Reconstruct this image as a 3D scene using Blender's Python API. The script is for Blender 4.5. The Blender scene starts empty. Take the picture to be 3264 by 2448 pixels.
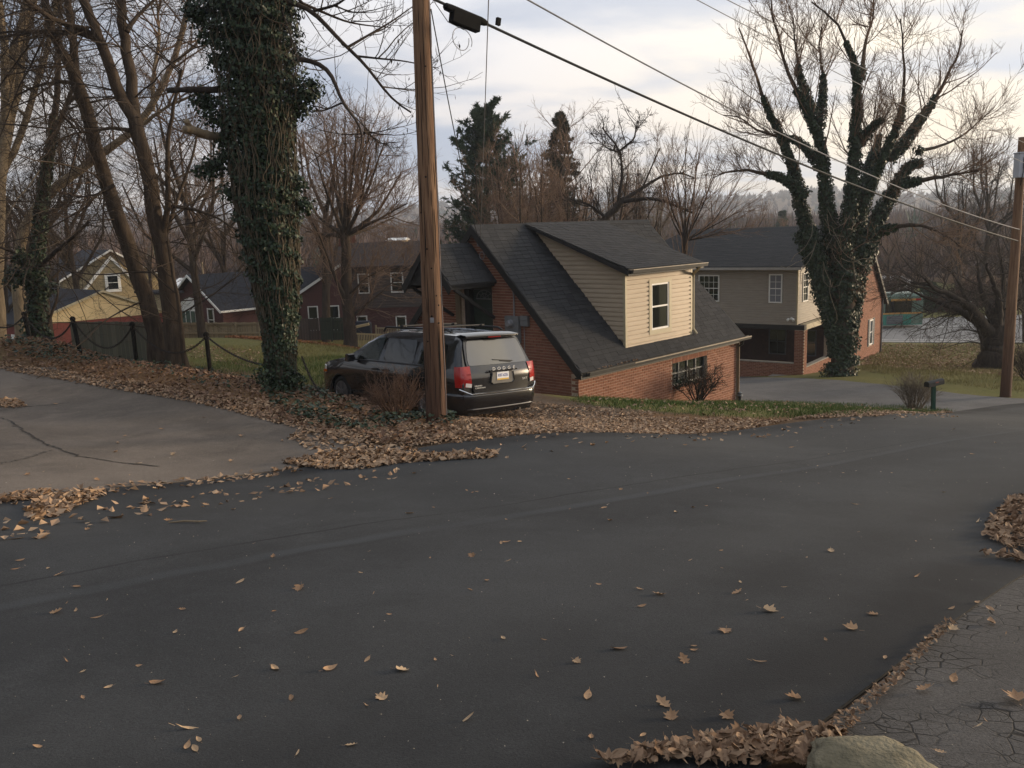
import bpy, bmesh, math, random
import numpy as np
from mathutils import Vector, Matrix

# ------------------------------------------------------------------ camera
SC = bpy.context.scene
COL = SC.collection
PITCH, ROLL, FPX, CAMH = 10.0, 1.9, 2800.0, 1.6
_th, _ro = math.radians(PITCH), math.radians(ROLL)
FW = np.array([0, math.cos(_th), -math.sin(_th)])
_rt = np.array([1.0, 0, 0]); _up = np.cross(_rt, FW)
RT = math.cos(_ro) * _rt - math.sin(_ro) * _up
UP = math.sin(_ro) * _rt + math.cos(_ro) * _up
CO = np.array([0, 0, CAMH])
cd = bpy.data.cameras.new('camera'); cam = bpy.data.objects.new('camera', cd); COL.objects.link(cam)
cd.sensor_width = 36; cd.lens = FPX / 3264 * 36; cd.clip_start = 0.1; cd.clip_end = 9000
cam.matrix_world = Matrix(((RT[0], UP[0], -FW[0], 0), (RT[1], UP[1], -FW[1], 0), (RT[2], UP[2], -FW[2], CAMH), (0, 0, 0, 1)))
SC.camera = cam

# ------------------------------------------------------------------ sky and sun
SUN_AZ, SUN_EL = 74.0, 5.5      # degrees right of the view direction, above the horizon
sd = np.array([math.sin(math.radians(SUN_AZ)) * math.cos(math.radians(SUN_EL)), math.cos(math.radians(SUN_AZ)) * math.cos(math.radians(SUN_EL)), math.sin(math.radians(SUN_EL))])
world = bpy.data.worlds.new('World'); SC.world = world; world.use_nodes = True
def build_sky():
    nt = world.node_tree; N = nt.nodes; L = nt.links; N.clear()
    def n(t, **k):
        x = N.new(t)
        for a, b in k.items(): setattr(x, a, b)
        return x
    def math_(op, a, b=None, clamp=False):
        x = n('ShaderNodeMath', operation=op, use_clamp=clamp)
        for i, s in enumerate((a, b)):
            if s is None: continue
            if isinstance(s, (int, float)): x.inputs[i].default_value = s
            else: L.new(s, x.inputs[i])
        return x.outputs[0]
    def mix(f, a, b):
        x = n('ShaderNodeMix', data_type='RGBA')
        for s, v in ((0, f), (6, a), (7, b)):
            if isinstance(v, (int, float)): x.inputs[s].default_value = v
            elif isinstance(v, tuple): x.inputs[s].default_value = (*v, 1)
            else: L.new(v, x.inputs[s])
        return x.outputs[2]
    def rng_(v, a, b, c=0., d=1.):
        x = n('ShaderNodeMapRange', interpolation_type='SMOOTHSTEP')
        L.new(v, x.inputs[0])
        for i, q in enumerate((a, b, c, d)): x.inputs[i + 1].default_value = q
        return x.outputs[0]
    sky = n('ShaderNodeTexSky', sky_type='NISHITA', sun_disc=False)
    sky.sun_elevation = math.radians(SUN_EL); sky.sun_rotation = math.radians(SUN_AZ)
    tc = n('ShaderNodeTexCoord'); sep = n('ShaderNodeSeparateXYZ'); L.new(tc.outputs['Generated'], sep.inputs[0])
    x, y, z = sep.outputs
    zz = math_('MAXIMUM', z, 0.0)
    den = math_('ADD', zz, 0.16)
    comb = n('ShaderNodeCombineXYZ'); L.new(math_('DIVIDE', x, den), comb.inputs[0]); L.new(math_('DIVIDE', y, den), comb.inputs[1])
    mp = n('ShaderNodeMapping'); mp.inputs['Scale'].default_value = (0.75, 1.15, 1); mp.inputs['Location'].default_value = (3.1, 1.7, 0); mp.inputs['Rotation'].default_value = (0, 0, 0.35); L.new(comb.outputs[0], mp.inputs[0])
    nz = n('ShaderNodeTexNoise'); nz.inputs['Scale'].default_value = 1.25; nz.inputs['Detail'].default_value = 6; nz.inputs['Roughness'].default_value = 0.5; nz.inputs['Distortion'].default_value = 0.25; L.new(mp.outputs[0], nz.inputs[0])
    nz2 = n('ShaderNodeTexNoise'); nz2.inputs['Scale'].default_value = 0.62; nz2.inputs['Detail'].default_value = 3; L.new(mp.outputs[0], nz2.inputs[0])
    clouds = rng_(nz.outputs[0], 0.41, 0.57)
    big = rng_(nz2.outputs[0], 0.42, 0.62)
    # towards the sun the cloud deck is cream, away from it blue grey
    dot = math_('ADD', math_('MULTIPLY', x, float(sd[0])), math_('MULTIPLY', y, float(sd[1])))
    warm = rng_(dot, 0.15, 0.85)
    low = rng_(zz, 0.40, 0.04)
    cool_dark = (0.47, 0.53, 0.66); cool_light = (.97, 1.0, 1.06)
    warm_dark = (0.62, 0.64, 0.70); warm_light = (1.10, 0.99, 0.80)
    dark = mix(warm, cool_dark, warm_dark); light = mix(warm, cool_light, warm_light)
    glow = mix(warm, (0.90, 0.82, 0.78), (1.06, 0.88, 0.64))
    light = mix(math_('MULTIPLY', low, 0.9), light, glow)
    f = math_('ADD', math_('MULTIPLY', clouds, 0.62), math_('MULTIPLY', big, 0.38))
    c = mix(f, dark, light)
    # the whole deck dims steadily away from the low sun
    dim = n('ShaderNodeMapRange'); L.new(dot, dim.inputs[0])
    for i, q in enumerate((-1., .75, .40, 1.06)): dim.inputs[i + 1].default_value = q
    sc = n('ShaderNodeVectorMath', operation='SCALE'); L.new(c, sc.inputs[0]); L.new(dim.outputs[0], sc.inputs['Scale']); c = sc.outputs[0]
    skyc = n('ShaderNodeMix', data_type='RGBA', blend_type='MULTIPLY'); skyc.inputs[0].default_value = 1; L.new(sky.outputs[0], skyc.inputs[6]); skyc.inputs[7].default_value = (0.09, 0.09, 0.09, 1)
    fin = mix(0.90, skyc.outputs[2], c)
    bg = n('ShaderNodeBackground'); bg.inputs['Strength'].default_value = 1.0; L.new(fin, bg.inputs[0])
    out = n('ShaderNodeOutputWorld'); L.new(bg.outputs[0], out.inputs[0])
build_sky()
sl = bpy.data.lights.new('sun', 'SUN'); sl.energy = 4.4; sl.angle = math.radians(10.0); sl.color = (1.0, 0.78, 0.53)
so = bpy.data.objects.new('sun', sl); COL.objects.link(so)
so.rotation_euler = Vector((-sd[0], -sd[1], -sd[2])).to_track_quat('-Z', 'Y').to_euler()
SC.view_settings.view_transform = 'Standard'; SC.view_settings.look = 'None'
SC.view_settings.exposure = 0.45; SC.view_settings.gamma = 1; SC.view_settings.use_curve_mapping = False
SC.render.engine = 'CYCLES'
SC.cycles.max_bounces = 6; SC.cycles.diffuse_bounces = 3; SC.cycles.glossy_bounces = 3; SC.cycles.transparent_max_bounces = 8
SC.cycles.sample_clamp_indirect = 4

# ------------------------------------------------------------------ helpers
def ray(px, py):
    """direction through a point of the photograph (2212 px wide frame)"""
    v = FW * FPX + RT * (px * 1.47559 - 1632) - UP * (py * 1.47559 - 1224)
    return v
def at(px, py, Y):
    v = ray(px, py); return CO + v * (Y / v[1])
def ptag(o, label=None, cat=None, group=None, kind=None):
    if label: o['label'] = label
    if cat: o['category'] = cat
    if group: o['group'] = group
    if kind: o['kind'] = kind
    return o
def empty(name, loc, label=None, cat=None, group=None, rot=None, mat4=None):
    o = bpy.data.objects.new(name, None); COL.objects.link(o); o.empty_display_size = .2
    if mat4 is not None: o.matrix_world = mat4
    else:
        o.location = tuple(float(q) for q in loc)
        if rot is not None: o.rotation_euler = (0, 0, rot) if isinstance(rot, (int, float)) else rot
    return ptag(o, label, cat, group)
def make_mesh(name, V, F, mats=None, smooth=False, midx=None):
    me = bpy.data.meshes.new(name)
    V = np.asarray(V, dtype=np.float32)
    if isinstance(F, np.ndarray):
        nf, k = F.shape
        me.vertices.add(len(V)); me.vertices.foreach_set('co', V.ravel())
        me.loops.add(nf * k); me.loops.foreach_set('vertex_index', F.astype(np.int32).ravel())
        me.polygons.add(nf); me.polygons.foreach_set('loop_start', np.arange(nf, dtype=np.int32) * k)
        try: me.polygons.foreach_set('loop_total', np.full(nf, k, dtype=np.int32))
        except Exception: pass
        me.update(calc_edges=True)
    else:
        me.from_pydata([tuple(map(float, v)) for v in V], [], F); me.update()
    if mats is not None:
        for m in (mats if isinstance(mats, (list, tuple)) else [mats]): me.materials.append(m)
    if midx is not None: me.polygons.foreach_set('material_index', np.asarray(midx, dtype=np.int32))
    me.polygons.foreach_set('use_smooth', np.full(len(me.polygons), bool(smooth)))
    return me
def link_mesh(name, me, parent=None, label=None, cat=None, group=None, kind=None):
    o = bpy.data.objects.new(name, me); COL.objects.link(o)
    if parent is not None: o.parent = parent
    return ptag(o, label, cat, group, kind)
def obj(name, V, F, mats, parent=None, smooth=False, midx=None, **k):
    return link_mesh(name, make_mesh(name, V, F, mats, smooth, midx), parent, **k)
def copy_tree(o, parent=None):
    c = o.copy(); COL.objects.link(c)
    if parent is not None: c.parent = parent
    for ch in list(o.children): copy_tree(ch, c)
    return c
def nrm(a):
    return a / np.maximum(np.linalg.norm(a, axis=-1, keepdims=True), 1e-9)

class MB:
    """collects simple solids, then links them as one mesh"""
    def __init__(s, T=None): s.V = []; s.F = []; s.M = []; s.T = T; s.m = 0
    def add(s, V, F):
        b = len(s.V); s.V += [tuple(map(float, v)) for v in V]; s.F += [tuple(b + i for i in f) for f in F]; s.M += [s.m] * len(F); return s
    def box(s, x0, x1, y0, y1, z0, z1):
        return s.add([(x0,y0,z0),(x1,y0,z0),(x1,y1,z0),(x0,y1,z0),(x0,y0,z1),(x1,y0,z1),(x1,y1,z1),(x0,y1,z1)],
                     [(0,3,2,1),(4,5,6,7),(0,1,5,4),(1,2,6,5),(2,3,7,6),(3,0,4,7)])
    def bar(s, a, b, w, h=None, up=(0, 0, 1)):
        h = w if h is None else h
        a = np.array(a, float); b = np.array(b, float); d = nrm(b - a); up = np.array(up, float)
        if abs(d @ up) > .98: up = np.array([1., 0, 0])
        x = nrm(np.cross(d, up)); y = np.cross(x, d); V = []
        for p in (a, b):
            for sx, sy in ((-1,-1),(1,-1),(1,1),(-1,1)): V.append(p + x * sx * w / 2 + y * sy * h / 2)
        return s.add(V, [(0,1,2,3),(7,6,5,4),(0,4,5,1),(1,5,6,2),(2,6,7,3),(3,7,4,0)])
    def prism(s, poly, off):
        """closed polygon (list of 3D points) swept by the vector off"""
        n = len(poly); P = [np.array(p, float) for p in poly]; o = np.array(off, float)
        return s.add(P + [p + o for p in P], [tuple(range(n))[::-1], tuple(range(n, 2 * n))] + [(i, (i + 1) % n, n + (i + 1) % n, n + i) for i in range(n)])
    def tube(s, pts, r, k=8, cap=True):
        P = np.array(pts, float); R = np.full(len(P), r, float) if np.isscalar(r) else np.array(r, float)
        V, F = tubes(P[None], R[None], k)
        b = len(s.V); s.add(V, [tuple(f) for f in F])
        if cap:
            s.F.append(tuple(b + i for i in range(k))[::-1]); s.F.append(tuple(b + (len(P) - 1) * k + i for i in range(k))); s.M += [s.m] * 2
        return s
    def lathe(s, c, axis, prof, k=16):
        """prof: (distance along the axis, radius)"""
        c = np.array(c, float); a = nrm(np.array(axis, float)); u = np.cross(a, [0, 0, 1.]) 
        if np.linalg.norm(u) < .01: u = np.array([1., 0, 0])
        u = nrm(u); w = np.cross(a, u); V = []
        for d, r in prof:
            for i in range(k):
                t = 2 * math.pi * i / k; V.append(c + a * d + (u * math.cos(t) + w * math.sin(t)) * r)
        F = [(j*k+i, j*k+(i+1)%k, (j+1)*k+(i+1)%k, (j+1)*k+i) for j in range(len(prof)-1) for i in range(k)]
        F += [tuple(range(k))[::-1], tuple((len(prof)-1)*k + i for i in range(k))]
        return s.add(V, F)
    def build(s, name, mats, parent=None, smooth=False, bevel=0, **k):
        V = s.V if s.T is None else [tuple(s.T @ Vector(v)) for v in s.V]
        me = make_mesh(name, V, s.F, mats, False, s.M)
        bm = bmesh.new(); bm.from_mesh(me)
        bmesh.ops.recalc_face_normals(bm, faces=bm.faces)
        if bevel: bmesh.ops.bevel(bm, geom=bm.edges[:], offset=bevel, segments=1, affect='EDGES')
        bm.to_mesh(me); bm.free()
        if smooth: me.polygons.foreach_set('use_smooth', np.ones(len(me.polygons), dtype=bool))
        return link_mesh(name, me, parent, **k)

def tubes(P, R, k):
    N, m, _ = P.shape
    T = np.empty_like(P); T[:, 1:-1] = P[:, 2:] - P[:, :-2]; T[:, 0] = P[:, 1] - P[:, 0]; T[:, -1] = P[:, -1] - P[:, -2]; T = nrm(T)
    ref = np.zeros((N, 1, 3)); mean = np.abs(nrm(P[:, -1] - P[:, 0]))
    ref[np.arange(N), 0, np.argmin(mean, 1)] = 1
    X = nrm(np.cross(T, np.broadcast_to(ref, T.shape))); Y = np.cross(T, X)
    a = 2 * np.pi * np.arange(k) / k
    V = P[:, :, None] + R[:, :, None, None] * (np.cos(a)[:, None] * X[:, :, None] + np.sin(a)[:, None] * Y[:, :, None])
    i = np.arange(m - 1)[:, None] * k; j = np.arange(k)[None]; j2 = (np.arange(k) + 1) % k
    q = np.stack([i + j, i + j2[None], i + k + j2[None], i + k + j], -1).reshape(-1, 4)
    F = (q[None] + (np.arange(N) * m * k)[:, None, None]).reshape(-1, 4)
    return V.reshape(-1, 3), F
def cat(parts):
    Vs, Fs, b = [], [], 0
    for V, F in parts:
        Vs.append(V); Fs.append(F + b); b += len(V)
    return np.concatenate(Vs), np.concatenate(Fs)

# ------------------------------------------------------------------ materials
MATS = {}
def mat(name, c1, c2=None, scale=4., rough=.8, bump=0., bscale=None, rand=None, c3=None, metal=0., spec=.4, stretch=None, detail=6, pos=False, fac=(.35, .65), coat=0.):
    m = bpy.data.materials.new(name); m.use_nodes = True; nt = m.node_tree; N = nt.nodes; L = nt.links
    bs = N['Principled BSDF']; bs.inputs['Roughness'].default_value = rough; bs.inputs['Metallic'].default_value = metal
    bs.inputs['Specular IOR Level'].default_value = spec; bs.inputs['Coat Weight'].default_value = coat; bs.inputs['Coat Roughness'].default_value = .04
    c2 = c1 if c2 is None else c2
    if pos: src = N.new('ShaderNodeNewGeometry').outputs['Position']
    else: src = N.new('ShaderNodeTexCoord').outputs['Object']
    if stretch:
        mp = N.new('ShaderNodeMapping'); mp.inputs['Scale'].default_value = stretch; L.new(src, mp.inputs[0]); src = mp.outputs[0]
    nz = N.new('ShaderNodeTexNoise'); nz.inputs['Scale'].default_value = scale; nz.inputs['Detail'].default_value = detail; nz.inputs['Roughness'].default_value = .6; L.new(src, nz.inputs[0])
    mr = N.new('ShaderNodeMapRange'); mr.inputs[1].default_value, mr.inputs[2].default_value = fac; L.new(nz.outputs[0], mr.inputs[0])
    mx = N.new('ShaderNodeMix'); mx.data_type = 'RGBA'; mx.inputs[6].default_value = (*c1, 1); mx.inputs[7].default_value = (*c2, 1); L.new(mr.outputs[0], mx.inputs[0])
    col = mx.outputs[2]
    if rand:
        if rand == 'island': rs = N.new('ShaderNodeNewGeometry').outputs['Random Per Island']
        else: rs = N.new('ShaderNodeObjectInfo').outputs['Random']
        cr = N.new('ShaderNodeValToRGB'); el = cr.color_ramp.elements
        cols = [c1] + ([c3] if c3 else []) + [c2]
        el[0].color = (*cols[0], 1); el[1].color = (*cols[-1], 1)
        if c3: e = el.new(.5); e.color = (*c3, 1)
        L.new(rs, cr.inputs[0])
        m2 = N.new('ShaderNodeMix'); m2.data_type = 'RGBA'; m2.inputs[0].default_value = .8; L.new(col, m2.inputs[6]); L.new(cr.outputs[0], m2.inputs[7]); col = m2.outputs[2]
    L.new(col, bs.inputs['Base Color'])
    if bump:
        n2 = N.new('ShaderNodeTexNoise'); n2.inputs['Scale'].default_value = bscale or scale * 3; n2.inputs['Detail'].default_value = 8; L.new(src, n2.inputs[0])
        b = N.new('ShaderNodeBump'); b.inputs['Strength'].default_value = bump; b.inputs['Distance'].default_value = .02; L.new(n2.outputs[0], b.inputs['Height']); L.new(b.outputs[0], bs.inputs['Normal'])
    MATS[name] = m
    return m
def glass_mat(name, col, rough=.03, alpha=1., spec=.6):
    """window glass: dark tinted pane that mirrors the sky, or see-through when alpha < 1"""
    m = bpy.data.materials.new(name); m.use_nodes = True; nt = m.node_tree; bs = nt.nodes['Principled BSDF']
    bs.inputs['Base Color'].default_value = (*col, 1); bs.inputs['Roughness'].default_value = rough; bs.inputs['Specular IOR Level'].default_value = spec
    bs.inputs['Coat Weight'].default_value = .4; bs.inputs['Coat Roughness'].default_value = .02
    if alpha < 1:
        tr = nt.nodes.new('ShaderNodeBsdfTransparent'); tr.inputs[0].default_value = (.62, .72, .68, 1)
        ms = nt.nodes.new('ShaderNodeMixShader'); ms.inputs[0].default_value = alpha
        nt.links.new(tr.outputs[0], ms.inputs[1]); nt.links.new(bs.outputs[0], ms.inputs[2]); nt.links.new(ms.outputs[0], nt.nodes['Material Output'].inputs[0])
    return m

# ------------------------------------------------------------------ terrain
def g_base(x, y):
    yy = np.clip(y, -30, None)
    a = np.minimum(yy, 42.) * -.125
    t = np.clip(yy - 42., 0, 24.); a = a - (.125 * t - .125 * t * t / 48.)
    return a - .03 * np.clip(x, -28, 28)
class GP:
    def __init__(s, P, d, l, noise=1e-3):
        s.P = np.array(P, float); s.l = l
        K = np.exp(-((s.P[:, None] - s.P[None]) ** 2).sum(-1) / (2 * l * l)); s.w = np.linalg.solve(K + noise * np.eye(len(K)), np.array(d, float))
    def __call__(s, x, y):
        r = np.zeros(np.shape(x)) + 0 * np.asarray(y)
        for p, w in zip(s.P, s.w): r = r + w * np.exp(-((x - p[0]) ** 2 + (y - p[1]) ** 2) / (2 * s.l ** 2))
        return r
_far = [at(757, 756, 46), at(430, 746, 56), at(560, 744, 56), at(500, 775, 36), at(1905, 741, 60), at(2125, 744, 59), at(1990, 692, 76), at(1820, 812, 38), at(2150, 800, 42),
        at(2172, 856, 28), at(2015, 889, 24), at(1740, 809, 42), at(30, 715, 60), at(150, 745, 45), at(0, 787, 25), at(1895, 770, 52), np.array([-14, 30, -3.3]), np.array([30, 22, -4.3]), np.array([22, 24, -4.3]), np.array([7.3, 28.3, -4.19]), np.array([0, 34, -4.3]), np.array([40, 75, -7.3]), np.array([44, 62, -7.4]), np.array([12, 62, -7.0]), np.array([14, 76, -7.1]), np.array([-40, 60, -4.6]), np.array([0, 3, -.37]), np.array([0, 12, -1.5]), np.array([5, 15.5, -2.1])]
_gp1 = GP([p[:2] for p in _far], [p[2] - g_base(p[0], p[1]) for p in _far], 10.)
_near = [at(943, 902, 14.0), at(866, 895, 15.0), at(760, 885, 15.6), at(630, 828, 17.3), at(560, 822, 18.0), at(455, 806, 20.5), at(295, 783, 21.3), at(175, 766, 22.2), at(65, 740, 24.5), at(340, 845, 17.5), at(500, 882, 15.8), at(650, 922, 14.0), at(813, 963, 12.4),
         np.array([-1.57, 16.94, -2.07]), np.array([-.4, 18.03, -2.17]), np.array([-3.67, 19.19, -2.15]), np.array([-2.5, 20.28, -2.25]), np.array([-4.6, 20.6, -2.35]),
         np.array([1.9, 22.2, -2.80]), np.array([4.6, 25.2, -3.6]), np.array([7.2, 28.1, -4.19]), np.array([9.5, 27.2, -4.2]), np.array([-6, 23.5, -2.9]), np.array([-9.5, 25, -3.1]), np.array([-13, 27, -3.3]), np.array([-3.5, 25.5, -2.95]), np.array([2.5, 18.5, -2.25]), np.array([6, 21.5, -2.95])]
_near += [np.array(p) for p in ((-6, 11, -1.17), (-8, 13.2, -1.27), (-10, 16, -1.34), (-12, 19, -1.42), (-9, 9, -.90), (-12, 12, -1.05), (-16, 18, -1.25), (-15, 24, -1.58), (-18, 11, -.85), (-5.6, 14, -1.33), (-10, 4, -.2))]
_near += [np.array([p[0], p[1], g_base(p[0], p[1])]) for p in ((0, 4), (1.2, 3.2), (3.5, 5.7), (-3, 6), (0, 9), (4, 11), (-5, 8.5), (2.5, 14), (6, 13), (0, 0), (-5, 1), (6, 8), (10, 14), (-2, 11))]
_gp2 = GP([p[:2] for p in _near], [p[2] - g_base(p[0], p[1]) - _gp1(p[0], p[1]) for p in _near], 3.2, 1.5e-2)
def H(x, y):
    return g_base(x, y) + _gp1(x, y) + _gp2(x, y)
def onG(px, py, lo=2., hi=120.):
    v = ray(px, py); v = v / v[1]
    Y = np.concatenate([np.linspace(lo, 30, 600), np.linspace(30, hi, 500)[1:]])
    P = CO + v * Y[:, None]; s = P[:, 2] - H(P[:, 0], P[:, 1])
    i = np.where(s < 0)[0]; i = i[0] if len(i) else len(Y) - 1
    if i == 0: return P[0]
    a = s[i - 1] / (s[i - 1] - s[i] + 1e-12); a = min(max(a, 0), 1)
    return P[i - 1] * (1 - a) + P[i] * a
def gp(px, py): return onG(px, py)[:2]

def in_poly(x, y, poly):
    r = np.zeros(np.shape(x), bool); n = len(poly)
    for i in range(n):
        x0, y0 = poly[i]; x1, y1 = poly[(i + 1) % n]
        c = ((y0 > y) != (y1 > y)) & (x < (x1 - x0) * (y - y0) / (y1 - y0 + 1e-12) + x0)
        r ^= c
    return r
def sample_poly(poly, n, rng):
    poly = np.array(poly); lo = poly.min(0); hi = poly.max(0); out = []
    c = 0
    while c < n:
        p = rng.uniform(lo, hi, (n * 2, 2)); p = p[in_poly(p[:, 0], p[:, 1], poly)]; out.append(p); c += len(p)
        if len(out) > 60: break
    return np.concatenate(out)[:n]
def px_poly(pts): return [tuple(gp(*p)) for p in pts]
def resample(P, n):
    P = np.array(P, float); s = np.concatenate([[0], np.cumsum(np.linalg.norm(np.diff(P, axis=0), axis=1))])
    t = np.linspace(0, s[-1], n); return np.stack([np.interp(t, s, P[:, i]) for i in range(P.shape[1])], 1)
def smooth_poly(P, n, it=2):
    P = resample(P, n)
    for _ in range(it * 6): P[1:-1] = P[1:-1] * .5 + (P[:-2] + P[2:]) * .25
    return P
def strip(name, A, B, n, k, dz, m, wobA=0., wobB=0., seed=1, skirt=.08, uvs=True, **kw):
    """a draped sheet between two ground polylines"""
    r = np.random.default_rng(seed)
    A = smooth_poly(A, n); B = smooth_poly(B, n)
    if wobA: A[1:-1] += np.convolve(r.normal(0, 1, n + 4), np.ones(5) / 5, 'valid')[1:-1, None] * wobA
    if wobB: B[1:-1] += np.convolve(r.normal(0, 1, n + 4), np.ones(5) / 5, 'valid')[1:-1, None] * wobB
    t = np.linspace(0, 1, k + 1)
    P = A[:, None] * (1 - t)[None, :, None] + B[:, None] * t[None, :, None]
    z = H(P[..., 0], P[..., 1]) + dz
    V = np.concatenate([P, z[..., None]], -1)
    # turned-down edges so the sheet has thickness
    e0 = V[:, :1].copy(); e0[..., 2] -= skirt; e1 = V[:, -1:].copy(); e1[..., 2] -= skirt
    V = np.concatenate([e0, V, e1], 1); kk = k + 3
    i = np.arange(n - 1)[:, None] * kk; j = np.arange(kk - 1)[None]
    F = np.stack([i + j, i + kk + j, i + kk + j + 1, i + j + 1], -1).reshape(-1, 4)
    o = obj(name, V.reshape(-1, 3), F, m, smooth=True, **kw)
    if uvs:
        s = np.concatenate([[0], np.cumsum(np.linalg.norm(np.diff(A, axis=0), axis=1))])
        tt = np.concatenate([[0], t, [1]])
        at_ = o.data.attributes.new('across', 'FLOAT', 'POINT'); at_.data.foreach_set('value', np.tile(tt, n).astype(np.float32))
        at_ = o.data.attributes.new('along', 'FLOAT', 'POINT'); at_.data.foreach_set('value', np.repeat(s, kk).astype(np.float32))
    bm = bmesh.new(); bm.from_mesh(o.data); bm.normal_update()
    for e in bm.edges:
        if len(e.link_faces) == 2 and e.calc_face_angle(0) > .7: e.smooth = False
    if sum(f.normal.z for f in bm.faces) < 0: bmesh.ops.reverse_faces(bm, faces=bm.faces)
    bm.to_mesh(o.data); bm.free()
    return o
# ------------------------------------------------------------------ ground sheet
def ground_material():
    m = bpy.data.materials.new('ground_cover'); m.use_nodes = True; nt = m.node_tree; N = nt.nodes; L = nt.links; bs = N['Principled BSDF']
    bs.inputs['Roughness'].default_value = .95; bs.inputs['Specular IOR Level'].default_value = .1
    geo = N.new('ShaderNodeNewGeometry')
    def noise(s, d=5, r=.6):
        x = N.new('ShaderNodeTexNoise'); x.inputs['Scale'].default_value = s; x.inputs['Detail'].default_value = d; x.inputs['Roughness'].default_value = r; L.new(geo.outputs['Position'], x.inputs[0]); return x.outputs[0]
    def ramp(v, *st):
        x = N.new('ShaderNodeValToRGB'); e = x.color_ramp.elements
        e[0].position, e[0].color = st[0][0], (*st[0][1], 1); e[1].position, e[1].color = st[-1][0], (*st[-1][1], 1)
        for p, c in st[1:-1]: q = e.new(p); q.color = (*c, 1)
        L.new(v, x.inputs[0]); return x.outputs[0]
    def mix(f, a, b):
        x = N.new('ShaderNodeMix'); x.data_type = 'RGBA'; L.new(f, x.inputs[0]); L.new(a, x.inputs[6]); L.new(b, x.inputs[7]); return x.outputs[2]
    def attr(n):
        x = N.new('ShaderNodeAttribute'); x.attribute_name = n; return x.outputs['Fac']
    def mth(op, a, b):
        x = N.new('ShaderNodeMath'); x.operation = op; x.use_clamp = True
        for i, s in enumerate((a, b)):
            if isinstance(s, (int, float)): x.inputs[i].default_value = s
            else: L.new(s, x.inputs[i])
        return x.outputs[0]
    soil = ramp(noise(9, 8, .7), (.3, (.050, .034, .022)), (.55, (.105, .070, .044)), (.75, (.17, .118, .074)))
    grass = mix(noise(.45, 6), ramp(noise(14, 6), (.3, (.045, .060, .014)), (.7, (.125, .145, .040))), ramp(noise(11, 7), (.3, (.12, .098, .036)), (.7, (.25, .195, .08))))
    leafy = ramp(noise(22, 4, .8), (.35, (.06, .032, .016)), (.5, (.15, .085, .042)), (.66, (.26, .165, .09)))
    gravel = ramp(noise(30, 6, .8), (.3, (.06, .052, .044)), (.7, (.20, .175, .15)))
    n1 = noise(1.1, 7)
    def soft(a):  # ragged transition
        y = N.new('ShaderNodeMath'); y.operation = 'MULTIPLY_ADD'; L.new(n1, y.inputs[0]); y.inputs[1].default_value = 1.2; y.inputs[2].default_value = -.6
        z = N.new('ShaderNodeMath'); z.operation = 'ADD'; L.new(a, z.inputs[0]); L.new(y.outputs[0], z.inputs[1])
        q = N.new('ShaderNodeMapRange'); L.new(z.outputs[0], q.inputs[0]); q.inputs[1].default_value = .3; q.inputs[2].default_value = .7
        w = N.new('ShaderNodeMath'); w.operation = 'MULTIPLY'; L.new(q.outputs[0], w.inputs[0])
        st = N.new('ShaderNodeMapRange'); L.new(a, st.inputs[0]); st.inputs[1].default_value = 0; st.inputs[2].default_value = .15; L.new(st.outputs[0], w.inputs[1])
        return w.outputs[0]
    c = mix(soft(attr('grass')), soil, grass)
    c = mix(soft(attr('gravel')), c, gravel)
    c = mix(soft(attr('leafy')), c, leafy)
    L.new(c, bs.inputs['Base Color'])
    b = N.new('ShaderNodeBump'); b.inputs['Strength'].default_value = .6; b.inputs['Distance'].default_value = .05; L.new(noise(16, 8, .75), b.inputs['Height']); L.new(b.outputs[0], bs.inputs['Normal'])
    return m
def graded(lo, hi, fine0, fine1, step, grow):
    a = list(np.arange(fine0, fine1, step)); s = step; p = a[-1]
    while p < hi: s *= grow; p += s; a.append(p)
    s = step; p = a[0]
    while p > lo: s *= grow; p -= s; a.insert(0, p)
    return np.array(a)
GX = graded(-3200, 3200, -26, 30, .45, 1.16); GY = graded(-600, 4600, -4, 46, .45, 1.14)
def far_relief(x, y):
    """valley floor swelling into wooded hills"""
    d = np.hypot(x, y); h = np.zeros_like(d)
    r1 = np.clip((d - 110) / 520, 0, 1); h += 4. * r1 ** 1.3 * (1 + .4 * np.sin(x * .011 + 1.) * np.cos(y * .008))
    r2 = np.clip((d - 800) / 700, 0, 1); r2 = r2 * r2 * (3 - 2 * r2)
    az = np.arctan2(x, y)
    ridge = 40 + 8 * np.sin(az * 7.3 + .8) + 4 * np.sin(az * 17 + 2) + 2.5 * np.sin(az * 41) - 8 * np.exp(-((az - .12) / .12) ** 2)
    h += ridge * r2
    return h
def HF(x, y):
    return H(x, y) + far_relief(x, y)
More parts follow.
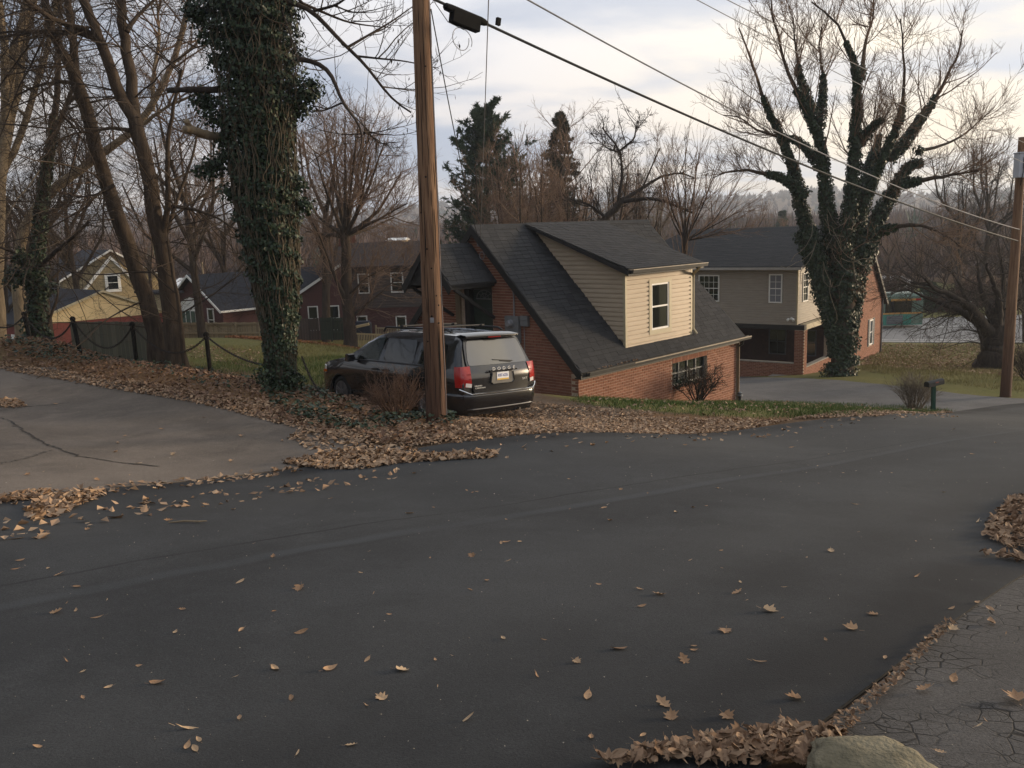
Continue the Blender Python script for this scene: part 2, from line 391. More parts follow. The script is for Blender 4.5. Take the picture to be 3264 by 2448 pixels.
def build_ground():
    X, Y = np.meshgrid(GX, GY); Z = HF(X, Y)
    d = np.hypot(X, Y); near = (d < 60)
    r = np.random.default_rng(3)
    V = np.stack([X, Y, Z], -1).reshape(-1, 3); nx = len(GX); ny = len(GY)
    i = np.arange(ny - 1)[:, None] * nx; j = np.arange(nx - 1)[None]
    F = np.stack([i + j, i + j + 1, i + nx + j + 1, i + nx + j], -1).reshape(-1, 4)
    o = obj('ground', V, F, ground_material(), smooth=True, kind='structure')
    x, y = V[:, 0], V[:, 1]; d = np.hypot(x, y)
    def soft_poly(poly, w=.8):
        a = np.zeros(len(x))
        for dx, dy in ((0, 0), (w, 0), (-w, 0), (0, w), (0, -w)): a += in_poly(x + dx, y + dy, poly) / 5.
        return a
    bank = px_poly([(0, 790), (330, 850), (500, 885), (650, 925), (870, 968), (960, 950), (975, 915), (860, 890), (700, 845), (640, 815), (450, 795), (290, 775), (170, 758), (0, 735)])
    pad = px_poly([(960, 950), (1300, 935), (1650, 918), (1640, 905), (1400, 885), (1250, 868), (1165, 850), (1150, 800), (700, 800), (860, 890), (975, 915)])
    verge = px_poly([(1300, 938), (1650, 922), (2060, 892), (2050, 884), (1640, 905), (1400, 893)])
    grass = np.where((y > 17) & (d < 130), 1., 0.) * np.where((y > 18.5) | (x < -1), 1, 0)
    grass *= 1 - soft_poly(bank, .6); grass *= 1 - soft_poly(pad, .5)
    strip_ = px_poly([(1240, 872), (1400, 888), (1640, 908), (2050, 888), (2000, 880), (1640, 866), (1300, 864)])
    grass = np.maximum(grass, soft_poly(strip_, .4))
    leafy = np.clip(soft_poly(bank, .7) * .9 + soft_poly(verge, .4) * .75 + soft_poly(pad, .4) * .42, 0, 1)
    lt = at(757, 756, 46)
    leafy = np.maximum(leafy, .85 * np.exp(-((x - lt[0] + 1.2) / 4.5) ** 2 - ((y - lt[1] + 2.2) / 2.2) ** 2))
    ok = at(2150, 800, 42); leafy = np.maximum(leafy, .5 * np.exp(-((x - ok[0]) / 8) ** 2 - ((y - ok[1] - 7) / 6) ** 2))
    leafy = np.where(d > 130, .9, leafy)
    gravel = soft_poly(pad, .5) * .55
    for nm, a in (('grass', grass), ('leafy', leafy), ('gravel', gravel)):
        o.data.attributes.new(nm, 'FLOAT', 'POINT').data.foreach_set('value', a.astype(np.float32))
    return o
build_ground()

def asphalt(name, dark, light, speck=.12, tracks=None, rough=.72, crack=0., tint=(1., .97, .94), edge=None, patch=.5):
    m = bpy.data.materials.new(name); m.use_nodes = True; nt = m.node_tree; N = nt.nodes; L = nt.links; bs = N['Principled BSDF']
    bs.inputs['Roughness'].default_value = rough; bs.inputs['Specular IOR Level'].default_value = .22
    geo = N.new('ShaderNodeNewGeometry').outputs['Position']
    def noise(s, d=5, r=.6, dist=0, src=geo):
        x = N.new('ShaderNodeTexNoise'); x.inputs['Scale'].default_value = s; x.inputs['Detail'].default_value = d; x.inputs['Roughness'].default_value = r; x.inputs['Distortion'].default_value = dist; L.new(src, x.inputs[0]); return x.outputs[0]
    def mr(v, a, b, c=0., d=1., sm=True):
        x = N.new('ShaderNodeMapRange'); x.interpolation_type = 'SMOOTHSTEP' if sm else 'LINEAR'; L.new(v, x.inputs[0])
        for i, q in enumerate((a, b, c, d)): x.inputs[i + 1].default_value = q
        return x.outputs[0]
    def mth(op, a, b):
        x = N.new('ShaderNodeMath'); x.operation = op
        for i, s in enumerate((a, b)):
            if isinstance(s, (int, float)): x.inputs[i].default_value = s
            else: L.new(s, x.inputs[i])
        return x.outputs[0]
    def mix(f, a, b):
        x = N.new('ShaderNodeMix'); x.data_type = 'RGBA'
        for s, v in ((0, f), (6, a), (7, b)):
            if isinstance(v, (int, float)): x.inputs[s].default_value = v
            elif isinstance(v, tuple): x.inputs[s].default_value = (*v, 1)
            else: L.new(v, x.inputs[s])
        return x.outputs[2]
    T = lambda g: tuple(g * t for t in tint)
    c = mix(mr(noise(patch, 6, .62, .4), .32, .68), T(dark), T(light))
    c = mix(mth('MULTIPLY', mr(noise(2.6, 8, .7), .45, .75), .30), c, T(light * 1.5))
    grain = noise(95, 3, .8)
    c = mix(mr(grain, .36, .56, .62, 0.), c, T(dark * .4)); c = mix(mr(noise(70, 2, .9), .58, .72, 0., .35), c, T(light * 2.1))
    c = mix(mth('MULTIPLY', mr(noise(150, 2, .9), .66, .80), speck), c, (.42, .40, .37))
    c = mix(mr(noise(34, 5, .85), .52, .70, 0., .30), c, T(light * 1.7)); c = mix(mth('MULTIPLY', mr(noise(.85, 7, .7, .8), .52, .66), .35), c, T(dark * .6))
    if tracks:
        at_ = N.new('ShaderNodeAttribute'); at_.attribute_name = 'across'; al = N.new('ShaderNodeAttribute'); al.attribute_name = 'along'
        wob = mth('MULTIPLY', mth('SUBTRACT', noise(.35, 4), .5), .05)
        u = mth('ADD', at_.outputs['Fac'], wob)
        for pos, w, amt, colr in tracks:
            dd = mth('ABSOLUTE', mth('SUBTRACT', u, pos), 0)
            f = mth('MULTIPLY', mr(dd, w, w * .15, 0., amt), mr(noise(.8, 5), .3, .6, .35, 1.))
            c = mix(f, c, colr)
    bump_in = grain
    if crack:
        mp = N.new('ShaderNodeMix'); mp.data_type = 'VECTOR'; mp.inputs[0].default_value = .12; nv = N.new('ShaderNodeTexNoise'); nv.inputs['Scale'].default_value = 3; L.new(geo, nv.inputs[0]); L.new(geo, mp.inputs[4]); L.new(nv.outputs['Color'], mp.inputs[5])
        vo = N.new('ShaderNodeTexVoronoi'); vo.feature = 'DISTANCE_TO_EDGE'; vo.inputs['Scale'].default_value = crack; L.new(mp.outputs[1], vo.inputs['Vector'])
        v2 = N.new('ShaderNodeTexVoronoi'); v2.feature = 'DISTANCE_TO_EDGE'; v2.inputs['Scale'].default_value = crack * 2.3; L.new(mp.outputs[1], v2.inputs['Vector'])
        cr = mth('MAXIMUM', mr(vo.outputs[0], .05, .008), mth('MULTIPLY', mr(v2.outputs[0], .04, .006), mr(noise(1.3, 3), .45, .6)))
        cr = mth('MULTIPLY', cr, mr(noise(1.6, 5), .38, .60))
        c = mix(cr, c, (.008, .007, .006))
        bump_in = mth('SUBTRACT', grain, mth('MULTIPLY', cr, 1.6))
    L.new(c, bs.inputs['Base Color'])
    b = N.new('ShaderNodeBump'); b.inputs['Strength'].default_value = .55; b.inputs['Distance'].default_value = .006; L.new(bump_in, b.inputs['Height']); L.new(b.outputs[0], bs.inputs['Normal'])
    return m
road_far = px_poly([(0, 1085), (330, 1047), (660, 1008), (870, 970), (1080, 952), (1300, 937), (1650, 920), (1900, 902), (2050, 890)])
road_far = [(-14., 3.6)] + road_far + [tuple(p) for p in px_poly([(2140, 878), (2210, 868)])] + [(24., 26.), (40., 33.)]
_nr = px_poly([(2212, 1232), (2050, 1345), (1900, 1490), (1745, 1605)])[::-1]
road_near = [(-10., -6.), (-1.5, .6)] + _nr + [(5.4, 7.3), (8.5, 10.2), (13.5, 14.0), (26., 20.), (44., 26.)]
M_road = asphalt('road_asphalt', .033, .053, speck=.5, tracks=[(.50, .016, .45, (.066, .073, .080)), (.22, .13, .35, (.050, .049, .047)), (.76, .13, .30, (.047, .046, .044)), (.44, .004, .6, (.008, .008, .008)), (.56, .10, .35, (.017, .017, .018)), (.03, .06, .8, (.010, .010, .011)), (.97, .09, .8, (.011, .011, .012)), (.86, .10, .5, (.016, .016, .0165)), (.515, .008, .35, (.02, .02, .02))], tint=(.97, 1., 1.02), rough=.85, patch=.35)
ROAD_A, ROAD_B = road_far, road_near
strip('road', road_far, road_near, 130, 26, .022, M_road, wobA=.10, wobB=.10, seed=5, kind='structure')
M_drive = asphalt('old_drive', .105, .185, speck=.35, rough=.95, tint=(1., .83, .68), crack=0, patch=.35)
drv_back = px_poly([(0, 792), (130, 803), (330, 848), (500, 884), (650, 924), (770, 950), (872, 967)])
drv_front = px_poly([(0, 1083), (330, 1045), (660, 1006), (800, 982), (874, 971)])
strip('driveway', [(-26., 30.), (-17., 26.)] + drv_back, [(-24., 3.), (-13., 5.)] + drv_front, 90, 14, .014, M_drive, wobA=.18, seed=8, kind='structure')
M_apron = asphalt('cracked_apron', .055, .095, speck=.3, rough=.9, crack=10.5, tint=(1., .93, .87), patch=.8)
ap = [(1.5, -4.0), (3.5, -2.0), (6.5, 1.0), (9.5, 3.5), (13., 6.), (22., 11.)]
strip('side_pavement', _nr[:1] + _nr + [(4.3, 6.4), (6., 8.), (9., 10.6), (14., 14.2)], ap, 60, 16, .012, M_apron, wobA=.05, seed=9, kind='structure')
M_drive2 = asphalt('grey_drive', .095, .14, speck=.3, rough=.85, tint=(1., .96, .92))
d2_top = px_poly([(1560, 812), (1640, 815), (1740, 818), (1850, 826), (2000, 842), (2130, 857), (2212, 862)])
d2_bot = px_poly([(1560, 862), (1620, 868), (1750, 876), (1900, 884), (2030, 893), (2130, 893), (2212, 880)])
strip('grey_driveway', d2_top, d2_bot, 60, 12, .016, M_drive2, wobA=.12, wobB=.05, seed=10, kind='structure')
# highway beyond the lawn
M_hwy = asphalt('highway_asphalt', .17, .24, speck=.2, rough=.8, tint=(1., .985, .97), tracks=[(.38, .010, .8, (.62, .62, .60)), (.90, .012, .8, (.62, .62, .58)), (.985, .03, .8, (.42, .40, .36))])
hx = np.linspace(14, 160, 80)
h_far = [(x, 77.6 - .07 * (x - 30)) for x in hx]; h_near = [(x, 60.2 - .07 * (x - 30)) for x in hx]
strip('highway', h_far, h_near, 90, 16, .05, M_hwy, kind='structure', skirt=.3)

# the long crack across the old driveway and the seam beside it: real grooves of dark filler
M_crack = mat('crack_filler', (.012, .011, .01), (.03, .027, .022), 30, .95)
def groove(pts, w, dz, seed=1):
    r = np.random.default_rng(seed); P = resample([gp(*p) for p in pts], 70)
    P[1:-1] += r.normal(0, .022, (68, 2))
    T = nrm(np.gradient(P, axis=0)); Nn = np.stack([-T[:, 1], T[:, 0]], 1); ww = w * r.uniform(.4, 1.3, 70)[:, None]
    A = P + Nn * ww; B = P - Nn * ww
    V = np.concatenate([np.c_[A, H(A[:, 0], A[:, 1]) + dz], np.c_[B, H(B[:, 0], B[:, 1]) + dz]])
    F = np.array([(i, i + 1, 71 + i, 70 + i) for i in range(69)]); return V, F
V, F = cat([groove([(0, 905), (25, 912), (55, 935), (100, 962), (170, 988), (260, 1002), (345, 1010)], .016, .021, 1), groove([(0, 888), (60, 880), (150, 872)], .008, .021, 2), groove([(0, 1005), (60, 992), (110, 975)], .006, .021, 3)])
obj('pavement_crack', V, F, M_crack, kind='structure')

# ------------------------------------------------------------------ fallen leaves
LEAFCOL = ((.175, .105, .062), (.44, .31, .20), (.30, .195, .120))
M_litter = mat('dry_leaf', LEAFCOL[0], LEAFCOL[1], 6, .75, rand='island', c3=LEAFCOL[2], spec=.25)
M_litter_dull = mat('dull_leaf', (.095, .055, .036), (.27, .175, .115), 6, .8, rand='island', c3=(.17, .10, .065), spec=.2)
M_litter_red = mat('rust_leaf', (.16, .06, .025), (.36, .17, .07), 6, .75, rand='island', c3=(.25, .10, .04), spec=.25)
M_leaf1 = mat('dry_leaf_single', (.22, .12, .06), (.46, .33, .20), 14, .7, rand='obj', c3=(.36, .22, .12), spec=.3)
M_ivy = mat('ivy_leaf', (.008, .017, .008), (.034, .055, .022), 6, .5, rand='island', c3=(.016, .031, .013), spec=.3)
def leafcards(C, Nn, S, rng, aspect=.62, fold=.18, curl=.1, T=None):
    n = len(C)
    if T is None: T = rng.normal(size=(n, 3))
    T = nrm(T - (T * Nn).sum(1, keepdims=True) * Nn); B = np.cross(Nn, T); S = S[:, None]
    fo = rng.uniform(-.3, 1., (n, 1)) * fold; cu = rng.uniform(-1, 1, (n, 1)) * curl; a = aspect * rng.uniform(.8, 1.2, (n, 1))
    base = C - T * S / 2; tip = C + T * S / 2 + Nn * S * cu; l = C + B * S * a / 2 + Nn * S * fo; r = C - B * S * a / 2 + Nn * S * fo
    V = np.stack([base, r, tip, l], 1).reshape(-1, 3); i = np.arange(n)[:, None] * 4
    return V, np.concatenate([i + [[0, 1, 2]], i + [[0, 2, 3]]], 1).reshape(-1, 3)
def litter(name, polys, label, seed, m=None, size=(.06, .13), pile=.05, cat_=None, dz=.02, tilt=.5):
    """polys: (pixel outline, number of leaves)"""
    r = np.random.default_rng(seed); parts = []
    for poly, n in polys:
        w = px_poly(poly) if max(max(p) for p in poly) > 60 else poly
        p = sample_poly(w, n, r)
        N_ = nrm(np.c_[r.normal(0, tilt, (len(p), 2)), np.ones(len(p))])
        C = np.c_[p, H(p[:, 0], p[:, 1]) + dz + r.uniform(0, pile, len(p))]
        parts.append(leafcards(C, N_, r.uniform(*size, len(p)), r, aspect=.6, fold=.3, curl=.35))
    V, F = cat(parts)
    return obj(name, V, F, m or M_litter, label=label, cat=cat_ or 'leaves', kind='stuff')
BANK = [(0, 792), (140, 806), (330, 852), (500, 888), (650, 928), (780, 955), (880, 968), (975, 948), (985, 918), (860, 893), (700, 852), (640, 822), (450, 800), (290, 778), (170, 760), (0, 737)]
litter('leaf_litter', [(BANK, 15000)], 'dull brown fallen leaves covering the bank below the chain fence', 10, m=M_litter_dull, pile=.06)
litter('leaf_litter', [([(0, 800), (330, 856), (500, 891), (650, 930), (780, 957), (880, 968), (985, 950), (985, 925), (860, 915), (700, 885), (500, 862), (330, 830), (0, 782)], 7000), ([(870, 968), (1010, 960), (1300, 938), (1660, 921), (1650, 908), (1420, 904), (1240, 903), (1100, 915), (985, 930)], 5200), ([(985, 930), (1100, 915), (1420, 904), (1420, 893), (1240, 878), (1150, 872), (1000, 900)], 3000), ([(1500, 930), (1660, 921), (2060, 893), (2040, 888), (1900, 902), (1640, 913)], 2600)],
       'tan fallen leaves along the road edge and the parking pad', 11, size=(.04, .10), pile=.022, tilt=.3)
litter('leaf_litter', [([(610, 1003), (700, 985), (800, 975), (880, 985), (900, 998), (870, 1004), (780, 1018), (700, 1017)], 1300), ([(880, 992), (980, 985), (1075, 981), (1070, 992), (960, 999), (885, 1003)], 420), ([(0, 1082), (60, 1072), (110, 1066), (100, 1080), (0, 1090)], 260)],
       'tan leaf drift on the road in front of the utility pole', 12, pile=.04)
litter('leaf_litter', [([(55, 1120), (60, 1100), (110, 1080), (200, 1062), (235, 1070), (190, 1090), (130, 1120), (80, 1130)], 420)], 'small tan leaf drift at the left edge of the road', 13, pile=.035)
_lt = at(757, 756, 46)
litter('leaf_litter', [([(float(_lt[0] + q[0]), float(_lt[1] + q[1])) for q in ((-6, -2), (-3, -5), (3, -4), (4, -.5), (0, 1.2), (-5, .5))], 5200)], 'rust brown leaves spread under the lawn tree behind the minivan', 15, m=M_litter_red, size=(.10, .18), pile=.08)
litter('leaf_litter', [([(1640, 800), (1900, 790), (2212, 820), (2212, 745), (1900, 742)], 4200)], 'yellow brown leaves strewn over the lawn beside the highway', 16, size=(.12, .2), pile=.05)
litter('leaf_litter', [([(1240, 872), (1400, 890), (1640, 908), (2050, 888), (1900, 880), (1640, 866), (1300, 864)], 700), ([(400, 770), (560, 800), (560, 760), (400, 745)], 500)], 'scattered pale leaves lying on the grass strips', 17)
# lobed and plain outlines for leaves near the camera
def leaf_mesh(kind, seed):
    r = np.random.default_rng(seed)
    if kind == 'plain': out = [(0, -.5), (.16, -.32), (.26, -.05), (.22, .2), (.1, .4), (0, .52)]
    elif kind == 'maple': out = [(0, -.34), (.16, -.36), (.42, -.22), (.27, -.08), (.5, .14), (.26, .12), (.25, .3), (.12, .24), (0, .55)]
    elif kind == 'oak': out = [(0, -.5), (.07, -.36), (.2, -.3), (.12, -.18), (.3, -.06), (.15, .06), (.28, .22), (.12, .3), (.09, .46), (0, .54)]
    else: out = [(0, -.5), (.07, -.2), (.1, .1), (.05, .4), (0, .5)]
    n = len(out); curl = r.uniform(.25, 1.1); fold = r.uniform(.2, .9); tw = r.uniform(-.5, .5)
    def z(x, y): return curl * y * y * .8 + fold * abs(x) * .7 + tw * x * y + r.normal(0, .02)
    V = [(0, y, curl * y * y * .8) for x, y in out]; F = []
    R = [(x, y, z(x, y)) for x, y in out]; Lf = [(-x * r.uniform(.8, 1.), y, z(-x, y)) for x, y in out]
    V += R + Lf
    for i in range(n - 1):
        F += [(i, n + i, n + i + 1, i + 1), (i, i + 1, 2 * n + i + 1, 2 * n + i)]
    b = len(V); V += [(.012, -.48, 0), (-.012, -.48, 0), (.03, -.78, .10), (.012, -.78, .10)]; F.append((b, b + 1, b + 3, b + 2))
    V = np.array(V); V[:, 2] -= V[:, 2].min() 
    return V, F
LEAFM = [make_mesh('leaf', *leaf_mesh(k, i), M_leaf1, False) for i, k in enumerate(['plain', 'maple', 'oak', 'maple', 'plain', 'oak', 'narrow', 'maple', 'plain'])]
M_pile = mat('damp_leaf', (.12, .07, .042), (.36, .25, .16), 6, .8, rand='island', c3=(.23, .145, .09), spec=.2)
def near_pile(name, polys, label, seed, size=(.035, .09), pile=.022):
    r = np.random.default_rng(seed); Vs = []; Fs = []; b = 0
    base = [leaf_mesh(k, 30 + i) for i, k in enumerate(['plain', 'oak', 'plain', 'plain', 'maple', 'plain'])]
    for poly, n in polys:
        p = sample_poly(px_poly(poly), n, r)
        for q in p:
            V, F = base[r.integers(len(base))]; s = r.uniform(*size)
            e = Matrix.Rotation(r.uniform(0, 6.28), 3, 'Z') @ Matrix.Rotation(r.normal(0, .45), 3, 'X') @ Matrix.Rotation(r.normal(0, .4) + (math.pi if r.random() < .4 else 0), 3, 'Y')
            W = V @ np.array(e).T * s; W = W + [q[0], q[1], float(H(q[0], q[1])) + .035 + r.uniform(0, pile) - min(0, W[:, 2].min()) * .5]
            Vs.append(W); Fs += [tuple(b + i for i in f) for f in F]; b += len(W)
    return obj(name, np.concatenate(Vs), Fs, M_pile, label=label, cat='leaves', kind='stuff')
near_pile('leaf_pile', [([(2122, 1168), (2140, 1130), (2180, 1085), (2260, 1060), (2260, 1240), (2212, 1205), (2150, 1180)], 900), ([(2120, 1205), (2212, 1215), (2212, 1225), (2160, 1215)], 40)], 'brown leaf pile at the right edge of the road', 21)
near_pile('leaf_pile', [([(1280, 1668), (1400, 1640), (1560, 1610), (1700, 1590), (1760, 1605), (1800, 1600), (1830, 1612), (1740, 1640), (1740, 1668)], 480)], 'brown leaf pile against the mossy rock', 22, size=(.03, .08), pile=.03)
near_pile('leaf_crumbs', [([(1745, 1605), (1830, 1550), (1900, 1495), (2040, 1350), (2065, 1356), (1910, 1520), (1850, 1585), (1800, 1612)], 330)], 'reddish leaf crumbs along the edge of the cracked pavement', 23, size=(.012, .04), pile=.012)
# ------------------------------------------------------------------ shared building materials
M_brick_o = mat('red_brick_piece', (.185, .078, .050), (.29, .135, .088), 9, .85, .25, 60, rand='obj', c3=(.23, .10, .064), spec=.2)
M_brick = mat('red_brick', (.185, .078, .050), (.29, .135, .088), 9, .85, .25, 60, rand='island', c3=(.23, .10, .064), spec=.2)
M_brickd = mat('dark_red_brick', (.13, .045, .032), (.20, .075, .052), 9, .9, .2, 60, rand='island', c3=(.16, .058, .042), spec=.15)
M_mortar = mat('mortar', (.40, .31, .235), (.52, .42, .33), 14, .95, .3, 60, spec=.1)
M_brickwall = mat('far_brickwork', (.13, .052, .040), (.20, .082, .062), 3, .9, .2, 30, spec=.15)
M_shingle_o = mat('shingle_piece', (.023, .024, .026), (.040, .040, .042), 20, .9, .5, 120, rand='obj', c3=(.030, .031, .033), spec=.25)
M_shingle = mat('shingle', (.023, .024, .026), (.040, .040, .042), 20, .9, .5, 120, rand='island', c3=(.030, .031, .033), spec=.25)
M_roofbase = mat('roof_felt', (.016, .017, .018), (.03, .03, .032), 10, .95)
M_blacktrim = mat('black_trim', (.012, .012, .012), (.022, .021, .020), 6, .6)
M_siding = mat('tan_vinyl', (.42, .335, .24), (.48, .385, .28), 2.2, .55, spec=.35, stretch=(1, 1, 6))
M_trim = mat('khaki_trim', (.40, .34, .22), (.45, .385, .26), 4, .5)
M_white = mat('white_vinyl', (.72, .71, .67), (.80, .79, .76), 6, .45)
M_gutter = mat('bronze_gutter', (.17, .135, .095), (.24, .19, .135), 5, .5)
M_pane = glass_mat('dark_pane', (.012, .016, .014), .04)
M_greymetal = mat('grey_meter', (.14, .15, .155), (.19, .195, .20), 5, .5, metal=.2)
M_darkgreen = mat('dark_green_door', (.006, .020, .014), (.010, .028, .020), 4, .4)
M_plank = mat('weathered_trim', (.16, .12, .075), (.24, .18, .11), 5, .8, stretch=(1, 1, .2))
M_wire = mat('cable_sheath', (.015, .015, .016), (.03, .03, .03), 8, .5)
M_wire2 = mat('pale_wire', (.20, .20, .21), (.30, .30, .31), 8, .5, metal=.3)
M_curtain = mat('net_curtain', (.32, .33, .36), (.5, .5, .52), 20, .9, stretch=(8, 8, .3))

UNITCUBE = {}
def unit_cube(m):
    if m.name not in UNITCUBE:
        V = [(-.5,-.5,-.5),(.5,-.5,-.5),(.5,.5,-.5),(-.5,.5,-.5),(-.5,-.5,.5),(.5,-.5,.5),(.5,.5,.5),(-.5,.5,.5)]
        UNITCUBE[m.name] = make_mesh('piece', V, [(0,3,2,1),(4,5,6,7),(0,1,5,4),(1,2,6,5),(2,3,7,6),(3,0,4,7)], m)
    return UNITCUBE[m.name]
def pieces(name, boxes, parent, m_obj, m_stuff, limit=300, world_M=None, r=None):
    """boxes: list of (centre, size, 3x3 local axes or None). The nearest become objects, the others one joined part."""
    Mw = world_M if world_M is not None else Matrix.Identity(4)
    d = [(Mw @ Vector(c) - Vector(CO)).length for c, s, a in boxes]
    order = sorted(range(len(boxes)), key=lambda i: d[i])
    me = unit_cube(m_obj)
    for i in order[:limit]:
        c, s, a = boxes[i]
        o = bpy.data.objects.new(name, me); COL.objects.link(o); o.parent = parent
        R = Matrix.Identity(3) if a is None else Matrix(a).transposed()
        M4 = R.to_4x4(); 
        o.matrix_local = Matrix.Translation(Vector(c)) @ M4 @ Matrix.Diagonal((*s, 1))
    rest = order[limit:]
    if rest:
        cube = np.array([(-.5,-.5,-.5),(.5,-.5,-.5),(.5,.5,-.5),(-.5,.5,-.5),(-.5,-.5,.5),(.5,-.5,.5),(.5,.5,.5),(-.5,.5,.5)])
        fc = np.array([(0,3,2,1),(4,5,6,7),(0,1,5,4),(1,2,6,5),(2,3,7,6),(3,0,4,7)])
        Vs = []; Fs = []
        for k, i in enumerate(rest):
            c, s, a = boxes[i]; A = np.eye(3) if a is None else np.array(a)
            Vs.append((cube * np.array(s)) @ A + np.array(c)); Fs.append(fc + 8 * k)
        obj(name + '_field' if limit else name, np.concatenate(Vs), np.concatenate(Fs), m_stuff, parent, kind='stuff')
def brick_rows(o, ux, L, z0, z1, n, keep, rng, off=0., bw=.203, bh=.0645, j=.0115, proud=.012, depth=.03, top=None):
    """running-bond bricks on a wall: o origin, ux direction along it, n outward normal; keep(s, z) says where bricks go"""
    o = np.array(o, float); ux = np.array(ux, float); n = np.array(n, float); out = []
    rows = int((z1 - z0) / (bh + j)); 
    for r in range(rows):
        z = z1 - (r + .5) * (bh + j); s = (-(r % 2) * .5) * (bw + j) + off
        while s < L:
            a, b = max(s, 0), min(s + bw, L)
            if b - a > .05:
                for (a2, b2) in clip_span(a, b, z, keep):
                    if b2 - a2 > .045:
                        c = o + ux * (a2 + b2) / 2 + np.array([0, 0, z]) + n * (proud - depth / 2 + rng.normal(0, .0012))
                        out.append((tuple(c), (b2 - a2, depth, bh), (tuple(ux), tuple(np.cross([0, 0, 1.], ux)), (0, 0, 1))))
            s += bw + j
    return out
def clip_span(a, b, z, keep):
    t = np.linspace(a, b, 9); k = np.array([keep(q, z) for q in t])
    if k.all(): return [(a, b)]
    if not k.any(): return []
    i = np.where(k)[0]; return [(t[i[0]], t[i[-1]])]
def shingle_rows(o, ux, uy, L, S, keep, rng, w=.305, e=.143, t=.013):
    """tabs on a roof plane: o lower corner, ux along the eave, uy up the slope"""
    o = np.array(o, float); ux = np.array(ux, float); uy = np.array(uy, float); n = np.cross(ux, uy); out = []
    tilt = .055; uy2 = nrm(uy * math.cos(tilt) - n * math.sin(tilt)); n2 = np.cross(ux, uy2)
    for r in range(int(S / e)):
        s = -((r * .37 + (r % 2) * .5) % 1) * w
        while s < L:
            a, b = max(s, 0), min(s + w - .007, L)
            if b - a > .04 and keep((a + b) / 2, (r + .5) * e):
                c = o + ux * (a + b) / 2 + uy * ((r + .56) * e) + n * (.012 + rng.normal(0, .0015))
                out.append((tuple(c), (b - a, e * 1.12, t), (tuple(ux), tuple(uy2), tuple(n2))))
            s += w
    return out
def boards(parent, o, ux, n, spans, h, m, name='siding_board', t=.022):
    """clapboard siding: spans = (z, a, b, [cut ends]); each board a wedge standing out at its foot"""
    o = np.array(o, float); ux = np.array(ux, float); n = np.array(n, float)
    for z, a, b, a1, b1 in spans:
        p = lambda s, zz, d: o + ux * s + np.array([0, 0, zz]) + n * d
        V = [p(a, z, 0), p(b, z, 0), p(b, z, t), p(a, z, t), p(a, z + h * .62, t * .9), p(b, z + h * .62, t * .9), p(a, z + h * .74, t * .22), p(b, z + h * .74, t * .22), p(a1, z + h, .004), p(b1, z + h, .004), p(a1, z + h, -.004), p(b1, z + h, -.004)]
        F = [(0, 1, 2, 3), (3, 2, 5, 4), (4, 5, 7, 6), (6, 7, 9, 8), (8, 9, 11, 10), (10, 11, 1, 0), (0, 3, 4, 6, 8, 10), (1, 11, 9, 7, 5, 2)]
        mb = MB(); mb.add(V, F); mb.build(name, m, parent)
def sash_window(parent, o, ux, n, w, h, m, cols=1, rows=1, fw=.05, depth=.05, pane=None, meeting=True, casing=0, m_case=None, curtain=None):
    """a sash window: o lower left corner on the wall face; parts window > frame, sash_bar, pane, sill"""
    o = np.array(o, float); ux = np.array(ux, float); n = np.array(n, float); Z = np.array([0, 0, 1.])
    P = lambda s, z, d: o + ux * s + Z * z + n * d
    def slab(mb, s0, s1, z0, z1, d0, d1): mb.prism([P(s0, z0, d0), P(s1, z0, d0), P(s1, z1, d0), P(s0, z1, d0)], n * (d1 - d0))
    win = MB()
    c = casing if casing else fw
    mm = m_case or m
    for (s0, s1, z0, z1) in ((-c if casing else 0, 0 if casing else fw, -c if casing else 0, h + (c if casing else 0)), (w if casing else w - fw, w + c if casing else w, -c if casing else 0, h + (c if casing else 0)), (0 if casing else fw, w if casing else w - fw, h if casing else h - fw, h + c if casing else h), (0 if casing else fw, w if casing else w - fw, -c if casing else 0, 0 if casing else fw)):
        slab(win, s0, s1, z0, z1, -.02, .046)
    W = win.build('window', mm, parent)
    if casing:
        f = MB()
        for (s0, s1, z0, z1) in ((0, fw, 0, h), (w - fw, w, 0, h), (fw, w - fw, h - fw, h), (fw, w - fw, 0, fw)): slab(f, s0, s1, z0, z1, -.0, .028)
        f.build('frame', m, W)
    x0, x1, y0, y1 = fw, w - fw, fw, h - fw; mid = (y0 + y1) / 2
    if meeting:
        b = MB(); slab(b, x0, x1, mid - .022, mid + .022, .0, .022); b.build('meeting_rail', m, W)
    secs = [(y0, mid), (mid, y1)] if meeting else [(y0, y1)]
    g = .009
    if cols > 1 or rows > 1:
        b = MB()
        for (a, bb) in secs:
            for i in range(1, cols): s = x0 + (x1 - x0) * i / cols; slab(b, s - g, s + g, a, bb, .0, .016)
            for i in range(1, rows): z = a + (bb - a) * i / rows; slab(b, x0, x1, z - g, z + g, .0, .015)
        b.build('glazing_bars', m, W)
    for (a, bb) in secs:
        q = MB(); slab(q, x0, x1, a, bb, .004, .008); q.build('pane', pane or M_pane, W)
    if curtain:
        q = MB(); slab(q, x0, x1, y0, y1, -.05, -.045); q.build('curtain', curtain, W)
    return W

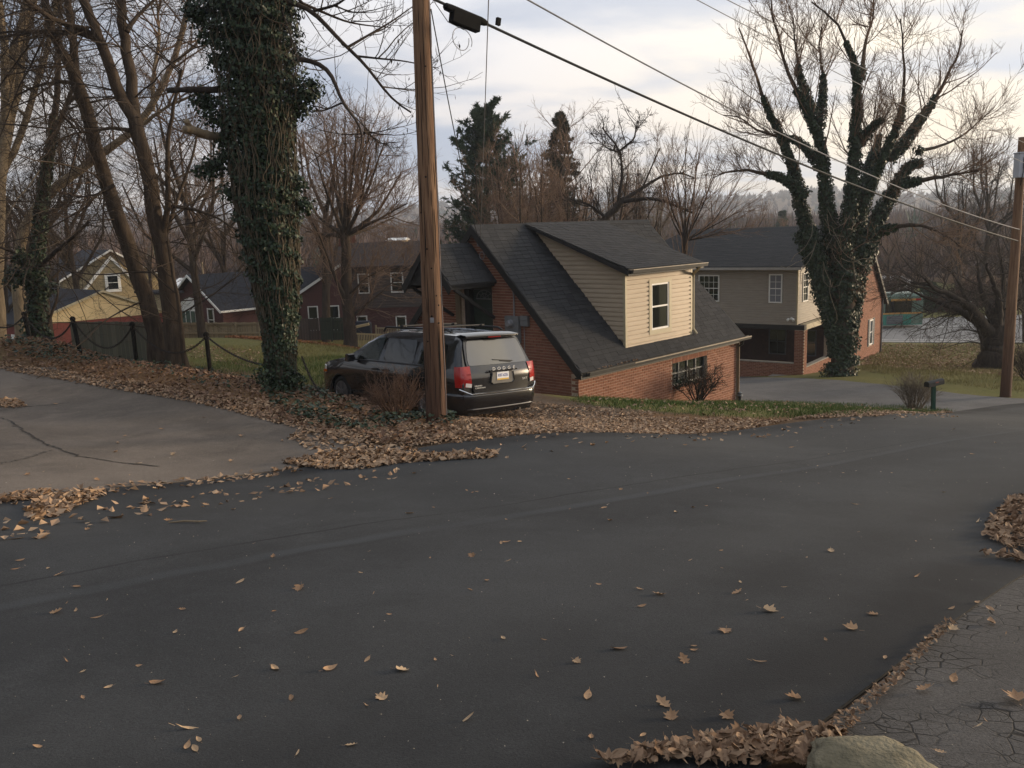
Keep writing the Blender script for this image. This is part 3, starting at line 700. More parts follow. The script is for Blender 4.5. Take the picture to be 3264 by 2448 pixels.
# ------------------------------------------------------------------ the brick house with the shed dormer
YAW1 = .7473
E1 = np.array([1.79, 22.0, -2.07]); RL, RD, RH = 8.52, 3.75, 3.79
def build_house():
    rng = np.random.default_rng(41)
    M4 = Matrix.Translation(Vector(E1)) @ Matrix.Rotation(math.pi / 2 - YAW1, 4, 'Z')
    root = empty('brick_house', None, 'one and a half storey red brick house with dark shingle roof and tan dormer', 'house', mat4=M4)
    sl_ = math.hypot(RD, RH); sy = np.array([0, RD, RH]) / sl_; sn = np.array([0, -RH, RD]) / sl_
    U0, U1, V0 = .12, 8.40, .232
    W0, W1, Wz0, Wz1 = 4.57, 6.55, -1.07, -.38
    D0, D1 = 3.2, 4.36
    # --- walls (mortar core)
    def wall(name, fn):
        b = MB(); fn(b); return b.build(name, M_mortar, root)
    def front(b):
        b.box(U0, W0, V0, V0 + .22, -2.9, -.06); b.box(W1, U1, V0, V0 + .22, -2.9, -.06)
        b.box(W0, W1, V0, V0 + .22, -2.9, Wz0); b.box(W0, W1, V0, V0 + .22, Wz1, -.06)
    fw = wall('front_wall', front)
    zr = lambda v: v * RH / RD - .10 if v < RD else (2 * RD - v) * RH / RD - .10
    def gable(b, u):
        b.prism([(u, V0 + .222, -3.2), (u, D0, -3.2), (u, D0, zr(D0)), (u, V0 + .222, zr(V0 + .222))], (.22, 0, 0))
        b.prism([(u, D1, -3.2), (u, 7.25, -3.2), (u, 7.25, zr(7.25)), (u, D1, zr(D1))], (.22, 0, 0))
        b.prism([(u, D0, 2.27), (u, D1, 2.27), (u, D1, zr(D1)), (u, RD, zr(RD)), (u, D0, zr(D0))], (.22, 0, 0))
    gw = wall('gable_wall', lambda b: gable(b, U0 + .012))
    wall('rear_wall', lambda b: b.box(U0 + .235, U1, 7.03, 7.25, -4.2, -.06))
    wall('far_gable_wall', lambda b: b.prism([(U1 - .22, V0 + .222, -3.6), (U1 - .22, 7.02, -3.6), (U1 - .22, 7.02, zr(7.02)), (U1 - .22, RD, zr(RD)), (U1 - .22, V0 + .222, zr(V0 + .222))], (.22, 0, 0)))
    # --- bricks
    kf = lambda s, z: not (W0 - U0 - .005 < s < W1 - U0 + .005 and Wz0 - .08 < z < Wz1 + .205)
    fb = brick_rows((U0, V0, 0), (1, 0, 0), U1 - U0, -2.75, -.09, (0, -1, 0), kf, rng)
    for i in range(int((W1 - W0) / .076)):  # soldier course over the window and its row-lock sill
        s = W0 + .038 + i * .076
        fb.append(((s, V0 - .012 + .015, Wz1 + .10), (.0645, .03, .195), None)); fb.append(((s, V0 - .022, Wz0 - .035), (.0645, .09, .062), None))
    kg = lambda s, z: (z < zr(s + V0) - .03) and not (D0 - .01 < s + V0 < D1 + .27 and z < 2.30)
    gb = brick_rows((U0 + .012, V0, 0), (0, 1, 0), 7.0, -1.2, 3.62, (-1, 0, 0), kg, rng)
    Mw = M4
    allb = [(fw, b) for b in fb] + [(gw, b) for b in gb]
    dist = sorted(range(len(allb)), key=lambda i: (Mw @ Vector(allb[i][1][0]) - Vector(CO)).length * (1.0 if allb[i][0] is fw else 1.12))
    near = set(dist[:290])
    for part in (fw, gw):
        pieces('brick', [b for i, (p, b) in enumerate(allb) if p is part and i in near], part, M_brick_o, M_brick, 300, Mw)
        pieces('brick_field', [b for i, (p, b) in enumerate(allb) if p is part and i not in near], part, M_brick_o, M_brick, 0, Mw)
    # --- roof
    Rf = MB(); th = .07
    Rf.prism([(-.02, 0, 0), (-.02, RD, RH), (-.02, RD, RH - th * 1.4), (-.02, .05, -th)], (RL + .04, 0, 0))
    Rf.prism([(-.02, 2 * RD, 0), (-.02, RD + .001, RH), (-.02, RD + .001, RH - th * 1.4), (-.02, 2 * RD - .05, -th)], (RL + .04, 0, 0))
    roof = Rf.build('roof', M_roofbase, root)
    DU0, DU1, DV, DZ0, DZ1 = 2.40, 5.78, .35, .35, 2.38
    main = shingle_rows((-.03, 0, 0), (1, 0, 0), sy, RL + .06, sl_, lambda s, t: not (DU0 < s - .03 < DU1 and t * sy[1] > DV + .02), rng)
    dz0, dz1 = 2.50, 3.80; dsl = math.hypot(RD - .05, dz1 - dz0); dy = np.array([0, RD - .05, dz1 - dz0]) / dsl
    dorm = shingle_rows((2.13, .03, dz0 + .005), (1, 0, 0), dy, 3.86, dsl, lambda s, t: True, rng)
    # --- porch gable over the side door
    PV, PZ, PE, PW, PU = 3.92, 3.30, 2.28, .93, -1.62
    psl = math.hypot(PW, PZ - PE); py = np.array([0, PW, PZ - PE]) / psl
    pr = MB()
    for sgn in (-1, 1):
        pr.prism([(PU, PV + sgn * PW, PE), (PU, PV + sgn * .001, PZ), (PU, PV + sgn * .001, PZ - .09), (PU, PV + sgn * (PW - .03), PE - .06)], (.13 - PU, 0, 0))
    porch = pr.build('porch_roof', M_roofbase, root)
    po = shingle_rows((PU - .02, PV - PW, PE), (1, 0, 0), py, .12 - PU, psl, lambda s, t: True, rng)
    po2 = shingle_rows((.12, PV + PW, PE), (-1, 0, 0), np.array([0, -PW, PZ - PE]) / psl, .12 - PU, psl, lambda s, t: True, rng)
    alls = [('r', b) for b in main] + [('d', b) for b in dorm] + [('p', b) for b in po + po2]
    # --- dormer
    c0 = MB(); core = [(DU0 + .03, DV + .11, .3), (DU0 + .03, DV + .11, dz0 - .02), (DU0 + .03, RD - .1, dz1 - .12), (DU0 + .03, RD - .1, RH - .25)]
    c0.prism(core, (DU1 - DU0 - .06, 0, 0)); dormer = c0.build('dormer', M_siding, root)
    dr = MB(); dr.prism([(2.12, .04, dz0), (2.12, RD, dz1), (2.12, RD, dz1 - .05), (2.12, .04, dz0 - .16)], (3.88, 0, 0))
    droof = dr.build('dormer_roof', M_blacktrim, root)
    dist = sorted(range(len(alls)), key=lambda i: (Mw @ Vector(alls[i][1][0]) - Vector(CO)).length)
    near = set(dist[:290])
    for key, part in (('r', roof), ('d', droof), ('p', porch)):
        pieces('shingle', [b for i, (p, b) in enumerate(alls) if p == key and i in near], part, M_shingle_o, M_shingle, 300, Mw)
        pieces('shingle_field', [b for i, (p, b) in enumerate(alls) if p == key and i not in near], part, M_shingle_o, M_shingle, 0, Mw)
    cm = MB(); w_ = .15
    cm.prism([(0, -w_ * .70, -w_ * .72), (0, 0, 0), (0, w_ * .70, -w_ * .72), (0, w_ * .70, -w_ * .72 - .014), (0, 0, -.016), (0, -w_ * .70, -w_ * .72 - .014)], (.235, 0, .008))
    cap0 = cm.build('ridge_cap', M_shingle_o, roof); cap0.location = (-.03, RD, RH + .03)
    for i in range(1, 42):
        c = cap0.copy(); COL.objects.link(c); c.location = (-.03 + i * .205, RD, RH + .03 + (.02 if i > 10 else 0))
    pc = cap0.copy(); COL.objects.link(pc); pc.parent = porch; pc.location = (PU - .02, PV, PZ + .03)
    for i in range(1, 8):
        c = pc.copy(); COL.objects.link(c); c.location = (PU - .02 + i * .205, PV, PZ + .03)
    # black rake boards, fascia, gutters
    for u in (-.05, RL + .02):
        t = MB(); t.prism([(u, -.03, -.03), (u, RD, RH + .005), (u, RD, RH - .24), (u, .11, -.15)], (.03, 0, 0)); t.build('rake_board', M_blacktrim, root); t = MB(); t.prism([(u, 2 * RD + .03, -.03), (u, RD + .001, RH + .005), (u, RD + .001, RH - .24), (u, 2 * RD - .11, -.15)], (.03, 0, 0)); t.build('rake_board', M_blacktrim, root)
    t = MB(); t.box(-.02, RL + .02, .02, .05, -.17, -.01); t.box(-.02, RL + .02, .051, .23, -.16, -.13); t.build('fascia', M_blacktrim, root)
    g = MB(); prof = [(-.10, 0), (-.10, -.015), (-.085, -.10), (.015, -.10), (.015, .0), (.005, .0), (.005, -.09), (-.075, -.09), (-.088, -.012), (-.088, 0)]
    g.prism([(.2, v, z) for v, z in prof], (RL + .1, 0, 0)); g.build('gutter', M_blacktrim, root); g = MB(); g.box(2.2, RL + .3, -.106, -.101, -.030, .003); g.build('gutter_lip', M_gutter, root)
    d = MB(); d.tube([(8.36, -.04, -.1), (8.40, .0, -.22), (8.46, .17, -.34), (8.46, .17, -2.02), (8.46, .05, -2.15)], .04, 8); d.build('downspout', M_blacktrim, root)
    d = MB(); d.box(8.415, 8.44, .12, .225, -2.6, -.2); d.build('corner_board', M_plank, root)
    # dormer trim and gutter
    g = MB(); g.prism([(2.15, v - .01, z + dz0 + .0) for v, z in prof], (3.87, 0, 0)); g.build('gutter', M_blacktrim, root)
    g = MB(); g.box(2.15, 6.02, -.115, -.102, dz0 - .012, dz0 + .006); g.build('gutter_lip', M_gutter, root)
    d = MB(); d.tube([(5.70, -.02, dz0 - .1), (5.72, .08, dz0 - .2), (5.86, .30, dz0 - .34), (5.90, .33, dz0 - .45), (5.90, .33, .52), (5.93, .22, .36)], .042, 8); d.build('downspout', M_trim, root)
    c = MB()
    for u in (DU0, DU1): c.box(u - .045, u + .045, DV - .035, DV + .05, DZ0 - .02, DZ1 + .02)
    c.build('corner_trim', M_trim, root)
    c = MB(); c.prism([(DU0 - .02, DV + .05, DZ1 - .03), (DU0 - .02, 3.35, 3.42), (DU0 - .02, 3.42, 3.40), (DU0 - .02, DV + .05, DZ1 - .11)], (.03, 0, 0)); c.build('cheek_trim', M_trim, root)
    h = .127; sp = []; spl = []
    for i in range(17):
        z = DZ0 - .03 + i * h; zt = min(z + h, DZ1 + .1)
        if z > DZ1 + .02: break
        a, b = DU0 + .04, DU1 - .04
        for x0, x1 in (((a, 3.508), (4.662, b)) if z > .62 and z + h < 2.10 else ((a, b),)): sp.append((z, x0, x1, x0, x1))
    boards(dormer, (0, DV, 0), (1, 0, 0), (0, -1, 0), sp, h, M_siding, t=.034)
    for i in range(26):  # the cheek: boards running back to the roof slope
        z = DZ0 - .03 + i * h
        lo = lambda zz: max(DV + .04, (zz - (dz0 - .10)) / ((dz1 - dz0) / (RD - .05)) + .05)
        hi = lambda zz: zz * RD / RH - .01
        a, b, a1, b1 = lo(z), hi(z), lo(z + h), hi(z + h)
        if b > a + .05:
            if b1 < a1: a1 = b1 = max(min((a1 + b1) / 2, b), a)
            spl.append((z, a, b, a1, b1))
    boards(dormer, (DU0, 0, 0), (0, 1, 0), (-1, 0, 0), spl, h, M_siding, t=.034)
    boards(dormer, (DU1, 0, 0), (0, 1, 0), (1, 0, 0), spl[:16], h, M_siding)
    sash_window(root, (3.635, DV, .70), (1, 0, 0), (0, -1, 0), .90, 1.32, M_white, casing=.125, m_case=M_trim)
    # cellar window: steel frame, four lights by two
    f = MB(); y0, y1 = V0 + .09, V0 + .12
    for i in range(5): x = W0 + .02 + (W1 - W0 - .04) * i / 4; f.box(x - .016, x + .016, y0, y1, Wz0, Wz1)
    for z in (Wz0 + .016, (Wz0 + Wz1) / 2, Wz1 - .016): f.box(W0, W1, y0 + .004, y1 + .006, z - .014, z + .014)
    win = f.build('cellar_window', M_greymetal, root)
    for i in range(4):
        for k in range(2):
            x0 = W0 + .036 + (W1 - W0 - .04) * i / 4; z0 = Wz0 + .02 + k * (Wz1 - Wz0) / 2
            q = MB(); q.box(x0, x0 + (W1 - W0 - .04) / 4 - .034, y1 + .008, y1 + .012, z0, z0 + (Wz1 - Wz0) / 2 - .03); q.build('pane', M_pane, win)
    q = MB(); q.box(W0, W1, y1 + .3, y1 + .32, Wz0, Wz1); q.build('blind', M_curtain, win)
    # side door under the porch
    q = MB(); q.box(U0 + .20, U0 + .25, D0 + .05, D1 - .25, .06, 2.02); door = q.build('door', M_darkgreen, root)
    for z0, z1 in ((.2, .75), (.85, 1.5)):
        for a, b in ((D0 + .14, D0 + .44), (D0 + .52, D0 + .82)):
            q = MB(); q.box(U0 + .185, U0 + .199, a, b, z0, z1); q.build('door_panel', M_darkgreen, door)
    q = MB(); q.lathe((U0 + .2, D1 - .34, .98), (-1, 0, 0), [(0, .03), (.02, .03), (.03, .012), (.05, .03), (.08, .025), (.085, .0)], 10); q.build('handle', M_gutter, door)
    q = MB(); cv, cz, rr = D0 + .46, 1.78, .30
    q.box(U0 + .17, U0 + .19, cv - rr - .03, cv + rr + .03, cz - .03, cz)
    arc = [(U0 + .18, cv + rr * math.cos(a), cz + .02 + .21 * math.sin(a)) for a in np.linspace(0, math.pi, 15)]; q.tube(arc, .012, 6)
    arc = [(U0 + .18, cv + .5 * rr * math.cos(a), cz + .02 + .11 * math.sin(a)) for a in np.linspace(0, math.pi, 11)]; q.tube(arc, .009, 6)
    for a in (.6, 1.2, 1.94, 2.54): q.tube([(U0 + .18, cv, cz), (U0 + .18, cv + rr * math.cos(a), cz + .02 + .21 * math.sin(a))], .008, 6)
    q.build('fanlight_bars', M_greymetal, door)
    q = MB(); q.box(U0 + .08, U0 + .23, D1 - .2, D1 + .0, -.1, 2.26); q.build('door_jamb', M_blacktrim, root)
    q = MB(); q.box(U0 - .06, U0 + .1, D1 + .06, D1 + .24, -1.0, 2.2); q.build('door_post', M_plank, root)
    q = MB(); q.box(U0 + .02, U0 + .23, D0 - .01, D0 + .05, -.1, 2.26); q.box(U0 + .02, U0 + .23, D0 + .05, D1, 2.04, 2.26); q.build('door_frame', M_blacktrim, root)
    q = MB(); q.box(U0 + .6, U0 + .62, D0 - .3, D1 + .3, -1.0, 2.4); q.build('hall_wall', M_blacktrim, root)
    # porch barge boards, beams and brackets
    q = MB()
    for sg in (-1, 1):
        q.prism([(PU - .04, PV + sg * (PW + .05), PE - .06), (PU - .04, PV, PZ + .01), (PU - .04, PV, PZ - .19), (PU - .04, PV + sg * (PW - .06), PE - .24)], (.035, 0, 0))
        q.bar((PU, PV + sg * (PW - .12), PE - .07), (.1, PV + sg * (PW - .12), PE - .07), .09, .12)
        q.bar((PU + .25, PV + sg * (PW - .12), PE - .13), (.08, PV + sg * (PW - .12), PE - 1.0), .08, .08)
    q.build('porch_bracket', M_blacktrim, root)
    q = MB(); q.prism([(PU + .02, PV - PW + .08, PE - .02), (PU + .02, PV, PZ - .12), (PU + .02, PV + PW - .08, PE - .02)], (.02, 0, 0)); q.build('porch_pediment', M_blacktrim, root)
    # meter, service boxes and conduit on the gable wall
    x = U0 - .004
    q = MB(); q.box(x - .13, x, 2.14, 2.63, .63, 1.36); q.box(x - .145, x - .13, 2.16, 2.61, .66, 1.0); meter = q.build('meter_cabinet', M_greymetal, root, bevel=.008)
    q = MB(); q.lathe((x - .13, 2.41, 1.16), (-1, 0, 0), [(0, .115), (.03, .115), (.035, .095), (.1, .09), (.135, .07), (.14, .0)], 18); q.build('meter_dial', M_white if False else M_wire2, meter)
    q = MB(); q.box(x - .1, x, 1.83, 2.10, 1.10, 1.38); q.box(x - .112, x - .1, 1.84, 2.09, 1.26, 1.385); q.build('service_box', M_greymetal, root, bevel=.006)
    q = MB(); q.tube([(x - .04, 2.35, 1.36), (x - .04, 2.34, 1.9), (x - .04, 2.37, 2.1), (x - .04, 2.5, 2.26), (x - .05, 3.45, 3.26), (x - .05, 3.62, 3.36)], .022, 8); q.build('conduit', M_wire2, root)
    q = MB(); q.tube([(x - .02, 2.02, 1.1), (x - .02, 2.02, -.75)], .012, 6); q.build('ground_wire', M_wire2, root)
    q = MB(); q.lathe((x - .05, 3.57, 3.22), (0, 0, 1), [(0, .02), (.02, .05), (.12, .06), (.17, .03), (.18, 0)], 10); q.tube([(x - .1, 3.42 + .09 * math.cos(a), 2.98 + .10 * math.sin(a)) for a in np.linspace(0, 6.28, 16)], .012, 6); q.build('service_head', M_wire2, root)
    q = MB(); q.box(U0 - .9, U0 + .0, D0 - .2, D1 + .3, -1.6, -.02); q.build('porch_step', M_mortar, root)
    return root
HOUSE = build_house()
# ------------------------------------------------------------------ the black minivan
M_paint = mat('black_car_paint', (.006, .006, .008), (.007, .007, .009), 3, .22, spec=.5, coat=1.)
M_plastic = mat('black_plastic', (.012, .012, .012), (.018, .018, .018), 20, .6)
M_tyre = mat('tyre_rubber', (.012, .012, .012), (.022, .021, .020), 14, .85)
M_rim = mat('grey_rim', (.30, .30, .31), (.34, .34, .35), 5, .35, metal=.8)
M_chrome = mat('chrome', (.62, .62, .62), (.66, .66, .66), 3, .18, metal=1.)
M_red = mat('red_lens', (.30, .008, .007), (.36, .010, .008), 10, .15, coat=.6)
M_redd = mat('dark_red_lens', (.16, .004, .004), (.2, .006, .005), 10, .2)
M_clear = mat('clear_lens', (.62, .60, .58), (.7, .68, .66), 10, .15, coat=.6)
M_amber = mat('amber_lens', (.42, .10, .01), (.5, .12, .02), 10, .2)
M_tint = glass_mat('tinted_glass', (.006, .007, .008), .03)
M_rearglass = mat('rear_glass', (.14, .14, .138), (.15, .15, .147), 3, .03, metal=.26, coat=1.)
M_silver = mat('silver_letter', (.72, .72, .70), (.76, .76, .74), 3, .3, metal=.3)
M_see = glass_mat('door_glass', (.01, .016, .014), .03, alpha=.42)
M_plate = mat('plate_white', (.66, .67, .70), (.7, .71, .73), 30, .4)
M_plateblue = mat('plate_blue', (.02, .05, .30), None, 5, .4)
M_plateyel = mat('plate_yellow', (.62, .38, .05), None, 5, .4)
M_seat = mat('seat_cloth', (.03, .03, .03), (.05, .05, .05), 30, .9)
def text_obj(name, s, size, mats, parent, M4, extrude=.004, sx=1.):
    cu = bpy.data.curves.new(name, 'FONT'); cu.body = s; cu.size = size; cu.extrude = extrude; cu.align_x = 'CENTER'; cu.align_y = 'CENTER'; cu.resolution_u = 2
    t = bpy.data.objects.new(name, cu); COL.objects.link(t)
    dg = bpy.context.evaluated_depsgraph_get(); me = bpy.data.meshes.new_from_object(t.evaluated_get(dg)); bpy.data.objects.remove(t); bpy.data.curves.remove(cu)
    me.transform(M4 @ Matrix.Diagonal((sx, 1, 1, 1))); me.materials.clear(); me.materials.append(mats)
    return link_mesh(name, me, parent)
def rear_y(z):
    """rear face of the body at height z"""
    return float(np.interp(z, [.2, .55, .72, .95, 1.12, 1.62, 1.70], [-2.53, -2.55, -2.54, -2.535, -2.47, -2.24, -2.16]))
def side_x(z):
    return float(np.interp(z, [.20, .32, .55, .80, 1.00, 1.08, 1.58, 1.66, 1.72, 1.755], [.88, .945, .985, .995, .985, .955, .80, .74, .58, .0]))
def build_van():
    Rz = Matrix.Rotation(math.radians(43.0), 4, 'Z') @ Matrix.Rotation(math.radians(-1.5), 4, 'X') @ Matrix.Rotation(math.radians(3.4), 4, 'Y')
    M4 = Matrix.Translation((-1.98, 18.55, -2.158)) @ Rz
    root = empty('minivan', None, 'black minivan parked beside the brick house behind the utility pole', 'minivan', mat4=M4)
    # body: rings across the car, nose to tail; each ring a half profile mirrored
    #  (y, width factor, belt height, roof height, roof half width)
    ST = [(2.57, .72, .70, .74, .55), (2.52, .85, .78, .84, .62), (2.36, .93, .86, .95, .66), (2.10, .965, .93, 1.01, .68), (1.75, .985, .99, 1.07, .70), (1.38, 1., 1.04, 1.13, .72),
          (1.10, 1., 1.065, 1.30, .72), (.78, 1., 1.075, 1.49, .72), (.45, 1., 1.08, 1.64, .73), (.15, 1., 1.08, 1.72, .74), (-.3, 1., 1.08, 1.755, .74), (-1.0, 1., 1.085, 1.765, .74), (-1.7, 1., 1.09, 1.75, .73), (-2.05, .995, 1.095, 1.735, .72)]
    rings = []
    for y, wf, zb, zt, rw in ST:
        lowx = wf
        pts = [(0, .20), (.60, .20), (.86, .21), (.945, .32), (.985, .55), (.995, .80), (.985, zb - .06), (.958, zb)]
        pts = [(x * lowx, min(z, zb - .02 * (7 - i)) if i >= 3 else z) for i, (x, z) in enumerate(pts)]
        xb = .958 * wf
        f = max(zt - zb, .02)
        xr = max(xb - f * .34, rw * .9 if f > .3 else rw * wf + .12)
        pts += [(xb + (xr - xb) * .5, zb + f * .5), (xr + .01, zb + f * .80), (xr - .06, zb + f * .93), (xr * .62, zb + f * .985), (0, zt)]
        rings.append([(x, y, z) for x, z in pts])
    # the last rings follow the slanted tail
    def tail(inset, dy):
        out = []
        for (x, y, z) in rings[13][:]:
            zz = min(z, 1.72); out.append((x * inset, rear_y(zz) + dy, z - (0 if dy > .05 else .02 * (z > 1.5))))
        return out
    rings.append(tail(.998, .13)); rings.append(tail(.975, .035)); rings.append(tail(.93, .0))
    V = []; n = len(rings[0]); F = []
    full = []
    for r in rings:
        loop = r + [(-x, y, z) for x, y, z in r[-2:0:-1]]
        full.append(loop); V += loop
    m = len(full[0])
    for i in range(len(full) - 1):
        for j in range(m): a = i * m + j; b = i * m + (j + 1) % m; F.append((a, b, b + m, a + m))
    # nose cap and crowned tail cap as strips joining left and right
    for base, rev in ((0, False), ((len(full) - 1) * m, True)):
        for j in range(n - 1):
            a, b = base + j, base + j + 1; c, d = base + (m - j) % m, base + (m - j - 1) % m
            f = [a, b, d, c] if b != d else [a, b, c]
            if a == c: f = [a, b, d]
            f = list(dict.fromkeys(f)); F.append(tuple(f if not rev else f[::-1]))
    bm = bmesh.new(); vs = [bm.verts.new(v) for v in V]
    for f in F:
        try: bm.faces.new([vs[i] for i in f])
        except ValueError: pass
    bmesh.ops.recalc_face_normals(bm, faces=bm.faces)
    me = bpy.data.meshes.new('body'); bm.to_mesh(me); bm.free(); me.materials.append(M_paint)
    tmp = bpy.data.objects.new('tmp_body', me); COL.objects.link(tmp)
    cut = MB()
    for y in (1.62, -1.46):
        for s in (-1, 1): cut.lathe((s * .70, y, .34), (s, 0, 0), [(0, .385), (.5, .385)], 28)
    cutters = [cut.build('tmp_cut', None)]
    c2 = MB(); poly = [(-1.3, y, z) for y, z in ((.98, 1.125), (.16, 1.125), (.10, 1.585), (.34, 1.56), (.62, 1.43))]; c2.prism(poly, (2.6, 0, 0)); cutters.append(c2.build('tmp_cut2', None))
    for c in cutters:
        md = tmp.modifiers.new('b', 'BOOLEAN'); md.operation = 'DIFFERENCE'; md.object = c; md.solver = 'EXACT'
    dg = bpy.context.evaluated_depsgraph_get(); nm = bpy.data.meshes.new_from_object(tmp.evaluated_get(dg))
    for o in [tmp] + cutters: bpy.data.objects.remove(o)
    bm = bmesh.new(); bm.from_mesh(nm)
    for f in bm.faces: f.smooth = True
    for e in bm.edges:
        if len(e.link_faces) == 2 and e.calc_face_angle(0) > .6: e.smooth = False
    bm.to_mesh(nm); bm.free(); nm.materials.clear(); nm.materials.append(M_paint); nm.name = 'body'
    body = link_mesh('body', nm, root)
    # side glass: panels just proud of the body side
    def side_panel(name, s, poly, m, d=.006, parent=root, thick=.004):
        o = [(s * (side_x(z) + d), y, z) for y, z in poly]; i = [(s * (side_x(z) + d - thick), y, z) for y, z in poly]; k = len(poly)
        return obj(name, o + i, [tuple(range(k)), tuple(range(k, 2 * k))[::-1]] + [(a, (a + 1) % k, k + (a + 1) % k, k + a) for a in range(k)], m, parent)
    def grid_panel(name, s, y0, y1, z0, z1, m, slant0=0, slant1=0, d=.007):
        V = []; F = []; nz = 6; r = .05
        for i in range(nz + 1):
            z = z0 + (z1 - z0) * i / nz; t = i / nz; ins = r * .6 if i in (0, nz) else 0
            for yy in (y0 + slant0 * t - ins * (1 if y0 > y1 else -1), y1 + slant1 * t + ins * (1 if y0 > y1 else -1)): V.append((s * (side_x(z) + d), yy, z))
        for i in range(nz): F.append((2 * i, 2 * i + 1, 2 * i + 3, 2 * i + 2))
        return obj(name, V, F, m, root, smooth=True)
    for s in (-1, 1):
        side_panel('door_window', s, [(1.0, 1.115), (.155, 1.115), (.10, 1.59), (.33, 1.57), (.63, 1.44)], M_see)
        grid_panel('slider_window', s, -.0, -1.02, 1.115, 1.575, M_tint, slant0=-.03)
        grid_panel('quarter_window', s, -1.14, -2.02, 1.125, 1.56, M_tint, slant1=.10)
        side_panel('belt_trim', s, [(1.05, 1.098), (-2.05, 1.108), (-2.05, 1.085), (1.05, 1.075)], M_plastic, .012, thick=.012)
        for y in (1.18, .07, -1.08):
            side_panel('door_seam', s, [(y, 1.05), (y - .012, 1.05), (y - .012, .42), (y, .42)], M_plastic, .003, thick=.003)
        side_panel('slide_rail', s, [(-1.1, .985), (-2.1, .985), (-2.1, .965), (-1.1, .965)], M_plastic, .004, thick=.004)
        side_panel('rocker_trim', s, [(1.18, .42), (-1.02, .42), (-1.02, .38), (1.18, .38)], M_chrome if False else M_plastic, .012, thick=.012)
        for y in (.22, -.14):
            q = MB(); q.bar((s * 1.012, y + .1, .93), (s * 1.012, y - .1, .93), .03, .03); q.bar((s * .985, y, .93), (s * 1.01, y, .93), .12, .05); q.build('door_handle', M_paint, root)
        q = MB(); q.lathe((s * .97, 1.0, 1.12), (s, -.1, .1), [(0, .03), (.08, .03)], 8)
        q.prism([(s * 1.02, 1.07, 1.06), (s * 1.02, .93, 1.05), (s * 1.02, .93, 1.22), (s * 1.02, 1.04, 1.22)], (s * .2, -.02, 0)); q.build('mirror', M_paint, root, bevel=.02)
        q = MB(); q.tube([(s * .66, .35, 1.70), (s * .67, .25, 1.79), (s * .67, -1.75, 1.80), (s * .66, -1.9, 1.75)], .022, 8); q.build('roof_rail', M_plastic, root)
        # wheels
        for y in (1.62, -1.46):
            t = MB(); pr = [(-.11, .25), (-.105, .30), (-.085, .333), (-.05, .342), (.05, .342), (.085, .333), (.105, .30), (.11, .25), (.06, .235), (-.06, .235)]
            t.lathe((s * .845, y, .342), (s, 0, 0), pr, 32); w = t.build('wheel', M_tyre, root, smooth=True)
            t = MB(); t.lathe((s * .845, y, .342), (s, 0, 0), [(.02, .0), (.02, .235), (.095, .238), (.10, .228), (.06, .215), (.055, .0)], 28)
            rimd = t.build('rim', M_plastic, w, smooth=False)
            t = MB()
            for k in range(5):
                for da in (-.14, .14):
                    a = k * 2 * math.pi / 5 + .3; c0, c1 = a + da * .6, a + da
                    t.bar((s * .945, y + .04 * math.cos(c0), .342 + .04 * math.sin(c0)), (s * .945, y + .225 * math.cos(c1), .342 + .225 * math.sin(c1)), .022, .02, up=(s, 0, 0))
            t.lathe((s * .935, y, .342), (s, 0, 0), [(0, .05), (.02, .05), (.022, 0)], 14); t.lathe((s * .93, y, .342), (s, 0, 0), [(0, .222), (.02, .232), (.02, .218), (0, .212)], 28); t.build('spokes', M_rim, w)
            t = MB(); a = np.linspace(-.15, math.pi + .15, 20); t.tube([(s * (.965 if y > 0 else .965), y + .395 * math.cos(q_), .342 + .395 * math.sin(q_)) for q_ in a], .018, 6); t.build('arch_lip', M_plastic, root)
    # headlights with amber marker
    for s in (-1, 1):
        q = MB(); q.prism([(s * .74, 2.475, .70), (s * .955, 2.22, .72), (s * .965, 2.16, .88), (s * .90, 2.33, .90), (s * .74, 2.455, .86)], (0, .035, .0)); q.build('headlight', M_clear, root)
        side_panel('side_marker', s, [(2.30, .80), (2.20, .80), (2.20, .74), (2.32, .74)], M_amber, -.03, thick=.03)
    q = MB(); q.box(-.75, .75, 2.50, 2.60, .30, .52); q.build('front_bumper', M_paint, root, bevel=.03)
    # cabin seen through the front door glass
    q = MB(); q.bar((0, 1.0, 1.1), (0, .9, 1.16), 1.5, .1); q.build('dashboard', M_plastic, root)
    for s in (-1, 1):
        q = MB(); q.box(s * .42 - .25, s * .42 + .25, -.02 + .16, .16 + .12, .95, 1.42); q.box(s * .42 - .13, s * .42 + .13, .15, .25, 1.42, 1.56); q.build('front_seat', M_seat, root, bevel=.03)
    q = MB(); a = np.linspace(0, 2 * math.pi, 20); q.tube([(-.42 + .18 * math.cos(t), .62 - .05 * math.sin(t), 1.16 + .17 * math.sin(t)) for t in a], .016, 6); q.build('steering_wheel', M_clear, root)
    # ---- tail
    def crown(x): return -.055 * (1 - (x / .9) ** 2)
    def rear_patch(name, xs, zs, m, d=.012, inset=None, parent=root, smooth=True):
        V = []; F = []; nx = 13
        for i, z in enumerate(zs):
            w = xs[i] if isinstance(xs[i], tuple) else (-xs[i], xs[i])
            for j in range(nx):
                x = w[0] + (w[1] - w[0]) * j / (nx - 1); V.append((x, rear_y(z) + crown(x) - d, z))
        for i in range(len(zs) - 1):
            for j in range(nx - 1): a = i * nx + j; F.append((a, a + 1, a + 1 + nx, a + nx))
        return obj(name, V, F, m, parent, smooth=smooth)
    zs = [.60, .66, .72, .80, .88, .95, 1.02, 1.08, 1.13, 1.20, 1.30, 1.40, 1.50, 1.60, 1.66]
    tg = rear_patch('tailgate', [.66, .70, .72, .73, .745, .75, .76, .765, .79, .79, .775, .755, .735, .70, .66], zs, M_paint)
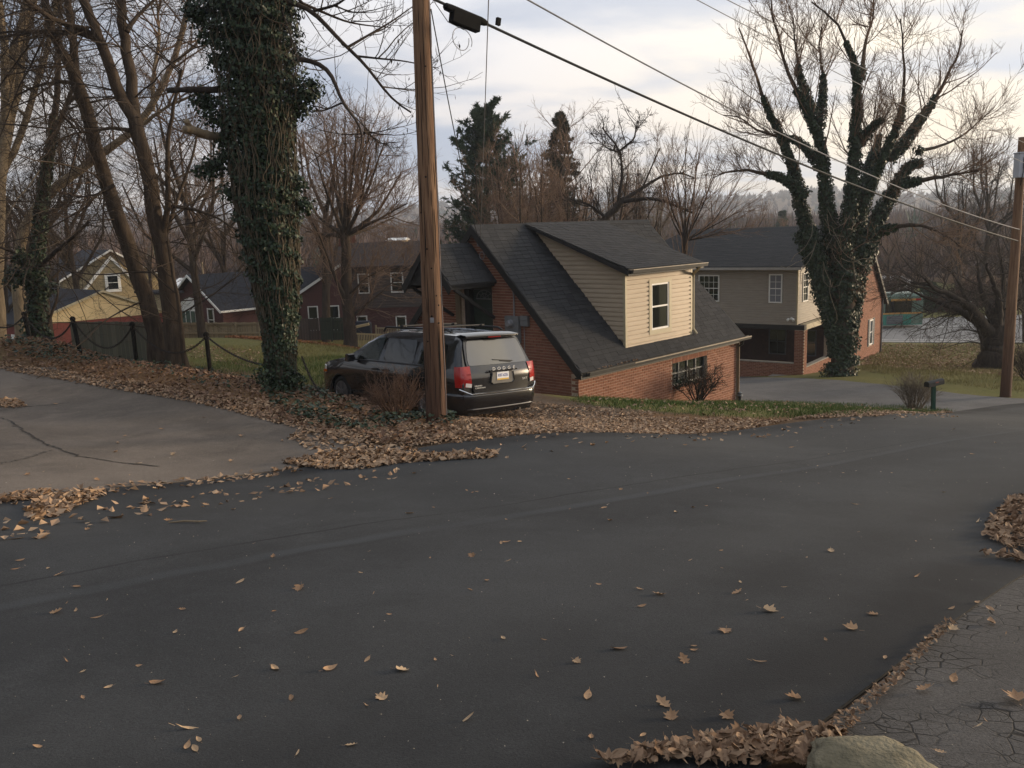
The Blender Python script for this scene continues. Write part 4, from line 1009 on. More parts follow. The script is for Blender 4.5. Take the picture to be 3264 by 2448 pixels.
    rear_patch('rear_window', [.70, .745, .745, .725, .70, .672, .645, .615], [1.145, 1.16, 1.25, 1.34, 1.43, 1.52, 1.58, 1.60], M_rearglass, d=.020)
    # roof spoiler with high brake light
    q = MB(); ys = []
    V = []; F = []; nx = 13
    for j in range(nx):
        x = -.68 + 1.36 * j / (nx - 1); k = crown(x)
        V += [(x, -1.98, 1.735 + .014 * (1 - (x / .7) ** 2)), (x, -2.30 + k, 1.700 + .012 * (1 - (x / .7) ** 2)), (x, -2.33 + k, 1.672), (x, -2.26 + k, 1.645)]
    for j in range(nx - 1):
        for i in range(3): a = j * 4 + i; F.append((a, a + 4, a + 5, a + 1))
    obj('spoiler', V, F, M_paint, root, smooth=True)
    q = MB(); q.box(-.16, .16, -2.395, -2.36, 1.650, 1.672); q.build('high_brake_light', M_redd, root)
    # tail lamps wrapping the corners
    for s in (-1, 1):
        path = [(.735, -2.535 - .02), (.85, -2.525), (.93, -2.49), (.972, -2.44), (.985, -2.38), (.992, -2.33)]
        V = []; F = []; zz = [.75, .82, .90, 1.0, 1.09, 1.14]
        for i, z in enumerate(zz):
            for j, (x, y) in enumerate(path):
                yy = y + (rear_y(z) - rear_y(.9)) * max(0, 1 - j / 4.); xx = x + (.012 if z < .8 and j == 0 else 0) - max(0, (z - 1.0)) * .12
                if j == 5: yy -= (1.155 - z) * .12
                V.append((s * (xx + .022), yy - .026, z))
        m_ = len(path)
        for i in range(len(zz) - 1):
            for j in range(m_ - 1): a = i * m_ + j; F.append((a, a + 1, a + 1 + m_, a + m_))
        tl = obj('tail_light', V, F, M_red, root, smooth=True)
        q = MB(); q.prism([(s * .765, -2.575, .745), (s * .885, -2.545, .765), (s * .875, -2.55, .835), (s * .76, -2.58, .815)], (0, -.012, 0)); q.build('reverse_lamp', M_clear, tl)
        for z in (.90, .99): q = MB(); q.bar((s * .765, -2.582 + (rear_y(z) - rear_y(.9)) * 1, z), (s * .93, -2.512, z), .008, .012); q.build('lens_rib', M_redd, tl)
    # bumper with a bright step edge
    def bumper_ring(z, out, w=.985):
        P = []
        for t in np.linspace(-1, 1, 17):
            x = w * (abs(t) ** .8) * np.sign(t); y = -2.58 - out - .055 * (1 - t * t)
            if abs(t) > .8: y += (abs(t) - .8) / .2 * .12
            P.append((x, y, z))
        P = [(-w, -1.95, z)] + P + [(w, -1.95, z)]; return P
    prof = [(.26, -.03, .95), (.32, .005, .975), (.45, .02, .99), (.58, .03, .995), (.62, .02, .99), (.635, -.06, .97)]
    R_ = [bumper_ring(*p) for p in prof]; k = len(R_[0]); V = [p for r in R_ for p in r]
    F = [(i * k + j, i * k + j + 1, (i + 1) * k + j + 1, (i + 1) * k + j) for i in range(len(R_) - 1) for j in range(k - 1)]
    obj('rear_bumper', V, F, M_paint, root, smooth=True)
    def rail(z, out, w, r, nm, m):
        P = bumper_ring(z, out, w); q = MB(); q.tube(P[1:-1], r, 6); q.build(nm, m, root)
    P = bumper_ring(.622, .033, .99); P = [(x, y, z + .10 * max(0, (abs(x) - .80) / .19)) for x, y, z in P[1:-1]]
    q = MB(); q.tube(P, .013, 6); q.build('chrome_step_edge', M_chrome, root)
    P = bumper_ring(.335, .010, .95)[2:-2]; q = MB(); q.tube(P, .010, 6); q.build('lower_trim', M_rim, root)
    q = MB(); q.box(-.80, .80, -2.5, -1.9, .20, .30); q.build('valance', M_plastic, root)
    q = MB(); q.tube([(.45, -2.2, .24), (.47, -2.6, .23)], .03, 8); q.build('exhaust', M_chrome, root)
    # plate recess, plate and lettering
    ry = rear_y(.92) - .055 - .012
    q = MB(); q.prism([(-.30, ry - .006, .80), (-.24, ry - .006, .775), (.24, ry - .006, .775), (.30, ry - .006, .80), (.27, ry - .006, 1.0), (-.27, ry - .006, 1.0)], (0, -.006, 0)); q.build('plate_recess', M_clear if False else mat('recess_paint', (.16, .15, .135), (.2, .19, .17), 4, .25, coat=1.), root)
    q = MB(); q.tube([(-.27, ry - .02, .99), (-.305, ry - .02, .82), (-.25, ry - .02, .775), (.25, ry - .02, .775), (.305, ry - .02, .82), (.27, ry - .02, .99)], .010, 6); q.build('recess_rim', M_paint, root)
    q = MB(); q.box(-.158, .158, ry - .022, ry - .014, .842, .998); pl = q.build('licence_plate', M_plate, root, bevel=.004)
    q = MB(); q.box(-.150, .150, ry - .0245, ry - .0225, .846, .874); q.build('plate_band', M_plateyel, pl)
    Rt = lambda x, y, z: Matrix.Translation((x, y, z)) @ Matrix.Rotation(math.pi / 2, 4, 'X')
    text_obj('plate_lettering', 'KBT-6226', .078, M_plateblue, pl, Rt(0, ry - .024, .932), .001, .78)
    q = MB(); q.bar((-.36, ry - .030, 1.035), (.36, ry - .030, 1.035), .03, .032); q.build('light_bar', M_paint, root, bevel=.006)
    for i, ch in enumerate('DODGE'):
        x = -.26 + i * .13; text_obj('lettering', ch, .085, M_silver, tg, Rt(x, ry - .050, 1.068), .004, 1.25)
    text_obj('badge', 'GRAND', .036, M_silver, tg, Rt(-.60, rear_y(.72) - .05, .765), .003, 1.5); text_obj('badge', 'CARAVAN', .036, M_silver, tg, Rt(-.555, rear_y(.72) - .052, .725), .003, 1.5)
    text_obj('badge', 'SXT', .055, M_silver, tg, Rt(.62, rear_y(.8) - .045, .82), .003, 1.4)
    q = MB(); q.bar((.30, rear_y(1.16) - .075, 1.17), (.02, rear_y(1.20) - .085, 1.205), .012, .012); q.bar((.36, rear_y(1.18) - .07, 1.185), (-.16, rear_y(1.24) - .085, 1.235), .018, .010); q.build('rear_wiper', M_plastic, root)
    # roof ribs and cross bars
    for x in (-.42, -.21, 0, .21, .42):
        q = MB(); q.tube([(x, .1, 1.755 - .08 * abs(x)), (x, -.9, 1.772 - .05 * abs(x)), (x, -1.85, 1.752 - .05 * abs(x))], .012, 6); q.build('roof_rib', M_paint, root)
    for y in (-.35, -1.25):
        q = MB(); q.bar((-.68, y, 1.835), (.68, y, 1.835), .05, .022); q.build('cross_bar', M_plastic, root)
        for s in (-1, 1): q = MB(); q.box(s * .67 - .035, s * .67 + .035, y - .05, y + .05, 1.79, 1.85); q.build('bar_foot', M_plastic, root)
    return root
build_van()

# ------------------------------------------------------------------ poles, wires and the chain fence
M_pole = mat('pole_wood', (.105, .050, .026), (.27, .160, .088), 4.2, .85, .7, 12, stretch=(6, 6, .35), c3=(.2, .12, .07), fac=(.30, .70))
M_greyp = mat('grey_wood', (.16, .125, .10), (.26, .21, .17), 3., .9, .5, 12, stretch=(6, 6, .3))
M_post = mat('black_post', (.008, .0075, .007), (.020, .018, .015), 9, .9, spec=.1)
M_chain = mat('rusty_chain', (.018, .014, .012), (.035, .026, .020), 30, .7, metal=.2)
def creosote(m, top=2.6):
    """preservative soaked into the foot of a pole: darkest at the ground, gone higher up"""
    nt = m.node_tree; N = nt.nodes; L = nt.links; bs = N['Principled BSDF']; col = bs.inputs['Base Color'].links[0].from_socket
    tc = N.new('ShaderNodeTexCoord'); sp = N.new('ShaderNodeSeparateXYZ'); L.new(tc.outputs['Object'], sp.inputs[0])
    mr = N.new('ShaderNodeMapRange'); L.new(sp.outputs[2], mr.inputs[0]); mr.inputs[1].default_value = 0; mr.inputs[2].default_value = top; mr.inputs[3].default_value = .85; mr.inputs[4].default_value = 0
    mx = N.new('ShaderNodeMix'); mx.data_type = 'RGBA'; L.new(mr.outputs[0], mx.inputs[0]); L.new(col, mx.inputs[6]); mx.inputs[7].default_value = (.045, .018, .012, 1); L.new(mx.outputs[2], bs.inputs['Base Color'])
creosote(M_pole, 3.4)
def pole(name, base, top, r0, r1, m, label, cat_='utility pole'):
    base = np.array(base, float); top = np.array(top, float); root = empty(name, base, label, cat_)
    rng = np.random.default_rng(7); n = 26; k = 20; V = []; d = top - base
    for i in range(n):
        t = i / (n - 1); c = d * t; r = r0 + (r1 - r0) * t
        for j in range(k):
            a = 2 * math.pi * j / k; rr = r * (1 + .012 * math.sin(3 * a + i * .7) + rng.normal(0, .006)); V.append(c + np.array([rr * math.cos(a), rr * math.sin(a), 0]))
    F = [(i * k + j, i * k + (j + 1) % k, (i + 1) * k + (j + 1) % k, (i + 1) * k + j) for i in range(n - 1) for j in range(k)]; F.append(tuple((n - 1) * k + j for j in range(k)))
    obj('shaft', V, F, m, root, smooth=True)
    return root, base, top
b0 = at(943, 905, 14.0); b0[2] -= .12; t0 = at(909, -10, 14.0); t0 = b0 + (t0 - b0) * 1.35
P1, b0, t0 = pole('utility_pole', b0, t0, .178, .118, M_pole, 'tall brown wooden utility pole standing in front of the black minivan')
rng = np.random.default_rng(5)
for i in range(46):   # drying checks: long dark splits along the grain
    z0 = rng.uniform(.2, 6.6); z1 = z0 + rng.uniform(.2, 1.1); a = rng.uniform(-3.0, .1); P_ = []
    for z in np.linspace(z0, z1, 5): c = (t0 - b0) * (z / (t0 - b0)[2]); r = .178 - .06 * z / (t0 - b0)[2] + .0005; aa = a + rng.normal(0, .015); P_.append(c + np.array([r * math.cos(aa), r * math.sin(aa), 0]))
    q = MB(); q.tube(P_, [.001, .004, .005, .004, .001], 4); q.build('split', M_post, P1)
q = MB(); q.tube([b0 * 0 + (t0 - b0) * (z / (t0 - b0)[2]) + np.array([.172 - .06 * z / (t0 - b0)[2], -.06, 0]) for z in np.linspace(.1, 7.6, 14)], .006, 5); q.build('ground_wire', M_wire2, P1)
c = (t0 - b0) * (1.75 / (t0 - b0)[2]); q = MB(); q.box(c[0] - .03, c[0] + .03, c[1] - .171, c[1] - .164, c[2] - .04, c[2] + .04); q.build('tag', M_wire2, P1)
for i in range(16):   # knots and drying checks
    z = rng.uniform(.6, 7.); a = rng.uniform(-2.6, -.2); c = (t0 - b0) * (z / (t0 - b0)[2]); r = .178 - .06 * z / (t0 - b0)[2]
    q = MB(); q.lathe(c + np.array([r * math.cos(a), r * math.sin(a), 0]) * .985, (math.cos(a), math.sin(a), 0), [(0, rng.uniform(.01, .022)), (.006, .007), (.007, 0)], 7); q.build('knot', M_post, P1)
b2 = at(2172, 856, 28); b2[2] = H(b2[0], b2[1]) - .1; t2 = at(2207, 330, 28); t2 = b2 + (t2 - b2) * 1.06
P2, b2, t2 = pole('utility_pole', b2, t2, .17, .12, M_pole, 'wooden utility pole with a grey box standing at the right edge')
c = at(2206, 358, 27.7) - b2
q = MB(); q.box(c[0] - .18, c[0] + .42, c[1] - .2, c[1] + .12, c[2] - .36, c[2] + .36); q.box(c[0] - .20, c[0] + .44, c[1] - .22, c[1] + .14, c[2] + .36, c[2] + .40)
bx = q.build('meter_box', mat('pale_grey_box', (.40, .41, .44), (.46, .47, .5), 4, .5), P2, bevel=.01)
for dx in (-.05, .12): q = MB(); q.tube([(c[0] + dx, c[1] - .21, c[2] + .25), (c[0] + dx, c[1] - .22, c[2] - .2), (c[0] + dx - .05, c[1] - .2, c[2] - .6)], .012, 6); q.build('lead', M_post, bx)
def sag(a, b, s, n=24):
    a = np.array(a, float); b = np.array(b, float); t = np.linspace(0, 1, n)[:, None]; P = a + (b - a) * t; P[:, 2] -= (4 * s * t * (1 - t))[:, 0]; return P
def wire(name, pts, r, label, m=None, cat_='cable', extra=None):
    q = MB(); q.tube(pts, r, 6)
    return ptag(q.build(name, m or M_wire, None), label, cat_)
pt = lambda z: b0 + (t0 - b0) * ((z - b0[2]) / (t0 - b0)[2])
A1 = pt(at(925, -20, 14)[2] + .2); 
w1a = at(962, 0, 13.6); w1b = at(2200, 521, 27.9)
wire('phone_cable', sag(w1a + (w1a - w1b) * .06, w1b, .30), .021, 'thick black phone cable sloping from the splice box to the right pole')
w2a = at(1130, -6, 13.9); w2b = at(2203, 496, 27.9)
wire('phone_cable', sag(w2a, w2b, .35), .013, 'thin grey cable hanging above the thick phone cable', M_wire2)
w4a = at(1495, -6, 14.5); w4b = at(2212, 300, 28); wire('power_line', sag(w4a, at(2260, 372, 29), .1), .007, 'upper power line crossing the crown of the right ivy tree, lower of two', M_wire2, 'power line')
wire('power_line', sag(at(1560, -6, 14.8), at(2290, 340, 29.5), .1), .007, 'highest power line crossing the crown of the right ivy tree', M_wire2, 'power line')
gp_ = np.array(Matrix(HOUSE.matrix_world) @ Vector((.06, 3.57, 3.42)))
wire('service_wire', sag(at(931, 20, 13.95), gp_, .25), .010, 'dark service wire dropping from the left pole to the house gable', M_wire)
wire('service_wire', sag(at(1056, -20, 12.6), gp_ + [.05, -.02, 0], .05), .008, 'pale straight service wire falling from the sky to the house gable', M_wire2)
M_box = mat('black_rubber', (.006, .006, .006), (.012, .012, .012), 6, .9, spec=.1)
# splice box hanging on the thick cable
sx = empty('splice_box', at(1006, 32, 13.75), 'black splice box hanging on the phone cable right of the pole', 'cable box')
d = nrm(w1b - w1a); X = d; L0 = Vector(sx.location)
rel = lambda v: np.array(v) 
q = MB(); dn = np.array([0, 0, -1.]); f = nrm(np.cross(d, dn)); dn = np.cross(f, d)
def bx_(q, c, l, w, h): q.prism([c - d * l / 2 - f * w / 2 - dn * h / 2, c + d * l / 2 - f * w / 2 - dn * h / 2, c + d * l / 2 - f * w / 2 + dn * h / 2, c - d * l / 2 - f * w / 2 + dn * h / 2], f * w)
bx_(q, dn * .09, .52, .12, .19); q.build('housing', M_box, sx, bevel=.012)
q = MB(); q.lathe(-d * .40 + dn * .0, d, [(0, .03), (.03, .055), (.12, .06), (.68, .06), (.76, .05), (.82, .028)], 12); q.build('sleeve', M_box, sx, smooth=False)
q = MB(); a = np.linspace(-.3, 6.6, 40); q.tube([dn * (.36 + .16 * math.sin(t)) + d * (-.02 + (.13 + .012 * t) * math.cos(t)) + f * .02 * t / 6 for t in a], .006, 5); q.build('loop', M_wire2, sx)
q = MB(); q.tube(np.array([-d * .8 - dn * .3, -d * .55 + dn * .02, -d * .3 + dn * .2, dn * .22]), .006, 5); q.build('lead', M_wire, sx)
sp_ = empty('spacer_clip', w1a + (w1b - w1a) * .045, 'small black clip tying the two strands of phone cable', 'clip')
for k_, nm_ in ((0, 'clip_body'),): q = MB(); bx_(q, dn * -.01, .07, .05, .11); q.build(nm_, M_box, sp_)

POST_TOP = []
def fence_posts():
    spots = [((445, 719), (455, 808), 20.5, 'black chain post beside the large ivy tree'), ((285, 697), (296, 786), 21.3, 'black chain post between the bare trunks and the fence corner'), ((156, 685), (176, 770), 22.2, 'leaning black chain post before the red garage'), ((51, 675), (68, 746), 24.5, 'black chain post beside the ivy covered trunk, farthest left')]
    first = None
    for (tp, bp, Y, lab) in spots:
        b = at(*bp, Y); t = at(*tp, Y); b[2] -= .12
        d = t - b; rt = empty('chain_post', b, lab, 'post', 'chain posts along the bank')
        q = MB(); q.tube([(0, 0, 0), d * .93], .052, 10); q.build('post', M_post, rt)
        q = MB(); q.lathe(d * .925, d, [(0, .05), (.01, .068), (.05, .07), (.09, .05), (.11, .0)], 10); q.build('cap', M_post, rt)
        q = MB(); q.lathe(d * .93 + np.array([0, -.06, -.02]), (1, 0, 0), [(-.012, .035), (.012, .035)], 8); q.build('ring', M_chain, rt)
        POST_TOP.append(b + d * .93)
fence_posts()
def chain(a, b, s, label):
    P = sag(a, b, s, 60); Vs = []; Fs = []
    L = np.linalg.norm(np.diff(P, axis=0), axis=1).sum(); n = int(L / .055); P = resample(P, n + 1)
    a_ = np.linspace(0, 2 * math.pi, 9)[:-1]; parts = []
    for i in range(n):
        c = (P[i] + P[i + 1]) / 2; t = nrm(P[i + 1] - P[i]); u = nrm(np.cross(t, [0, 0, 1.])); w = np.cross(t, u)
        e = u if i % 2 else w
        ring = c + t * (.040 * np.cos(a_))[:, None] + e * (.020 * np.sin(a_))[:, None]
        ring = np.concatenate([ring, ring[:2]]); V, F = tubes(ring[None], np.full((1, len(ring)), .0095), 4); parts.append((V, F))
    V, F = cat(parts); return obj('chain', V, F, M_chain, label=label, cat='chain', group='chains slung between the black posts')
IVYB = at(600, 790, 17.9)
chain(POST_TOP[1], POST_TOP[0], .52, 'rusty chain sagging past the bare trunks to the post near the ivy tree')
chain(POST_TOP[2], POST_TOP[1], .62, 'rusty chain sagging in front of the dark panel fence')
chain(POST_TOP[3], POST_TOP[2], .55, 'rusty chain sagging in front of the red garage')
chain(at(-70, 640, 27), POST_TOP[3], .62, 'rusty chain running out of the picture at the far left')
chain(POST_TOP[0], IVYB, .18, 'rusty chain slung from the last post to the large ivy tree')
chain(at(652, 770, 17.2), at(697, 848, 16.5) + [0, 0, -.05], .12, 'rusty chain hanging down from the ivy tree towards the minivan')
# ------------------------------------------------------------------ trees
M_bark = mat('brown_bark', (.034, .025, .019), (.088, .066, .048), 4, .95, .8, 18, stretch=(3, 3, .5), fac=(.3, .7), spec=.15)
M_barkd = mat('dark_bark', (.024, .019, .015), (.060, .046, .036), 4, .95, .8, 18, stretch=(3, 3, .5), spec=.15)
M_barkp = mat('pale_sunlit_bark', (.15, .115, .075), (.27, .21, .14), 3, .95, .6, 14, stretch=(2, 2, .6), spec=.15)  # lighter bark tone, low sunlight put into the colour
M_twig = mat('brown_twig', (.032, .025, .020), (.075, .057, .043), 2, .9, spec=.15)
M_twigr = mat('russet_twig', (.125, .080, .055), (.23, .155, .108), 2, .9, spec=.15)
M_twigg = mat('grey_twig', (.13, .105, .080), (.22, .185, .14), 2, .9, spec=.15)
M_vine = mat('vine_stem', (.075, .060, .042), (.14, .115, .080), 2, .9, spec=.15)
M_needle = mat('pine_needle', (.022, .042, .022), (.085, .115, .060), 6, .7, rand='island', c3=(.046, .074, .040), spec=.2)
M_needle2 = mat('spruce_needle', (.030, .034, .017), (.105, .095, .050), 6, .7, rand='island', c3=(.062, .062, .030), spec=.2)
M_shrub = mat('red_shrub_twig', (.062, .036, .027), (.16, .10, .07), 3, .85, rand='island', c3=(.105, .064, .046), spec=.2)

def path3(pts, Y, Ye=None, n=16, sm=1):
    Ye = Y if Ye is None else Ye
    P = resample(np.array(pts, float), n); P3 = np.array([at(p[0], p[1], Y + (Ye - Y) * i / (n - 1)) for i, p in enumerate(P)])
    for _ in range(sm * 2): P3[1:-1] = P3[1:-1] * .5 + (P3[:-2] + P3[2:]) * .25
    return P3
def spawn(rng, P, R, nc, t0, t1, ang, angv, L, Lv, nseg, up, wig, rs=.012, minr=.004, rel=False, taper=.5, flat=None):
    N, m = P.shape[:2]; idx = np.repeat(np.arange(N), nc); t = rng.uniform(t0, t1, len(idx))
    f = t * (m - 1); i = np.clip(f.astype(int), 0, m - 2); a = (f - i)[:, None]
    base = P[idx, i] * (1 - a) + P[idx, i + 1] * a; rad = R[idx, i] * (1 - a[:, 0]) + R[idx, i + 1] * a[:, 0]
    T = nrm(P[idx, i + 1] - P[idx, i]); q = rng.normal(size=T.shape); q = nrm(q - (q * T).sum(1, keepdims=True) * T)
    if flat is not None: q[:, 2] *= flat; q = nrm(q)
    an = np.radians(rng.normal(ang, angv, len(idx)))[:, None]; d = nrm(T * np.cos(an) + q * np.sin(an))
    ln = L * np.clip(1 + Lv * rng.normal(size=len(idx)), .3, 2) * (1 - taper * t)
    if rel: ln = ln * np.linalg.norm(np.diff(P, axis=1), axis=2).sum(1)[idx]
    st = (ln / nseg)[:, None]; pts = [base]
    for s in range(nseg):
        d = nrm(d + wig * rng.normal(size=d.shape) + np.array([0, 0, up]) * (1 if np.isscalar(up) else 1)); pts.append(pts[-1] + d * st)
    r0 = np.maximum(np.minimum(rad * .7, rs * ln), minr)
    Rr = np.maximum(r0[:, None] * np.linspace(1, .3, nseg + 1)[None], minr * .6)
    return np.stack(pts, 1), Rr
def limb_arrays(limbs):
    return [(l[0], l[1]) for l in limbs]
def make_tree(name, label, limbs, levels, bark, twig, seed, base=None, group=None, extra=None, k0=9, cat_='tree'):
    """limbs: (3D path, start radius, end radius); levels: spawn settings, each growing from the one before"""
    rng = np.random.default_rng(seed)
    base = np.array(limbs[0][0][0] if base is None else base, float)
    root = empty(name, base, label, cat_, group)
    n = 16; P = np.stack([resample(l[0], n) for l in limbs]); 
    jit = rng.normal(0, .25, P.shape) * np.array([l[1] for l in limbs])[:, None, None] * .35; jit[:, 0] = 0; P = P + jit
    R = np.stack([l[2] + (l[1] - l[2]) * np.linspace(1, 0, n) ** 1.35 for l in limbs])
    flare = np.array([1 if i == 0 else 0 for i in range(len(limbs))])[:, None] * np.exp(-np.arange(n) * 1.2)[None] * .45; R = R * (1 + flare)
    V, F = tubes(P, R, k0); obj('trunk', V - base, F, bark, root, smooth=True)
    prevs = (P, R); parts = []
    for li, lv in enumerate(levels):
        lv = dict(lv); k = lv.pop('k', 3); src = lv.pop('src', None)
        prevs = spawn(rng, *prevs, **lv); parts.append(tubes(*prevs, k))
    if parts:
        V, F = cat(parts); ptag(obj('crown', V - base, F, twig, root, smooth=True), kind='stuff')
    return root, (P, R)
def ivy_leaves(paths, n, size, rng, spread=(.8, 1.15), clump=.35, blobs=()):
    """leaves over limb surfaces: paths of (points, bulk radius array)"""
    Ls = np.array([np.linalg.norm(np.diff(p, axis=0), axis=1).sum() * np.mean(r) for p, r in paths]); w = Ls / Ls.sum(); C = []; Nn = []
    for (p, r), f in zip(paths, w):
        m = max(int(n * f), 4); t = rng.uniform(0, 1, m) * (len(p) - 1); i = np.clip(t.astype(int), 0, len(p) - 2); a = (t - i)[:, None]
        c = p[i] * (1 - a) + p[i + 1] * a; T = nrm(p[i + 1] - p[i]); rr = r[i] * (1 - a[:, 0]) + r[i + 1] * a[:, 0]
        X = nrm(np.cross(T, np.array([.3, .9, .1]))); Y = np.cross(T, X); th = rng.uniform(0, 2 * np.pi, m)
        lump = 1 + clump * (np.sin(th * 2 + t * 1.9) * np.sin(t * 2.7 + th) * .6 + np.sin(t * 5.1 + 3 * th) * .4)
        o = np.cos(th)[:, None] * X + np.sin(th)[:, None] * Y
        C.append(c + o * (rr * lump * rng.uniform(*spread, m))[:, None]); Nn.append(nrm(o + np.array([0, 0, .35]) + rng.normal(0, .45, (m, 3))))
    for (c, rad, m) in blobs:
        q = nrm(rng.normal(size=(m, 3))); C.append(np.array(c) + q * rad * rng.uniform(.3, 1.05, (m, 1)) * np.array([1, 1, .8])); Nn.append(nrm(q + np.array([0, 0, .3]) + rng.normal(0, .5, (m, 3))))
    C = np.concatenate(C); Nn = np.concatenate(Nn)
    T = np.array([0, 0, -1.]) + rng.normal(0, .6, C.shape)
    return leafcards(C, Nn, rng.uniform(*size, len(C)), rng, aspect=.85, fold=.12, curl=.12, T=T)

# --- the big ivy-clad trunk on the bank
def big_ivy_tree():
    rng = np.random.default_rng(61); Y = 17.4
    core = [(610, 832), (602, 700), (592, 560), (577, 470), (571, 380), (563, 300), (560, 200), (552, 100), (545, 0), (540, -70)]
    wid = np.array([60, 70, 94, 114, 130, 136, 150, 166, 178, 178]) * .00461 * Y / 17.5
    P = path3(core, Y, n=28); P[0, 2] = min(P[0, 2], H(P[0, 0], P[0, 1])) - .1
    R = np.interp(np.linspace(0, 1, 28), np.linspace(0, 1, 10), wid)
    base = P[0]; root = empty('ivy_tree', base, 'huge ivy covered tree trunk on the bank left of the utility pole', 'tree')
    q = tubes(P[None], (R * .62)[None], 14); obj('trunk', q[0] - base, q[1], M_barkd, root, smooth=True)
    M = lambda x, y, dy=0: at(x, y, Y + dy)
    blobs = [(M(668, 190, -.2), .34, 420), (M(650, 215), .36, 420), (M(636, 245), .3, 300), (M(432, 30), .36, 420), (M(415, 22), .25, 220), (M(455, 75), .33, 350), (M(470, 130), .3, 300), (M(440, 215), .33, 380), (M(468, 250), .36, 400), (M(490, 300), .35, 380), (M(505, 340), .33, 360), (M(447, 370), .27, 260), (M(470, 355), .3, 300), (M(500, 415), .3, 300), (M(660, 445), .22, 200), (M(640, 400), .25, 250), (M(618, 20), .3, 300), (M(480, 0), .4, 400), (M(575, 810, -.3), .3, 260), (M(632, 818, -.3), .28, 240), (M(600, 845, -.5), .35, 260)]
    V, F = ivy_leaves([(P, R)], 34000, (.05, .09), rng, spread=(.70, 1.08), clump=.20, blobs=blobs)
    ptag(obj('ivy', V - base, F, M_ivy, root), kind='stuff')
    # hanging bare vine stems
    st = []
    for i in range(230):
        t = rng.uniform(0, .96); n = rng.integers(8, 22); j = t * 27; th = rng.uniform(math.pi, 2 * math.pi) if rng.random() < .8 else rng.uniform(0, math.pi); pts = []
        for s in range(n):
            jj = max(0., j - s * .62); a = int(min(jj, 26)); f = jj - a; c = P[a] * (1 - f) + P[a + 1] * f; r = (R[a] * (1 - f) + R[a + 1] * f) * (1.0 + .05 * math.sin(s + i)); th += rng.normal(0, .10)
            pts.append(c + r * np.array([math.cos(th), math.sin(th), 0]))
            if jj <= 0: break
        if len(pts) > 3: st.append(resample(pts, 14))
    S = np.array(st); V, F = tubes(S, np.repeat(rng.uniform(.004, .010, (len(S), 1)), 14, 1), 4)
    ptag(obj('vine_stems', V - base, F, M_vine, root, smooth=True), kind='stuff')
    # stubs and bare limbs: traced from the photograph, then given side twigs
    zs = lambda pts: [(x / 2.511, y / 2.511) for x, y in pts]
    L = [(path3(zs([(1250, 470), (1160, 490), (1060, 485), (905, 490)]), Y, Y - .6), .075, .045), (path3(zs([(1200, 745), (1130, 735), (1070, 715), (1005, 700)]), Y, Y - 1.), .09, .07), (path3(zs([(1070, 715), (1030, 690), (1010, 655)]), Y - .6, Y - .9), .06, .05)]
    stub, _ = None, None
    for i, l in enumerate(L):
        pp = np.concatenate([l[0], l[0][-1:] + (l[0][-1:] - l[0][-2:-1]) * .15]); rr = np.append(np.linspace(l[1], l[2], 16) * rng.uniform(.85, 1.15, 16), .004); v, f = tubes(pp[None], rr[None], 8); obj('stub', v - base, f, M_barkp if i else M_barkd, root, smooth=True)
    limbs = [(zs([(1480, 5), (1560, 12), (1640, 18), (1700, 60), (1790, 160), (1880, 260), (1970, 330), (2070, 470), (2140, 560), (2230, 610)]), .05, .016),
             (zs([(1640, 18), (1760, 70), (1880, 120), (2000, 140), (2120, 150)]), .03, .008), (zs([(1880, 260), (2000, 190), (2120, 120), (2260, 20)]), .028, .008),
             (zs([(1940, 305), (2080, 320), (2190, 330), (2380, 370)]), .024, .007),
             (zs([(1540, 315), (1620, 315), (1720, 335), (1790, 375), (1820, 450), (1850, 560), (1920, 630), (1970, 700), (1975, 780), (1940, 850)]), .055, .010), (zs([(1975, 720), (2020, 718)]), .03, .02), (zs([(1850, 560), (1760, 600), (1640, 610)]), .02, .007), (zs([(1975, 700), (2060, 780), (2160, 770)]), .02, .006),
             (zs([(1530, 60), (1560, 140), (1600, 260), (1640, 400)]), .02, .006), (zs([(1700, 60), (1820, 30), (1950, -60)]), .03, .012), (zs([(1640, 18), (1560, -80)]), .03, .02), (zs([(2070, 470), (2150, 480), (2290, 500)]), .016, .005)]
    limbs3 = [(path3(p, Y - .2 + .2 * math.sin(i * 2.1), Y - .4 + 1.2 * math.sin(i * 1.3)), a, b) for i, (p, a, b) in enumerate(limbs)]
    P2 = np.stack([resample(l[0], 16) for l in limbs3]); R2 = np.stack([np.linspace(l[1], l[2], 16) for l in limbs3])
    parts = [tubes(P2, R2, 6)]
    a = spawn(rng, P2, R2, 11, .15, 1., 62, 18, 1.15, .4, 7, -.02, .10, rs=.009, minr=.0055, taper=.4)
    # twigs bend up at the tips
    a[0][:, :, 2] += (np.linspace(0, 1, 8)[None] ** 2.2) * np.linalg.norm(a[0][:, -1] - a[0][:, 0], axis=1)[:, None] * .32
    b = spawn(rng, *a, 4, .2, .95, 48, 15, .42, .4, 4, .12, .08, rs=.009, minr=.0045)
    parts += [tubes(*a, 4), tubes(*b, 3)]
    V, F = cat(parts); ptag(obj('crown', V - base, F, M_twig, root, smooth=True), kind='stuff')
    # dry seed pods hanging from the twigs
    tip = np.concatenate([b[0][::5, -1]]); tip = tip[rng.permutation(len(tip))[:60]]
    V, F = leafcards(tip - [0, 0, .05], nrm(rng.normal(size=(len(tip), 3)) * [1, 1, .1]), rng.uniform(.06, .12, len(tip)), rng, aspect=.35, T=np.tile([0, 0, -1.], (len(tip), 1)) + rng.normal(0, .2, (len(tip), 3)))
    ptag(obj('pods', V - base, F, M_twig, root), kind='stuff')
big_ivy_tree()

